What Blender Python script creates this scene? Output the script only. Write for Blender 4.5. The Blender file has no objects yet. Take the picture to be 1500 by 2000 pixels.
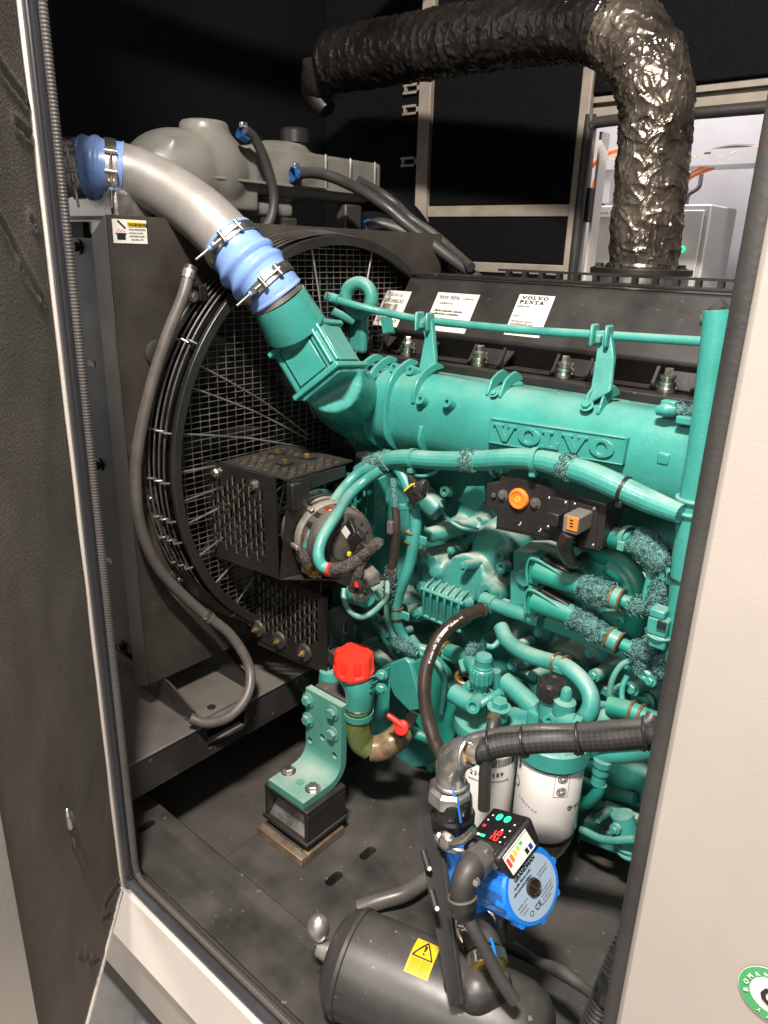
import bpy, bmesh, math, random
from mathutils import Vector, Matrix, noise
random.seed(7)
V = Vector
sc = bpy.context.scene
COL = sc.collection

# ---------------------------------------------------------------- camera
# world axes: x along the engine (towards the flywheel end), y into the canopy, z up; the camera stands at the origin
AX = V((0.7575599, 0.2384807, -0.6076429)); AY = V((0.6521445, -0.2359030, 0.7204563)); AZ = V((0.0284701, -0.9420598, -0.3342345))
F = 1444.0
cam = bpy.data.objects.new('camera', bpy.data.cameras.new('camera'))
COL.objects.link(cam); sc.camera = cam
cam.matrix_world = Matrix(((AX[0], -AX[1], -AX[2], 0), (AY[0], -AY[1], -AY[2], 0), (AZ[0], -AZ[1], -AZ[2], 0), (0, 0, 0, 1)))
cam.data.sensor_fit = 'VERTICAL'; cam.data.sensor_height = 36.0
cam.data.lens = 36.0 * F / 2000.0
cam.data.clip_start = 0.02; cam.data.clip_end = 60

def at(px, py, y=None, x=None, z=None, d=None):
    c = V(((px - 750) / F, (py - 1000) / F, 1.0))
    r = V((AX.dot(c), AY.dot(c), AZ.dot(c)))
    if x is not None: t = x / r.x
    elif y is not None: t = y / r.y
    elif z is not None: t = z / r.z
    else: t = d
    return r * t
FWD = V((AX[2], AY[2], AZ[2]))
def wr(p, px):                                   # radius in metres of px photo pixels at point p
    return px * p.dot(FWD) / F

# ---------------------------------------------------------------- world and lamps
w = bpy.data.worlds.new('World'); sc.world = w; w.use_nodes = True
w.node_tree.nodes['Background'].inputs[0].default_value = (0.90, 0.86, 0.82, 1)
w.node_tree.nodes['Background'].inputs[1].default_value = 1.0
def area(name, loc, target, size, power, col):
    l = bpy.data.lights.new(name, 'AREA'); l.shape = 'RECTANGLE'; l.size, l.size_y = size; l.energy = power; l.color = col
    o = bpy.data.objects.new(name, l); COL.objects.link(o); o.location = loc
    o.rotation_euler = (V(target) - V(loc)).to_track_quat('-Z', 'Y').to_euler()
    return o
area('ceiling_lamp', (-0.09, -0.26, 1.72), (-0.80, 1.15, -0.5), (0.38, 0.12), 168, (1.0, 0.93, 0.86))
area('fill_lamp', (-0.5, -2.6, 1.2), (-0.8, 1.1, -0.6), (1.6, 0.3), 60, (1.0, 0.94, 0.88))  # added fill from behind the camera, no fixture of the place
area('room_lamp', (-1.2, 2.9, 1.5), (-1.2, 3.4, 0.0), (1.4, 0.3), 60, (0.95, 0.95, 1.0))
sc.view_settings.view_transform = 'Standard'; sc.view_settings.look = 'None'
sc.view_settings.exposure = 0.14; sc.view_settings.gamma = 1.0
sc.cycles.max_bounces = 6; sc.cycles.use_denoising = True

# ---------------------------------------------------------------- materials
MATS = {}
def mat(name, col, rough=0.5, metal=0.0, bump=0.0, bscale=60.0, var=0.12, vscale=6.0, dust=0.0, dustcol=(0.50, 0.46, 0.38),
        emit=None, spec=0.5, coat=0.0, rvar=0.12, stretch=None, speck=0.0, bdist=0.002):
    if name in MATS: return MATS[name]
    m = bpy.data.materials.new(name); m.use_nodes = True; MATS[name] = m
    nt = m.node_tree; N = nt.nodes; L = nt.links; b = N['Principled BSDF']
    b.inputs['Metallic'].default_value = metal; b.inputs['Specular IOR Level'].default_value = spec
    b.inputs['Coat Weight'].default_value = coat
    tc = N.new('ShaderNodeTexCoord'); src = tc.outputs['Object']
    if stretch:
        mp = N.new('ShaderNodeMapping'); mp.inputs['Scale'].default_value = stretch; L.new(src, mp.inputs[0]); src = mp.outputs[0]
    n1 = N.new('ShaderNodeTexNoise'); n1.inputs['Scale'].default_value = vscale; n1.inputs['Detail'].default_value = 6; n1.inputs['Roughness'].default_value = 0.65
    L.new(src, n1.inputs['Vector'])
    mr = N.new('ShaderNodeMapRange'); mr.inputs[1].default_value = 0.3; mr.inputs[2].default_value = 0.7
    mr.inputs[3].default_value = 1 - var * 1.6; mr.inputs[4].default_value = 1 + var
    L.new(n1.outputs[0], mr.inputs[0])
    mul = N.new('ShaderNodeMix'); mul.data_type = 'RGBA'; mul.blend_type = 'MULTIPLY'; mul.inputs[0].default_value = 1
    mul.inputs[6].default_value = (*col, 1); L.new(mr.outputs[0], mul.inputs[7])
    out = mul.outputs[2]
    if dust > 0:
        geo = N.new('ShaderNodeNewGeometry'); sx = N.new('ShaderNodeSeparateXYZ'); L.new(geo.outputs['Normal'], sx.inputs[0])
        n2 = N.new('ShaderNodeTexNoise'); n2.inputs['Scale'].default_value = 14; n2.inputs['Detail'].default_value = 5
        L.new(tc.outputs['Object'], n2.inputs['Vector'])
        m2 = N.new('ShaderNodeMapRange'); m2.inputs[1].default_value = 0.35; m2.inputs[2].default_value = 0.95
        L.new(sx.outputs[2], m2.inputs[0])
        m3 = N.new('ShaderNodeMapRange'); m3.inputs[1].default_value = 0.25; m3.inputs[2].default_value = 0.72
        L.new(n2.outputs[0], m3.inputs[0])
        mm = N.new('ShaderNodeMath'); mm.operation = 'MULTIPLY'; L.new(m2.outputs[0], mm.inputs[0]); L.new(m3.outputs[0], mm.inputs[1])
        mk = N.new('ShaderNodeMath'); mk.operation = 'MULTIPLY'; mk.inputs[1].default_value = dust; L.new(mm.outputs[0], mk.inputs[0])
        dm = N.new('ShaderNodeMix'); dm.data_type = 'RGBA'; L.new(mk.outputs[0], dm.inputs[0]); L.new(out, dm.inputs[6]); dm.inputs[7].default_value = (*dustcol, 1)
        out = dm.outputs[2]
    if speck > 0:
        vo = N.new('ShaderNodeTexNoise'); vo.inputs['Scale'].default_value = 75; vo.inputs['Detail'].default_value = 2
        L.new(tc.outputs['Object'], vo.inputs['Vector'])
        m4 = N.new('ShaderNodeMapRange'); m4.inputs[1].default_value = 0.70; m4.inputs[2].default_value = 0.76; m4.inputs[4].default_value = speck
        L.new(vo.outputs[0], m4.inputs[0])
        sm = N.new('ShaderNodeMix'); sm.data_type = 'RGBA'; L.new(m4.outputs[0], sm.inputs[0]); L.new(out, sm.inputs[6]); sm.inputs[7].default_value = (0.35, 0.33, 0.30, 1)
        out = sm.outputs[2]
    L.new(out, b.inputs['Base Color'])
    rr = N.new('ShaderNodeMapRange'); rr.inputs[1].default_value = 0.3; rr.inputs[2].default_value = 0.7
    rr.inputs[3].default_value = max(0.03, rough - rvar); rr.inputs[4].default_value = min(1, rough + rvar)
    L.new(n1.outputs[0], rr.inputs[0]); L.new(rr.outputs[0], b.inputs['Roughness'])
    if bump > 0:
        n3 = N.new('ShaderNodeTexNoise'); n3.inputs['Scale'].default_value = bscale; n3.inputs['Detail'].default_value = 4
        L.new(src, n3.inputs['Vector'])
        bp = N.new('ShaderNodeBump'); bp.inputs['Strength'].default_value = bump; bp.inputs['Distance'].default_value = bdist
        L.new(n3.outputs[0], bp.inputs['Height']); L.new(bp.outputs[0], b.inputs['Normal'])
    if emit:
        b.inputs['Emission Color'].default_value = (*emit[:3], 1); b.inputs['Emission Strength'].default_value = emit[3]
    return m
TEAL = mat('teal_paint', (0.044, 0.262, 0.222), 0.38, bump=0.35, bscale=110, var=0.12, vscale=14, dust=0.45)
TEALC = mat('teal_cast_iron', (0.040, 0.225, 0.19), 0.44, bump=0.5, bscale=120, var=0.15, dust=0.95, dustcol=(0.52, 0.50, 0.42))
TEALG = mat('teal_gloss_paint', (0.042, 0.268, 0.226), 0.31, var=0.09, vscale=12, bump=0.25, bscale=160, dust=0.28)
TEALD = mat('teal_hose', (0.013, 0.21, 0.16), 0.42, bump=0.2, var=0.15, dust=0.35)
PALET = mat('teal_dusty_paint', (0.07, 0.24, 0.19), 0.5, bump=0.2, var=0.12, dust=0.7, dustcol=(0.40, 0.44, 0.38))
BLACK = mat('black_powder_coat', (0.017, 0.0155, 0.014), 0.40, bump=0.25, bscale=300, var=0.3, dust=0.12, dustcol=(0.25, 0.21, 0.17), speck=0.15, bdist=0.0006)
BLACKM = mat('black_matt_steel', (0.034, 0.031, 0.0285), 0.45, var=0.3, dust=0.42, dustcol=(0.13, 0.118, 0.105), speck=0.35)
SHROUD = mat('shroud_satin_black', (0.058, 0.050, 0.041), 0.38, var=0.35, vscale=3, dust=0.1, speck=0.1)
RUBBER = mat('rubber', (0.036, 0.033, 0.031), 0.48, var=0.25, bump=0.2, bscale=200, dust=0.25, dustcol=(0.22, 0.19, 0.17))
GREYH = mat('grey_rubber_hose', (0.10, 0.088, 0.078), 0.42, var=0.2, vscale=12)
PLASTIC = mat('black_plastic', (0.020, 0.018, 0.017), 0.38, var=0.2, bump=0.15, bscale=250)
FOAM = mat('acoustic_foam', (0.0075, 0.0075, 0.0085), 0.97, bump=0.5, bscale=200, var=0.15, vscale=60, spec=0.03)
FELT = mat('felt_lining', (0.19, 0.160, 0.134), 0.85, bump=0.6, bscale=260, var=0.14, vscale=9, spec=0.2, bdist=0.002)
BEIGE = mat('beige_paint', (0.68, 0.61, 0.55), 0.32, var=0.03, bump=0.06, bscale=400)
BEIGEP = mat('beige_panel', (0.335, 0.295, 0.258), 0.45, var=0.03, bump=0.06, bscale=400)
STRIP = mat('beige_strip', (0.29, 0.245, 0.20), 0.6, var=0.15, vscale=12)
SEAL = mat('seal_rubber', (0.045, 0.045, 0.052), 0.25, var=0.2, bump=0.2, bscale=60, stretch=(1, 1, 0.05))
GRIP = mat('seal_grip', (0.075, 0.065, 0.06), 0.55, var=0.15)
ALU = mat('cast_aluminium', (0.52, 0.49, 0.45), 0.42, 0.85, bump=0.25, bscale=220, var=0.1)
PIPEG = mat('grey_coated_pipe', (0.27, 0.25, 0.23), 0.46, 0.3, var=0.1, vscale=10, bump=0.08, bscale=300)
STEEL = mat('zinc_steel', (0.60, 0.56, 0.50), 0.28, 0.95, var=0.15, vscale=30)
GALV = mat('galvanised_iron', (0.46, 0.44, 0.42), 0.34, 0.85, bump=0.5, bscale=90, var=0.25, vscale=25)
RIM = mat('brown_rubber_rim', (0.20, 0.105, 0.035), 0.4, 0.3, var=0.2, vscale=40)
GLINT = mat('slot_edge_glint', (0.30, 0.25, 0.20), 0.35, 0.6, var=0.4, vscale=60)  # pale tone painting the light caught by slot edges
BRASS = mat('yellow_zinc', (0.48, 0.33, 0.13), 0.3, 0.9, var=0.2, vscale=40)
HOOPM = mat('dark_hoop_wire', (0.16, 0.145, 0.13), 0.4, 0.6, var=0.3, vscale=20)
WIREM = mat('bright_wire', (0.30, 0.27, 0.24), 0.4, 0.7, var=0.3, vscale=20)
BLUEH = mat('blue_silicone', (0.19, 0.31, 0.64), 0.30, var=0.08, vscale=20)
BLUEP = mat('blue_pump_paint', (0.012, 0.17, 0.62), 0.24, var=0.06, coat=0.2)
PLAST = mat('milky_plastic', (0.15, 0.145, 0.125), 0.36, var=0.12, vscale=9)
RED = mat('red_cap', (0.80, 0.035, 0.018), 0.36, var=0.05)
REDS = mat('red_small', (0.72, 0.03, 0.02), 0.4, var=0.05)
ORANGE = mat('orange_plastic', (0.75, 0.20, 0.03), 0.35, var=0.08)
ORANGEC = mat('orange_cable', (0.80, 0.18, 0.04), 0.45, var=0.08)
WHITE = mat('white_filter_paint', (0.80, 0.76, 0.72), 0.28, var=0.03)
PAPER = mat('label_paper', (0.58, 0.54, 0.49), 0.5, var=0.03)
WPAP = mat('white_label', (0.72, 0.68, 0.62), 0.4, var=0.02)
INK = mat('black_ink', (0.015, 0.015, 0.015), 0.5, var=0.05)
GINK = mat('grey_ink', (0.16, 0.15, 0.14), 0.5, var=0.05)
YELLOW = mat('yellow_label', (0.80, 0.52, 0.02), 0.4, var=0.04)
GREENP = mat('green_print', (0.05, 0.30, 0.10), 0.4, var=0.04)
ROOM = mat('room_paint_grey', (0.33, 0.31, 0.31), 0.6, var=0.06)
CABI = mat('cabinet_grey', (0.46, 0.45, 0.43), 0.45, var=0.03)
TRAYM = mat('cable_tray', (0.68, 0.67, 0.67), 0.4, 0.3, var=0.05)
CONC = mat('concrete', (0.22, 0.21, 0.20), 0.6, bump=0.3, bscale=40, var=0.3, vscale=4)
RUST = mat('bare_edge_steel', (0.26, 0.19, 0.13), 0.42, 0.5, bump=0.3, var=0.35, vscale=22)
GLOWG = mat('green_led', (0.02, 0.5, 0.25), 0.3, emit=(0.03, 0.9, 0.35, 1.6))
GLOWR = mat('red_led', (0.5, 0.02, 0.02), 0.3, emit=(1.0, 0.04, 0.03, 1.6))
HOSEG = mat('olive_hose', (0.10, 0.125, 0.035), 0.27, var=0.35, vscale=14)
HOSEB = mat('tan_hose', (0.24, 0.16, 0.085), 0.32, var=0.5, vscale=16)
BROWNH = mat('brown_black_hose', (0.040, 0.028, 0.023), 0.33, var=0.25, vscale=20)
COPPER = mat('copper_coil', (0.45, 0.10, 0.05), 0.35, 0.6)
ALTA = mat('dusty_alternator_metal', (0.27, 0.24, 0.205), 0.5, 0.45, var=0.25, vscale=25, bump=0.3, dust=0.6, dustcol=(0.45, 0.40, 0.33))
ALTC = mat('alternator_dusty_plastic', (0.07, 0.058, 0.05), 0.5, var=0.35, vscale=30, bump=0.3, dust=0.4, dustcol=(0.3, 0.25, 0.21))
AMBER = mat('amber_bowl', (0.10, 0.075, 0.035), 0.12, var=0.3, vscale=30, coat=0.5)
# foil wrap, fuzzy wrap
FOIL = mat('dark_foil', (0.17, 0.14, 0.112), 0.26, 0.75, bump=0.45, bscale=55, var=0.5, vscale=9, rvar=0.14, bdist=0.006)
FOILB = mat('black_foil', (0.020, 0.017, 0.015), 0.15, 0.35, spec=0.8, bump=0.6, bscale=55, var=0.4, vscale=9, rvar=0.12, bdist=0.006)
def fuzz(name, c1, c2, sc_=95):
    m = bpy.data.materials.new(name); m.use_nodes = True; N = m.node_tree.nodes; L = m.node_tree.links; b = N['Principled BSDF']
    tc = N.new('ShaderNodeTexCoord'); n = N.new('ShaderNodeTexNoise'); n.inputs['Scale'].default_value = sc_; n.inputs['Detail'].default_value = 6; n.inputs['Distortion'].default_value = 2.5
    L.new(tc.outputs['Object'], n.inputs['Vector']); r = N.new('ShaderNodeValToRGB')
    r.color_ramp.elements[0].position = 0.38; r.color_ramp.elements[0].color = (*c1, 1); r.color_ramp.elements[1].position = 0.62; r.color_ramp.elements[1].color = (*c2, 1)
    L.new(n.outputs[0], r.inputs[0]); L.new(r.outputs[0], b.inputs['Base Color']); b.inputs['Roughness'].default_value = 0.85
    bp = N.new('ShaderNodeBump'); bp.inputs['Strength'].default_value = 1.0; bp.inputs['Distance'].default_value = 0.004
    L.new(n.outputs[0], bp.inputs['Height']); L.new(bp.outputs[0], b.inputs['Normal'])
    return m
FUZZ = fuzz('frayed_teal_tape', (0.006, 0.045, 0.05), (0.13, 0.30, 0.26), 190)
FUZZB = fuzz('black_cloth_tape', (0.012, 0.011, 0.010), (0.10, 0.08, 0.068), 130)
def weave_mat(name, c1, c2, freq, rough=0.5):
    m = bpy.data.materials.new(name); m.use_nodes = True; N = m.node_tree.nodes; L = m.node_tree.links; b = N['Principled BSDF']
    uv = N.new('ShaderNodeUVMap'); mp = N.new('ShaderNodeMapping'); mp.inputs['Scale'].default_value = freq; mp.inputs['Rotation'].default_value = (0, 0, 0.78)
    L.new(uv.outputs[0], mp.inputs[0]); ck = N.new('ShaderNodeTexChecker'); ck.inputs['Scale'].default_value = 1.0
    L.new(mp.outputs[0], ck.inputs[0]); ck.inputs[1].default_value = (*c1, 1); ck.inputs[2].default_value = (*c2, 1)
    L.new(ck.outputs[0], b.inputs['Base Color']); b.inputs['Roughness'].default_value = rough
    bp = N.new('ShaderNodeBump'); bp.inputs['Strength'].default_value = 0.6; bp.inputs['Distance'].default_value = 0.002
    L.new(ck.outputs[1], bp.inputs['Height']); L.new(bp.outputs[0], b.inputs['Normal'])
    return m
BRAID = weave_mat('braided_rubber', (0.014, 0.013, 0.012), (0.028, 0.026, 0.024), (170, 28, 1), 0.42)

# ---------------------------------------------------------------- mesh helpers
class MB:
    def __init__(s): s.v = []; s.f = []; s.uv = None
    def add(s, vs, fs):
        o = len(s.v); s.v += [V(p) for p in vs]; s.f += [tuple(i + o for i in f) for f in fs]; return s
    def hexa(s, p):                               # 8 corners: bottom 4 then top 4
        return s.add(p, [(3, 2, 1, 0), (4, 5, 6, 7), (0, 1, 5, 4), (1, 2, 6, 5), (2, 3, 7, 6), (3, 0, 4, 7)])
    def box(s, x0, x1, y0, y1, z0, z1):
        return s.hexa([(x0, y0, z0), (x1, y0, z0), (x1, y1, z0), (x0, y1, z0), (x0, y0, z1), (x1, y0, z1), (x1, y1, z1), (x0, y1, z1)])
    def obox(s, c, u, v, w_, hu, hv, hw):         # oriented box, half sizes
        c, u, v, w_ = V(c), V(u), V(v), V(w_)
        return s.hexa([c + u * (a * hu) + v * (b * hv) + w_ * (d * hw) for d in (-1, 1) for a, b in ((-1, -1), (1, -1), (1, 1), (-1, 1))])
    def cyl(s, p0, p1, r0, r1=None, n=20, cap=True):
        return s.lathe([(0, 0)] * 0 + ([(0, 0)] if cap else []) + [(r0, 0), (r0 if r1 is None else r1, (V(p1) - V(p0)).length)] + ([(0, (V(p1) - V(p0)).length)] if cap else []), p0, V(p1) - V(p0), n)
    def lathe(s, prof, origin, axis, n=24, start=0.0):
        axis = V(axis).normalized(); origin = V(origin); u = axis.orthogonal().normalized(); t = axis.cross(u)
        vs = []; fs = []; rows = []
        for r, h in prof:
            if r < 1e-7: rows.append([len(vs)]); vs.append(origin + axis * h)
            else:
                rows.append(list(range(len(vs), len(vs) + n)))
                for i in range(n):
                    a = start + 2 * math.pi * i / n; vs.append(origin + axis * h + (u * math.cos(a) + t * math.sin(a)) * r)
        for a, b in zip(rows, rows[1:]):
            if len(a) == 1 and len(b) == 1: continue
            for i in range(n):
                j = (i + 1) % n
                if len(a) == 1: fs.append((a[0], b[i], b[j])[::-1])
                elif len(b) == 1: fs.append((a[i], a[j], b[0]))
                else: fs.append((a[i], a[j], b[j], b[i]))
        return s.add(vs, fs)
    def prism(s, poly, ext):
        n = len(poly); poly = [V(p) for p in poly]; ext = V(ext)
        return s.add(poly + [p + ext for p in poly], [tuple(range(n))[::-1], tuple(range(n, 2 * n))] + [(i, (i + 1) % n, (i + 1) % n + n, i + n) for i in range(n)])
    def ball(s, c, r, n=14, sq=(1, 1, 1)):
        c = V(c); vs = []; fs = []; m = n // 2
        for j in range(m + 1):
            th = math.pi * j / m
            for i in range(n):
                a = 2 * math.pi * i / n
                vs.append(c + V((r * sq[0] * math.sin(th) * math.cos(a), r * sq[1] * math.sin(th) * math.sin(a), r * sq[2] * math.cos(th))))
        for j in range(m):
            for i in range(n): fs.append((j * n + i, (j + 1) * n + i, (j + 1) * n + (i + 1) % n, j * n + (i + 1) % n))
        return s.add(vs, fs)
    def torus(s, c, axis, R, r, n=36, m=8, a0=0, a1=2 * math.pi):
        axis = V(axis).normalized(); u = axis.orthogonal().normalized(); t = axis.cross(u); c = V(c)
        full = abs(a1 - a0 - 2 * math.pi) < 1e-6; vs = []; fs = []
        for i in range(n + (0 if full else 1)):
            a = a0 + (a1 - a0) * i / n; d = u * math.cos(a) + t * math.sin(a)
            for j in range(m):
                b = 2 * math.pi * j / m; vs.append(c + d * (R + r * math.cos(b)) + axis * r * math.sin(b))
        k = n if full else n
        for i in range(k):
            i2 = (i + 1) % n if full else i + 1
            for j in range(m): fs.append((i * m + j, i2 * m + j, i2 * m + (j + 1) % m, i * m + (j + 1) % m))
        return s.add(vs, fs)
    def build(s, name, m=None, parent=None, bevel=0.0, smooth=40, seg=2, remesh=0.0, relax=4):
        me = bpy.data.meshes.new(name); me.from_pydata(s.v, [], s.f); me.update()
        bm = bmesh.new(); bm.from_mesh(me)
        bmesh.ops.recalc_face_normals(bm, faces=bm.faces); bm.to_mesh(me); bm.free()
        if smooth:
            me.shade_smooth()
            if smooth < 180 and not remesh: me.set_sharp_from_angle(angle=math.radians(smooth))
        if s.uv:
            uvl = me.uv_layers.new(name='UVMap')
            for lp in me.loops: uvl.data[lp.index].uv = s.uv[lp.vertex_index]
        o = bpy.data.objects.new(name, me); COL.objects.link(o)
        if m: me.materials.append(m)
        if parent: o.parent = parent
        if remesh:
            r = o.modifiers.new('r', 'REMESH'); r.mode = 'VOXEL'; r.voxel_size = remesh; r.use_smooth_shade = True
            if relax:
                q = o.modifiers.new('s', 'SMOOTH'); q.iterations = relax; q.factor = 0.6
        elif bevel:
            b = o.modifiers.new('b', 'BEVEL'); b.width = bevel; b.segments = seg; b.limit_method = 'ANGLE'; b.angle_limit = math.radians(35); b.harden_normals = False
        return o

def cut(o, cutters):                              # real holes: subtract shapes, then keep the result as plain mesh
    cs = []
    for c in cutters:
        k = c.build('cutter', smooth=0); m = o.modifiers.new('cut', 'BOOLEAN'); m.object = k; m.operation = 'DIFFERENCE'; m.solver = 'EXACT'; cs.append(k)
    for _ in cs:
        bpy.context.view_layer.update()
    # holes first, bevel after
    for i in range(len(o.modifiers)):
        if o.modifiers[i].type == 'BEVEL': o.modifiers.move(i, len(o.modifiers) - 1); break
    dg = bpy.context.evaluated_depsgraph_get(); me = bpy.data.meshes.new_from_object(o.evaluated_get(dg)); o.modifiers.clear(); o.data = me
    for k in cs: bpy.data.objects.remove(k)
    return o
def spline(P, k=8):
    P = [V(p) for p in P]; Q = [P[0] * 2 - P[1]] + P + [P[-1] * 2 - P[-2]]; out = []
    for i in range(1, len(Q) - 2):
        a, b, c, d = Q[i - 1:i + 3]
        for j in range(k):
            t = j / k
            out.append(0.5 * (2 * b + (c - a) * t + (2 * a - 5 * b + 4 * c - d) * t * t + (3 * b - a - 3 * c + d) * t ** 3))
    out.append(P[-1]); return out
def tube_mb(P, R, n=14, k=8, cap=True, lump=None, raw=False, ribs=0):
    pts = [V(p) for p in P] if raw else spline(P, k)
    N = len(pts)
    if isinstance(R, (list, tuple)):
        rs = []
        for i in range(N):
            t = i / (N - 1) * (len(R) - 1); a = min(int(t), len(R) - 2); rs.append(R[a] * (1 - (t - a)) + R[a + 1] * (t - a))
    else: rs = [R] * N
    mb = MB(); u = None; vs = []; uv = []; L = 0
    for i, p in enumerate(pts):
        t = (pts[min(i + 1, N - 1)] - pts[max(i - 1, 0)]).normalized()
        if u is None: u = t.orthogonal().normalized()
        u = (u - t * u.dot(t)).normalized(); v = t.cross(u)
        if i: L += (p - pts[i - 1]).length
        for j in range(n):
            a = 2 * math.pi * j / n; d = u * math.cos(a) + v * math.sin(a); r = rs[i]
            if lump: r += lump(p + d * r, i, j, a, L)
            if ribs: r += 0.03 * rs[i] * math.cos(ribs * a)
            vs.append(p + d * r); uv.append((L, j / n))
    fs = []
    for i in range(N - 1):
        for j in range(n): fs.append((i * n + j, i * n + (j + 1) % n, (i + 1) * n + (j + 1) % n, (i + 1) * n + j))
    if cap: fs += [tuple(range(n))[::-1], tuple(range((N - 1) * n, N * n))]
    mb.add(vs, fs); mb.uv = uv; return mb
def tube(name, P, R, m, parent=None, **k):
    return tube_mb(P, R, **k).build(name, m, parent, smooth=50)
def pts(lst, y=None):                             # list of (px, py, y)
    return [at(q[0], q[1], y=(q[2] if len(q) > 2 else y)) for q in lst]

def tag(o, label, cat, group=None, kind=None):
    o['label'] = label; o['category'] = cat
    if group: o['group'] = group
    if kind: o['kind'] = kind
    return o
def thing(name, loc, label, cat, group=None):
    o = bpy.data.objects.new(name, None); COL.objects.link(o); o.empty_display_size = 0.05
    o.location = (0, 0, 0)
    o['base_xyz'] = list(V(loc)); return tag(o, label, cat, group)
def struct(o): o['kind'] = 'structure'; return o
_ax = lambda a: V(a).normalized()
def hexbolt(name, p, axis, r, m, parent, washer=True, h=None, stud=False, wm=None):
    axis = _ax(axis); p = V(p); mb = MB(); h = h or r * 0.75; z = 0
    if washer: mb.lathe([(0, 0), (r * 1.45, 0), (r * 1.45, r * 0.16), (r * 1.1, r * 0.22), (0, r * 0.22)], p, axis, 20); z = r * 0.2
    mb.lathe([(0, z), (r, z), (r, z + h * 0.85), (r * 0.86, z + h), (0, z + h)], p, axis, 6, random.random())
    if stud: mb.lathe([(0, z + h), (r * 0.5, z + h), (r * 0.5, z + h * 1.9), (r * 0.4, z + h * 2.05), (0, z + h * 2.05)], p, axis, 12)
    return mb.build(name, m, parent, smooth=30)
def band(name, p, axis, r, w_, m, parent, n=28, th=0.0015):
    axis = _ax(axis); return MB().lathe([(r, -w_ / 2), (r + th, -w_ / 2), (r + th, w_ / 2), (r, w_ / 2)], p, axis, n).build(name, m, parent)
def ring(name, p, axis, R, r, m, parent, n=30): return MB().torus(p, axis, R, r, n, 8).build(name, m, parent)
def bridge(P, i):                                 # point and tangent along control list
    s_ = spline(P, 8); j = max(1, min(len(s_) - 2, int(round(i * 8)))); return s_[j], (s_[j + 1] - s_[j - 1]).normalized()
def text(body, o, ux, uy, h, m, parent, name='lettering', ext=0.0002, bold=0.0, width=None, align='LEFT'):
    c = bpy.data.curves.new(name, 'FONT'); c.body = body; c.size = h; c.extrude = ext; c.offset = bold; c.align_x = align; c.resolution_u = 2
    ob = bpy.data.objects.new(name, c); COL.objects.link(ob); c.materials.append(m)
    ux = _ax(ux); uy = V(uy); uy = (uy - ux * uy.dot(ux)).normalized(); n = ux.cross(uy)
    M = Matrix.Identity(4)
    k = 1.0 if width is None else width
    for i, a in enumerate((ux * k, uy, n)): M.col[i][:3] = a
    M.col[3][:3] = V(o) + n * 0.0006
    ob.matrix_world = M; ob.parent = parent
    return ob
def card(name, p, ux, uy, w_, h, m, parent, th=0.0004, off=0.0004, r=0.0):
    ux = _ax(ux); uy = V(uy); uy = (uy - ux * uy.dot(ux)).normalized(); n = ux.cross(uy); p = V(p) + n * off
    return MB().prism([p, p + ux * w_, p + ux * w_ + uy * h, p + uy * h], n * th).build(name, m, parent, smooth=0, bevel=r)
def dashes(o, ux, uy, w_, h, m, parent, seed=1):   # a line of print too small to read: short uneven strokes
    ux = _ax(ux); uy = V(uy); uy = (uy - ux * uy.dot(ux)).normalized(); n = ux.cross(uy); r = random.Random(seed); x = 0; mb = MB(); o = V(o) + n * .0006
    while x < w_:
        wl = r.uniform(1.5, 5) * h; xe2 = min(w_, x + wl); k = x
        while k < xe2:
            c = r.uniform(.25, .5) * h; hh = h * r.choice((.55, .6, .85)); mb.prism([o + ux * k, o + ux * (k + c), o + ux * (k + c) + uy * hh, o + ux * k + uy * hh], n * .0002); k += c + h * .16
        x = xe2 + h * .45
    q = mb.build('small_print', m, parent, smooth=0); q['kind'] = 'stuff'; return q
X, Y, Z = V((1, 0, 0)), V((0, 1, 0)), V((0, 0, 1))
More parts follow.
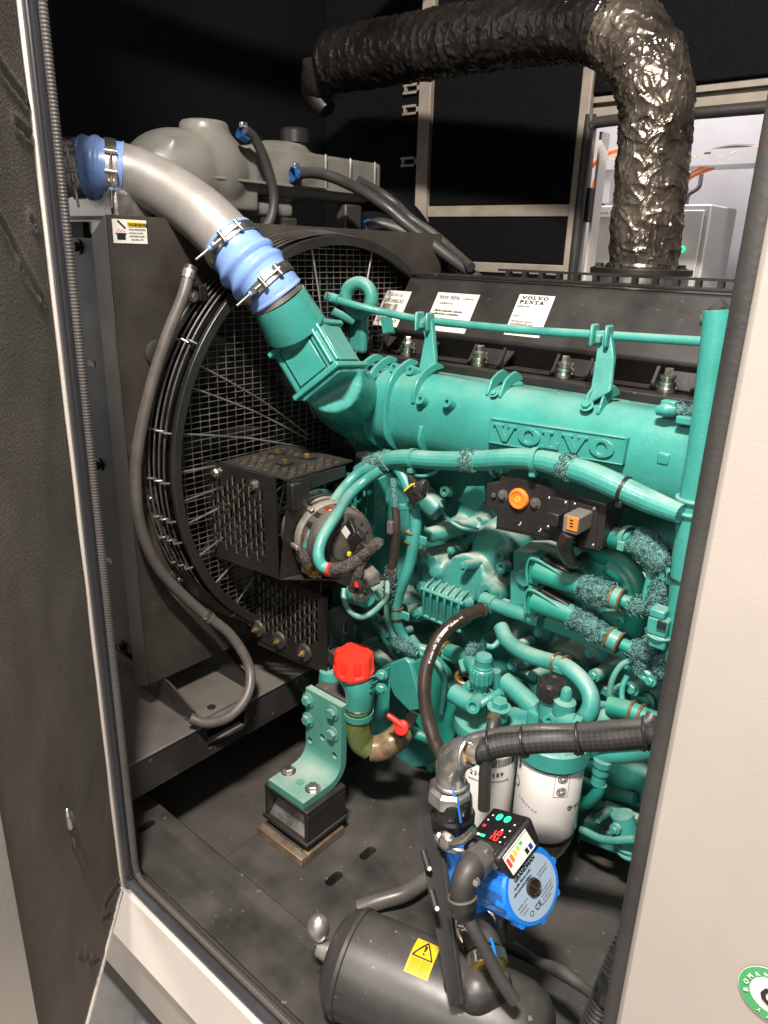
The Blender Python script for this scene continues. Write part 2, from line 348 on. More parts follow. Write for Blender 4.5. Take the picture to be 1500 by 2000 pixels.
# slab-serif capitals, unit height
GLY = {
 'V': (1.25, [[(-0.02,1),(0.52,1),(0.52,.86),(0.42,.86),(0.66,.34),(0.86,.86),(0.76,.86),(0.76,1),(1.22,1),(1.22,.86),(1.12,.86),(0.74,0),(0.50,0),(0.10,.86),(-0.02,.86)]]),
 'L': (0.92, [[(0,1),(0.56,1),(0.56,.86),(0.42,.86),(0.42,.16),(0.66,.16),(0.66,.40),(0.84,.40),(0.84,0),(0,0),(0,.14),(0.14,.14),(0.14,.86),(0,.86)]]),
 'P': (0.98, [[(0,1),(0.66,1),(0.86,.90),(0.90,.70),(0.84,.48),(0.64,.38),(0.42,.38),(0.42,.14),(0.56,.14),(0.56,0),(0,0),(0,.14),(0.14,.14),(0.14,.86),(0,.86)]]),
 'E': (0.92, [[(0,1),(0.84,1),(0.84,.68),(0.68,.68),(0.64,.86),(0.42,.86),(0.42,.58),(0.62,.58),(0.62,.42),(0.42,.42),(0.42,.14),(0.66,.14),(0.70,.34),(0.86,.34),(0.86,0),(0,0),(0,.14),(0.14,.14),(0.14,.86),(0,.86)]]),
 'N': (1.10, [[(0,1),(0.40,1),(0.76,.44),(0.76,.86),(0.62,.86),(0.62,1),(1.04,1),(1.04,.86),(0.92,.86),(0.92,0),(0.74,0),(0.30,.66),(0.30,.14),(0.44,.14),(0.44,0),(0,0),(0,.14),(0.14,.14),(0.14,.86),(0,.86)]]),
 'T': (0.98, [[(0,1),(0.92,1),(0.92,.66),(0.78,.66),(0.74,.86),(0.60,.86),(0.60,.14),(0.74,.14),(0.74,0),(0.18,0),(0.18,.14),(0.32,.14),(0.32,.86),(0.18,.86),(0.14,.66),(0,.66)]]),
 'A': (1.10, [[(0.36,1),(0.70,1),(0.98,.14),(1.06,.14),(1.06,0),(0.58,0),(0.58,.14),(0.68,.14),(0.64,.28),(0.38,.28),(0.34,.14),(0.46,.14),(0.46,0),(0,0),(0,.14),(0.08,.14)]]),
}
def slab(body, o, ux, uy, h, m, parent, name='emblem_letter', ext=0.003, kx=1.0, gap=0.06, each=True, bevel=0.0):
    ux = _ax(ux); uy = V(uy); uy = (uy - ux * uy.dot(ux)).normalized(); n = ux.cross(uy); x = 0; acc = MB()
    for ch in body:
        mb = MB() if each else acc
        if ch == 'O':
            k = 24; vs = []
            for r in (1.0, 0.42 / 0.56):
                for zz in (0, 1):
                    for i in range(k):
                        a = 2 * math.pi * i / k; rx = 0.56 if r == 1.0 else 0.24; ry = 0.51 if r == 1.0 else 0.34
                        vs.append(V(o) + ux * ((x + 0.56 + rx * math.cos(a)) * h * kx) + uy * ((0.5 + ry * math.sin(a)) * h) + n * (ext * zz))
            fs = []
            for i in range(k):
                j = (i + 1) % k
                fs += [(i, j, k + j, k + i), (2 * k + i, 3 * k + i, 3 * k + j, 2 * k + j), (k + i, k + j, 3 * k + j, 3 * k + i), (i, 2 * k + i, 2 * k + j, j)]
            mb.add(vs, fs); adv = 1.14
        elif ch == ' ': adv = 0.5
        else:
            adv, polys = GLY[ch]
            for pl in polys: mb.prism([V(o) + ux * ((x + a) * h * kx) + uy * (b * h) for a, b in pl], n * ext)
        if each and ch != ' ': mb.build(name, m, parent, smooth=30, bevel=bevel)
        x += adv + gap
    if not each: acc.build(name, m, parent, smooth=30)
    return x * h * kx
def perforated(name, o, ux, uy, w_, h, th, slots, m, parent, frame=None, sw=0.0085, sh=0.020, gx=0.0125, gy=0.024, inset=(0.02, 0.02, 0.02, 0.02), mask=None):
    """sheet with staggered slots, built as real holes"""
    ux = _ax(ux); uy = _ax(uy); n = ux.cross(uy); o = V(o); mb = MB(); eg = MB()
    def cell(a0, a1, b0, b1):
        if a1 - a0 < 1e-5 or b1 - b0 < 1e-5: return
        mb.hexa([o + ux * a + uy * b + n * c for c in (0, th) for a, b in ((a0, b0), (a1, b0), (a1, b1), (a0, b1))])
    l, r_, b_, t_ = inset
    cell(0, w_, 0, b_); cell(0, w_, h - t_, h); cell(0, l, b_, h - t_); cell(w_ - r_, w_, b_, h - t_)
    nx = int((w_ - l - r_) / gx); gx = (w_ - l - r_) / nx; H = h - t_ - b_
    for i in range(nx):
        a = l + i * gx; bar = gx - sw
        cell(a, a + bar, b_, h - t_)
        y0 = b_; off = (gy / 2 if i % 2 else 0); k = 0; cur = b_
        edges = []
        yy = b_ - gy + off
        while yy < h - t_:
            s0, s1 = yy + (gy - sh) / 2, yy + (gy + sh) / 2
            ok = s0 >= b_ and s1 <= h - t_ and (mask is None or mask((a + gx / 2) / w_, (s0 + s1) / 2 / h))
            if ok:
                cell(a + bar, a + gx, cur, s0); cur = s1
                e1 = a + bar + .0011; eg.hexa([o + ux * p + uy * q + n * c for c in (th * .3, th + .0003) for p, q in ((a + bar - .0002, s0 + .001), (e1, s0 + .001), (e1, s1 - .001), (a + bar - .0002, s1 - .001))])  # strip painting the light along the slot's left side
            yy += gy
        cell(a + bar, a + gx, cur, h - t_)
    r = mb.build(name, m, parent, smooth=0)
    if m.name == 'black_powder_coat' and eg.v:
        k = eg.build('slot_edge_glints', GLINT, r, smooth=0); k['kind'] = 'stuff'
    return r

# ================================================================ SETTING
struct(MB().box(-7, 6, -5, 7, -1.66, -1.6).build('ground', CONC, smooth=0))
# plant room seen through the far opening
struct(MB().box(-5, 3, 3.5, 3.6, -1.6, 2.4).build('room_wall', ROOM, smooth=0))
# canopy shell
struct(MB().box(-2.34, -2.30, 0.56, 2.33, -1.5, 1.60).build('wall_left', FOAM, smooth=0))
struct(MB().box(-2.30, 1.6, 0.56, 2.33, 1.56, 1.60).build('ceiling', FOAM, smooth=0))
struct(MB().box(1.60, 1.64, 0.56, 2.33, -1.5, 1.60).build('wall_right', FOAM, smooth=0))
struct(MB().box(-2.30, 1.6, 0.56, 2.33, -1.52, -1.29).build('enclosure_floor', mat('floor_grey_paint', (0.07, 0.062, 0.055), .5, var=.25, vscale=3, speck=.2), smooth=0))

# far canopy wall: beige sheet behind foam panels, with the opening on the right
fw = thing('canopy_wall', (-0.8, 2.32, -1.4), 'far inner canopy wall of black foam panels held by beige metal strips, behind the exhaust', 'wall')
OX0, OX1, OZ0, OZ1 = -1.165, 0.3, -0.5, 0.378
b = MB(); b.box(-2.29, OX0, 2.32, 2.34, -1.28, 1.55); b.box(OX1, 1.59, 2.32, 2.34, -1.28, 1.55); b.box(OX0, OX1, 2.32, 2.34, OZ1, 1.55); b.box(OX0, OX1, 2.32, 2.34, -1.28, OZ0)
b.build('back_sheet', STRIP, fw, smooth=0)
xv0 = at(828, 200, y=2.3).x; xv1 = at(851, 200, y=2.3).x; xw0 = at(1139, 200, y=2.3).x; xw1 = at(1160, 200, y=2.3).x
zh = [at(1000, p, y=2.3).z for p in (401, 424, 514, 534)]
def foam(x0, x1, z0, z1): MB().box(x0, x1, 2.285, 2.318, z0, z1).build('foam_panel', FOAM, fw, bevel=0.006)
foam(-2.29, xv0 - 0.001, -1.28, 1.54)
foam(xv1, xw0, zh[0], 1.54); foam(xv1, xw0, zh[2], zh[1]); foam(xv1, xw0, -1.28, zh[3])
foam(xw1, OX1 + 0.2, OZ1 + 0.075, 1.54); foam(OX1 + 0.05, 1.58, -1.28, OZ1 + 0.06)
MB().box(xw1 - 0.005, OX1 + 0.3, 2.30, 2.318, OZ1 + 0.055, OZ1 + 0.072).build('metal_strip', STRIP, fw, smooth=0)
for zz in (at(940, 158, y=2.3).z, at(800, 218, y=2.3).z, at(800, 318, y=2.3).z):
    a = MB(); x1 = xv0; x0 = x1 - 0.075; t = 0.016
    a.box(x0, x1, 2.272, 2.284, zz + t - 0.008, zz + t); a.box(x0, x1, 2.272, 2.284, zz - t, zz - t + 0.008); a.box(x1 - 0.012, x1, 2.272, 2.284, zz - t, zz + t); a.box(x0 + 0.006, x0 + 0.014, 2.272, 2.284, zz - t + 0.008, zz + t - 0.008)
    a.build('slotted_clip', STRIP, fw, smooth=0)
MB().box(xv0, xv1, 2.268, 2.30, zh[1] - 0.05, 1.54).build('metal_strip', STRIP, fw, bevel=0.004)
MB().box(xw0, xw1, 2.276, 2.30, -1.0, 1.54).build('metal_strip', STRIP, fw, bevel=0.004)
MB().box(xv1, xw0, 2.280, 2.30, zh[1], zh[0]).build('metal_strip', STRIP, fw, bevel=0.003)
MB().box(xv1, xw0, 2.280, 2.30, zh[3], zh[2]).build('metal_strip', STRIP, fw, bevel=0.003)
rr = 0.05; sp = [(OX0, 2.285, OZ0), (OX0, 2.285, OZ1 - rr), (OX0 + 0.012, 2.285, OZ1 - 0.014), (OX0 + rr, 2.285, OZ1), (OX0 + 0.4, 2.285, OZ1), (OX1, 2.285, OZ1)]
tube('opening_seal', sp, 0.016, RUBBER, fw, n=10, k=6)
MB().box(OX0 + 0.015, OX0 + 0.024, 2.33, 2.385, OZ0, OZ1 - 0.02).build('door_jamb', BEIGE, fw, smooth=0)
MB().box(OX0 + 0.004, OX0 + 0.022, 2.30, 2.33, 0.10, 0.20).build('hinge_plate', BLACK, fw, bevel=0.003)
o = tag(MB().box(-1.75, -1.66, 0.58, 2.25, 0.86, 0.93).build('roof_beam', STRIP, bevel=0.01), 'dim beige roof beam crossing above the wrapped exhaust pipe', 'beam')

# things in the room behind
cb = thing('electrical_cabinet', (-1.2, 3.2, -0.6), 'light grey steel cabinet with a green lamp, seen behind the exhaust riser', 'cabinet')
p0 = at(1160, 402, y=3.0); p1 = at(1390, 407, y=3.0)
MB().box(p0.x, p1.x, 3.0, 3.3, -0.9, p0.z).build('body', CABI, cb, bevel=0.006)
MB().box(p0.x + 0.02, p1.x - 0.02, 2.988, 2.999, -0.88, p0.z - 0.02).build('door', CABI, cb, bevel=0.004)
q = at(1332, 487, y=2.985); MB().lathe([(0, 0), (0.011, 0), (0.011, 0.006), (0.007, 0.010), (0, 0.011)], q, -Y, 20).build('indicator_lamp', GLOWG, cb)
q = at(1166, 424, y=2.985); card('name_plate', q, X, Z, 0.055, 0.035, WPAP, cb); dashes(q + V((0.006, -0.002, 0.012)), X, Z, 0.042, 0.009, GINK, cb)
tr = thing('cable_tray', (-1.2, 3.1, 0.35), 'white perforated cable tray on the grey wall behind the exhaust riser', 'cable tray')
p0 = at(1172, 312, y=3.15); p1 = at(1520, 296, y=3.15); th = 0.055
zt = p0.z - 0.012
perforated('tray_side', (p0.x, 3.15, zt - th / 2), X, Z, p1.x - p0.x + 0.5, th, 0.003, 0, TRAYM, tr, sw=0.026, sh=0.007, gx=0.046, gy=0.024, inset=(0.02, 0.02, 0.006, 0.006))
MB().box(p0.x, p1.x + 0.5, 3.153, 3.33, zt - th / 2, zt - th / 2 + 0.003).build('tray_floor', TRAYM, tr, smooth=0)
MB().box(p0.x + 0.02, p0.x + 0.05, 3.16, 3.5, zt - th - 0.10, zt - th / 2).build('wall_bracket', TRAYM, tr, smooth=0)
cg = 'orange cables on the tray behind'
for i, (pl, yy, lb) in enumerate([([(1150, 330), (1180, 303), (1230, 290), (1300, 300), (1360, 310)], 3.22, 'thick orange cable arching over the left end of the white tray'),
        ([(1140, 318), (1180, 314), (1250, 312), (1330, 308)], 3.26, 'orange cable lying straight along the white tray behind the riser'),
        ([(1330, 355), (1352, 338), (1380, 325), (1430, 300), (1500, 282)], 3.20, 'orange cable rising past the tray, right of the exhaust riser'),
        ([(1330, 362), (1358, 342), (1395, 328)], 3.24, 'short orange cable dropping below the tray, right of the riser'),
        ([(1156, 372), (1162, 350), (1175, 340)], 3.2, 'thin orange cable at the left edge of the far opening')]):
    tag(tube('cable', pts(pl, yy), 0.010 if i in (0, 1) else 0.006, ORANGEC, n=10), lb, 'cable', cg)
for i, (pl, yy, lb) in enumerate([([(1370, 305), (1400, 292), (1440, 286), (1500, 290)], 3.3, 'dark cable curving above the white tray'),
        ([(1340, 400), (1345, 380), (1365, 365), (1370, 340)], 3.4, 'grey conduit bent down the wall below the tray'),
        ([(1160, 380), (1175, 392), (1178, 410)], 3.3, 'thin grey wire hanging left of the exhaust riser')]):
    tag(tube('wall_cable', pts(pl, yy), 0.009, GREYH if i else RUBBER, n=10), lb, 'cable', 'dark cables on the far room wall')

# canopy base: near rail, cross-members
br = thing('base_frame', (-0.5, 0.65, -1.5), 'dull black steel base frame of the canopy under the engine', 'frame')
b = MB(); b.box(-2.2, 1.5, 0.575, 0.705, -1.289, -1.17); b.build('side_rail', BLACKM, br, bevel=0.004)
b = MB(); b.box(-1.004, -0.15, 0.706, 2.25, -1.24, -1.186); b.build('cross_member', BLACKM, br, bevel=0.006)
def slot_cut(px, py, z):
    q = at(px, py, z=z); pl = []
    for i in range(20):
        a = 2 * math.pi * i / 20; sy = 0.011 if math.sin(a) > 0 else -0.011
        pl.append(V((q.x + 0.0095 * math.cos(a), q.y + sy + 0.0095 * math.sin(a), z - 0.05)))
    return MB().prism(pl, (0, 0, 0.1))
cut(bpy.data.objects['cross_member'], [slot_cut(718, 1665, -1.186), slot_cut(652, 1715, -1.186)])
cut(bpy.data.objects['side_rail'], [slot_cut(285, 1612, -1.17)])
# left cross beam carrying the radiator
BEAMM = mat('dusty_grey_steel', (0.125, 0.112, 0.098), 0.42, var=0.18, vscale=5, bump=0.1, speck=0.1)
bm_ = thing('radiator_beam', (-1.2, 1.3, -1.3), 'dark grey steel beam under the radiator with a square cut-out in its front', 'beam')
yb0, yb1 = 0.6, 1.20
s0, s1 = 0.815, 0.93
b = MB(); b.box(-1.62, -1.18, 0.58, 1.24, -1.006, -1.0)
b.build('top_plate', BEAMM, bm_, bevel=0.003)
b = MB(); b.box(-1.20, -1.183, 0.58, s0, -1.085, -1.007); b.box(-1.20, -1.183, s1, 1.24, -1.085, -1.007); b.box(-1.20, -1.183, s0, s1, -1.022, -1.007); b.box(-1.20, -1.183, s0, s1, -1.085, -1.072)
b.build('front_web', BLACKM, bm_, smooth=0)
MB().box(-1.60, -1.183, 0.58, 1.24, -1.090, -1.086).build('lower_flange', BLACKM, bm_, smooth=0)
MB().box(-1.215, -1.201, s0 + .002, s1 - .002, -1.084, -1.070).build('slot_sill', BEIGEP, bm_, smooth=0)
MB().box(-1.62, -1.60, 0.71, 1.24, -1.288, -1.007).build('rear_web', BLACKM, bm_, smooth=0)
o = tag(MB().box(-2.2, -1.28, 1.26, 1.30, -1.288, -0.98).build('bulkhead_plate', BLACKM, bevel=0.004), 'dark plate rising behind the radiator beam', 'plate')

# near canopy frame: left post, sill, right panel
fr = thing('canopy_frame', (-0.6, 0.5, -1.6), 'beige steel door frame of the canopy with black rubber edge seal', 'door frame')
def sill_at(x): return -1.20
zs = -1.185
b = MB(); b.hexa([(-1.30, 0.515, zs - 0.125), (1.5, 0.515, zs - 0.125), (1.5, 0.575, zs - 0.125), (-1.30, 0.575, zs - 0.125), (-1.30, 0.530, zs), (1.5, 0.530, zs), (1.5, 0.575, zs), (-1.30, 0.575, zs)])
b.build('sill', BEIGE, fr, bevel=0.004)
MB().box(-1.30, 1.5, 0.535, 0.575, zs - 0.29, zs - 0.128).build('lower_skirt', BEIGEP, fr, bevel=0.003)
MB().box(-1.30, 1.5, 0.548, 0.60, -1.56, zs - 0.295).build('skid_base', BLACKM, fr, bevel=0.003)
MB().box(-1.60, -1.088, 0.53, 0.565, zs, 1.6).build('corner_post', BEIGE, fr, bevel=0.003)
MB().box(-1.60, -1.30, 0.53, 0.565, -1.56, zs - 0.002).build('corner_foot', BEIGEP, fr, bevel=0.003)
# seal: bulb + steel-core grip, as swept tubes
def gripr(p, i, j, a, L): return 0.0010 * math.sin(L * 900 + a * 2)
ys = 0.545; xs = at(126, 600, y=ys).x; xg = at(147, 600, y=ys + 0.008).x - xs
zq = -1.174; path = [(xs, ys, 1.1), (xs, ys, -0.4), (xs, ys, -1.135), (xs + 0.004, ys, -1.158), (xs + 0.02, ys, zq + .002), (-0.6, ys, zq), (0.2, ys, zq)]
tube('bulb_seal', path, 0.0095, SEAL, fr, n=14, k=10)
y2_ = ys + 0.008; path2 = [(xs + xg, y2_, 1.1), (xs + xg, y2_, -0.4), (xs + xg, y2_, -1.125), (xs + xg + 0.004, y2_, -1.146), (xs + xg + 0.02, y2_, zq + xg), (-0.6, y2_, zq + xg), (0.2, y2_, zq + xg)]
def dense(P, st):
    out = []
    for p, q in zip(P, P[1:]):
        p, q = V(p), V(q); n = max(1, int((q - p).length / st))
        out += [p.lerp(q, i / n) for i in range(n)]
    return out + [V(P[-1])]
tube('seal_grip', dense(path2, 0.0016), 0.0062, GRIP, fr, n=8, raw=True, lump=lambda p, i, j, a, L: 0.0006 * (1 if i % 3 == 0 else -0.4))
# right-hand panel
XR = -0.137
rp = thing('side_panel', (0.3, 0.5, -1.6), 'beige canopy panel filling the right edge, with a round green sticker low down', 'panel')
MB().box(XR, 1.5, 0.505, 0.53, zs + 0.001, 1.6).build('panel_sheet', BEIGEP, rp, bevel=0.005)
MB().box(XR - 0.004, XR + 0.012, 0.53, 0.60, zs + 0.001, 1.0).build('panel_return', BLACK, rp, smooth=0)
xe_ = at(1409, 900, y=0.538).x
tube('edge_seal', [(xe_, 0.538, 1.1), (xe_, 0.538, -0.3), (xe_, 0.538, -1.16)], 0.0125, RUBBER, rp, n=18)
sc_ = at(1508, 1946, y=0.5035)
def disc(name, c, r, m, par, n=32, th=0.0004, off=0.0): return MB().lathe([(0, off), (r, off), (r, off + th), (0, off + th)], c, -Y, n).build(name, m, par, smooth=0)
st = disc('sticker', sc_, 0.0235, GREENP, rp, n=48); disc('sticker_ring', sc_, 0.0238, WPAP, st, n=48, th=0.0002)
disc('sticker_centre', sc_, 0.0155, WPAP, st, th=0.0003, off=0.0005)
for i, ch in enumerate('ROMANIA QUALITY '):
    a = math.radians(205 - i * 22); u = V((math.cos(a), 0, math.sin(a)))
    text(ch, sc_ + u * 0.0165 + V((0, -0.0007, 0)), V((math.sin(a), 0, -math.cos(a))), u, 0.0052, WPAP, st)
text('Q', sc_ + V((-0.008, -0.0012, -0.008)), X, Z, 0.022, INK, st, bold=0.0006)

# open door on the left
dd = V((0.7388, -0.6739, 0)).normalized(); dn = V((0.6739, 0.7388, 0))   # along the door, and its inner normal
H0 = V((-1.028, 0.505, 0))
dr = thing('canopy_door', (-1.02, 0.5, -1.1), 'open canopy door at the left with dark felt lining and beige edge', 'door')
def dbox(name, t0, t1, n0, n1, z0, z1, m, bevel=0.0):
    P = [H0 + dd * t + dn * n + Z * zz for zz in (z0, z1) for t, n in ((t0, n0), (t1, n0), (t1, n1), (t0, n1))]
    return MB().hexa(P).build(name, m, dr, bevel=bevel)
zb = -1.118
dbox('outer_skin', -0.002, 0.60, -0.045, -0.028, zb - 0.004, 0.98, BEIGE, 0.002)
dbox('edge_flange', 0.0, 0.011, -0.030, 0.004, zb + 0.008, 0.98, BEIGE, 0.002)
dbox('edge_flange', 0.011, 0.60, -0.030, 0.004, zb - 0.003, zb + 0.007, BEIGE, 0.002)
dbox('edge_flange', 0.418, 0.60, -0.027, 0.006, zb + 0.009, 0.98, BEIGE, 0.004)
# felt with creases: a displaced grid
nx_, nz_ = 70, 330; vs = []; fs = []
creases = []
for (ax_, ay_), (bx_, by_) in [((0, 130), (50, 200)), ((0, 430), (85, 590)), ((30, 240), (66, 275)), ((60, 430), (68, 440)), ((155, 1868), (175, 1880)), ((172, 1885), (200, 1868)), ((200, 1795), (222, 1780)), ((40, 520), (75, 580)), ((168, 1860), (174, 1868)), ((205, 1770), (235, 1720))]:
    r = []
    for px_, py_ in ((ax_, ay_), (bx_, by_)):
        c = at(px_, py_, d=1.0); t = ((H0.x * c.y - H0.y * c.x)) / (dd.y * c.x - dd.x * c.y); k = (H0.x + dd.x * t) / c.x
        r.append((t, c.z * k))
    creases.append(r)
def dseg(p, a, b):
    ax, ay = a; bx, by = b; px, py = p; l2 = (bx - ax) ** 2 + (by - ay) ** 2; t = max(0, min(1, ((px - ax) * (bx - ax) + (py - ay) * (by - ay)) / l2))
    return math.hypot(px - ax - t * (bx - ax), py - ay - t * (by - ay))
for j in range(nz_ + 1):
    for i in range(nx_ + 1):
        t = 0.012 + (0.416 - 0.012) * i / nx_; zz = zb + 0.010 + (0.92 - zb) * j / nz_
        q = V((t * 9, zz * 4, 0)); q = V((t * 12, zz * 9, 0)); h = 0.0011 * noise.noise(q)
        for a_, b_ in creases:
            ds = dseg((t, zz), a_, b_)
            if ds < 0.02: h += -0.0035 * math.exp(-(ds / 0.0028) ** 2) + 0.002 * math.exp(-((ds - 0.007) / 0.004) ** 2)
        if i in (0, nx_) or j in (0, nz_): h = -0.006
        vs.append(H0 + dd * t + dn * (h) + Z * zz)
for j in range(nz_):
    for i in range(nx_): a = j * (nx_ + 1) + i; fs.append((a, a + 1, a + nx_ + 2, a + nx_ + 1))
m_ = MB(); m_.add(vs, fs); m_.build('felt_lining', FELT, dr, smooth=180)
def on_door(px, py):
    c = at(px, py, d=1.0); t = (H0.x * c.y - H0.y * c.x) / (dd.y * c.x - dd.x * c.y); k = (H0.x + dd.x * t) / c.x
    return V((c.x * k, c.y * k, c.z * k))
q = on_door(134, 1600)
MB().ball(q + dn * -0.001, 0.0090, 12, (1, 1, 2.2)).build('torn_foil_patch', STEEL, dr)
MB().ball(q + dn * 0.002 + Z * -0.045, 0.006, 12, (1, 0.3, 2.2)).build('glue_stain', mat('glue', (0.11, 0.085, 0.055), 0.5), dr)

# ================================================================ RADIATOR
XF = -1.30
rad = thing('radiator', (-1.4, 1.3, -0.95), 'black radiator with round fan shroud and a warning label at its top corner', 'radiator')
RC = V((XF, 1.27, -0.445)); RR = 0.472
y0r, y1r, z0r, z1r = 0.75, 1.755, -0.925, 0.045
def plate_with_hole(x, th):
    n = 96; a = []; b = []
    for i in range(n):
        an = 2 * math.pi * i / n; c, s_ = math.cos(an), math.sin(an)
        ts = []
        if c > 1e-6: ts.append((y1r - RC.y) / c)
        if c < -1e-6: ts.append((y0r - RC.y) / c)
        if s_ > 1e-6: ts.append((z1r - RC.z) / s_)
        if s_ < -1e-6: ts.append((z0r - RC.z) / s_)
        t = min(ts); a.append((RC.y + c * RR, RC.z + s_ * RR)); b.append((RC.y + c * t, RC.z + s_ * t))
    # snap nearest samples to the corners
    for cy in (y0r, y1r):
        for cz in (z0r, z1r):
            k = min(range(n), key=lambda i: (b[i][0] - cy) ** 2 + (b[i][1] - cz) ** 2); b[k] = (cy, cz)
    m_ = MB(); vs = [(x, *p) for p in a] + [(x, *p) for p in b] + [(x - th, *p) for p in a] + [(x - th, *p) for p in b]; fs = []
    for i in range(n):
        j = (i + 1) % n
        fs += [(i, j, n + j, n + i), (2 * n + i, 3 * n + i, 3 * n + j, 2 * n + j), (i, 2 * n + i, 2 * n + j, j), (n + i, n + j, 3 * n + j, 3 * n + i)]
    return m_.add(vs, fs)
plate_with_hole(XF, 0.004).build('shroud_plate', SHROUD, rad, smooth=30)
# folded near side with chamfered top corner
ch = 0.012
MB().prism([(XF, y0r, z0r), (XF, y0r, z1r), (XF - 0.055, y0r + 0.002, z1r - 0.035), (XF - 0.055, y0r + 0.002, z0r - 0.025)], (0, -0.004, 0)).build('side_flange', mat('lit_side_black', (0.075, 0.068, 0.058), 0.33, var=0.2, vscale=5, bump=0.1), rad, bevel=0.002)  # near side's lit look put into a lighter black
MB().box(XF - 0.25, XF - 0.057, y0r + 0.03, y0r + 0.034, z0r + 0.02, z1r - 0.04).build('side_plate', BLACK, rad, smooth=0)
MB().box(XF - 0.24, XF - 0.005, y0r + 0.02, y1r, z1r - 0.006, z1r - 0.001).build('top_cover', BLACK, rad, smooth=0)
MB().box(XF - 0.24, XF - 0.005, y0r + 0.03, y1r, z0r, z0r + 0.004).build('bottom_cover', BLACK, rad, smooth=0)
MB().box(XF - 0.22, XF - 0.16, y0r + 0.04, y1r - 0.02, z0r + 0.01, z1r - 0.01).build('core', mat('radiator_core', (0.02, 0.019, 0.018), 0.5, bump=0.8, bscale=300, stretch=(1, 1, 6)), rad, smooth=0)
for k, (px, py) in enumerate([(152, 482), (193, 908), (238, 1262)]):
    q = at(px, py, y=y0r + 0.028)
    hexbolt('bolt', q, -Y, 0.010, BLACK, rad)
for px, py in ((178, 710), (214, 1095)):
    q = at(px, py, y=y0r + 0.029); MB().obox(q, X, Y, Z, 0.013, 0.0006, 0.006).build('slot', BEIGEP, rad, bevel=0.004)
q = at(150, 440, y=1.0)
zhb = at(170, 466, y=.80).z; MB().box(XF - .30, XF - .058, .80, .92, zhb, zhb + .09).build('header_block', GALV, rad, bevel=0.01)
# big washers + bolts round the ring
for px, py in [(306, 690), (272, 882), (285, 972), (347, 1130), (484, 1216)]:
    q = at(px, py, x=XF + 0.002)
    MB().lathe([(0, 0), (0.026, 0), (0.026, 0.004), (0.020, 0.007), (0.012, 0.007), (0.012, 0.002), (0, 0.002)], q, X, 28).build('grommet', RUBBER, rad)
    hexbolt('bolt', q + X * 0.002 + V((0, 0.004, 0)), X, 0.008, STEEL, rad, washer=False, stud=True)
# warning label
q = at(218, 427, x=XF + 0.001); q2 = at(285, 430, x=XF + 0.001); hh = 0.041; ww = q2.y - q.y
lab = card('warning_label', (XF + 0.0005, q.y, q.z - hh), Y, Z, ww, hh, WPAP, rad)
L0 = V((XF + 0.0012, q.y, q.z - hh))
card('header_patch', L0 + V((0, ww * 0.42, hh * 0.70)), Y, Z, ww * 0.53, hh * 0.20, YELLOW, lab)
text('WARNING!', L0 + V((0.0005, ww * 0.45, hh * 0.73)), Y, Z, hh * 0.19, INK, lab, bold=0.0003)
for i, s_ in enumerate((.48, .42, .46, .36)): dashes(L0 + V((0, ww * (0.46 if i < 3 else .52), hh * (0.56 - i * 0.14))), Y, Z, ww * s_, hh * 0.085, GINK, lab, i)
MB().obox(L0 + V((0.0004, ww * 0.23, hh * 0.26)), Y, X, Z, 0.0085, 0.0003, 0.0045).build('pictogram_pot', INK, lab, smooth=0)
MB().obox(L0 + V((0.0004, ww * 0.23, hh * 0.40)), Y, X, Z, 0.011, 0.0003, 0.0012).build('pictogram_lid', INK, lab, smooth=0)
MB().obox(L0 + V((0.0004, ww * 0.26, hh * 0.78)), V((0, 0.75, -0.66)), X, V((0, 0.66, 0.75)), 0.010, 0.0003, 0.0016).build('pictogram_bar', INK, lab, smooth=0)
for i in range(5): MB().obox(L0 + V((0.0004, ww * (0.12 + i * 0.05), hh * (0.50 + 0.07 * (i % 2)))), Y, X, Z, 0.0009, 0.0003, 0.0009).build('pictogram_drop', REDS, lab, smooth=0)
# foot bracket standing on the beam
ft = thing('foot_bracket', (-1.25, 0.95, -1.0), 'black folded steel foot bracket standing on the grey beam below the radiator', 'bracket')
pa = at(240, 1340, z=-0.998); 
MB().box(-1.38, -1.195, 0.79, 0.955, -0.999, -0.9945).build('base_plate', BEAMM, ft, smooth=0)
for yy in (0.79, 0.955):
    MB().prism([(-1.195, yy, -0.9945), (-1.195, yy, -0.962), (-1.285, yy, -0.93), (-1.40, yy, -0.93), (-1.40, yy, -0.9945)], (0, 0.005, 0)).build('gusset', BLACKM, ft, smooth=0)
q = at(413, 1381, z=-0.9935); MB().lathe([(0, 0), (0.010, 0), (0.010, 0.0008), (0, 0.0008)], q, Z, 16).build('bolt_hole', INK, ft)
q = at(335, 1382, y=0.7895); MB().lathe([(0, 0), (0.011, 0), (0.011, 0.0008), (0, 0.0008)], V((-1.27, 0.7895, -0.965)), -Y, 16).build('drain_hole', INK, ft)
hexbolt('bolt', at(372, 1398, z=-0.9945), Z, 0.010, STEEL, ft)

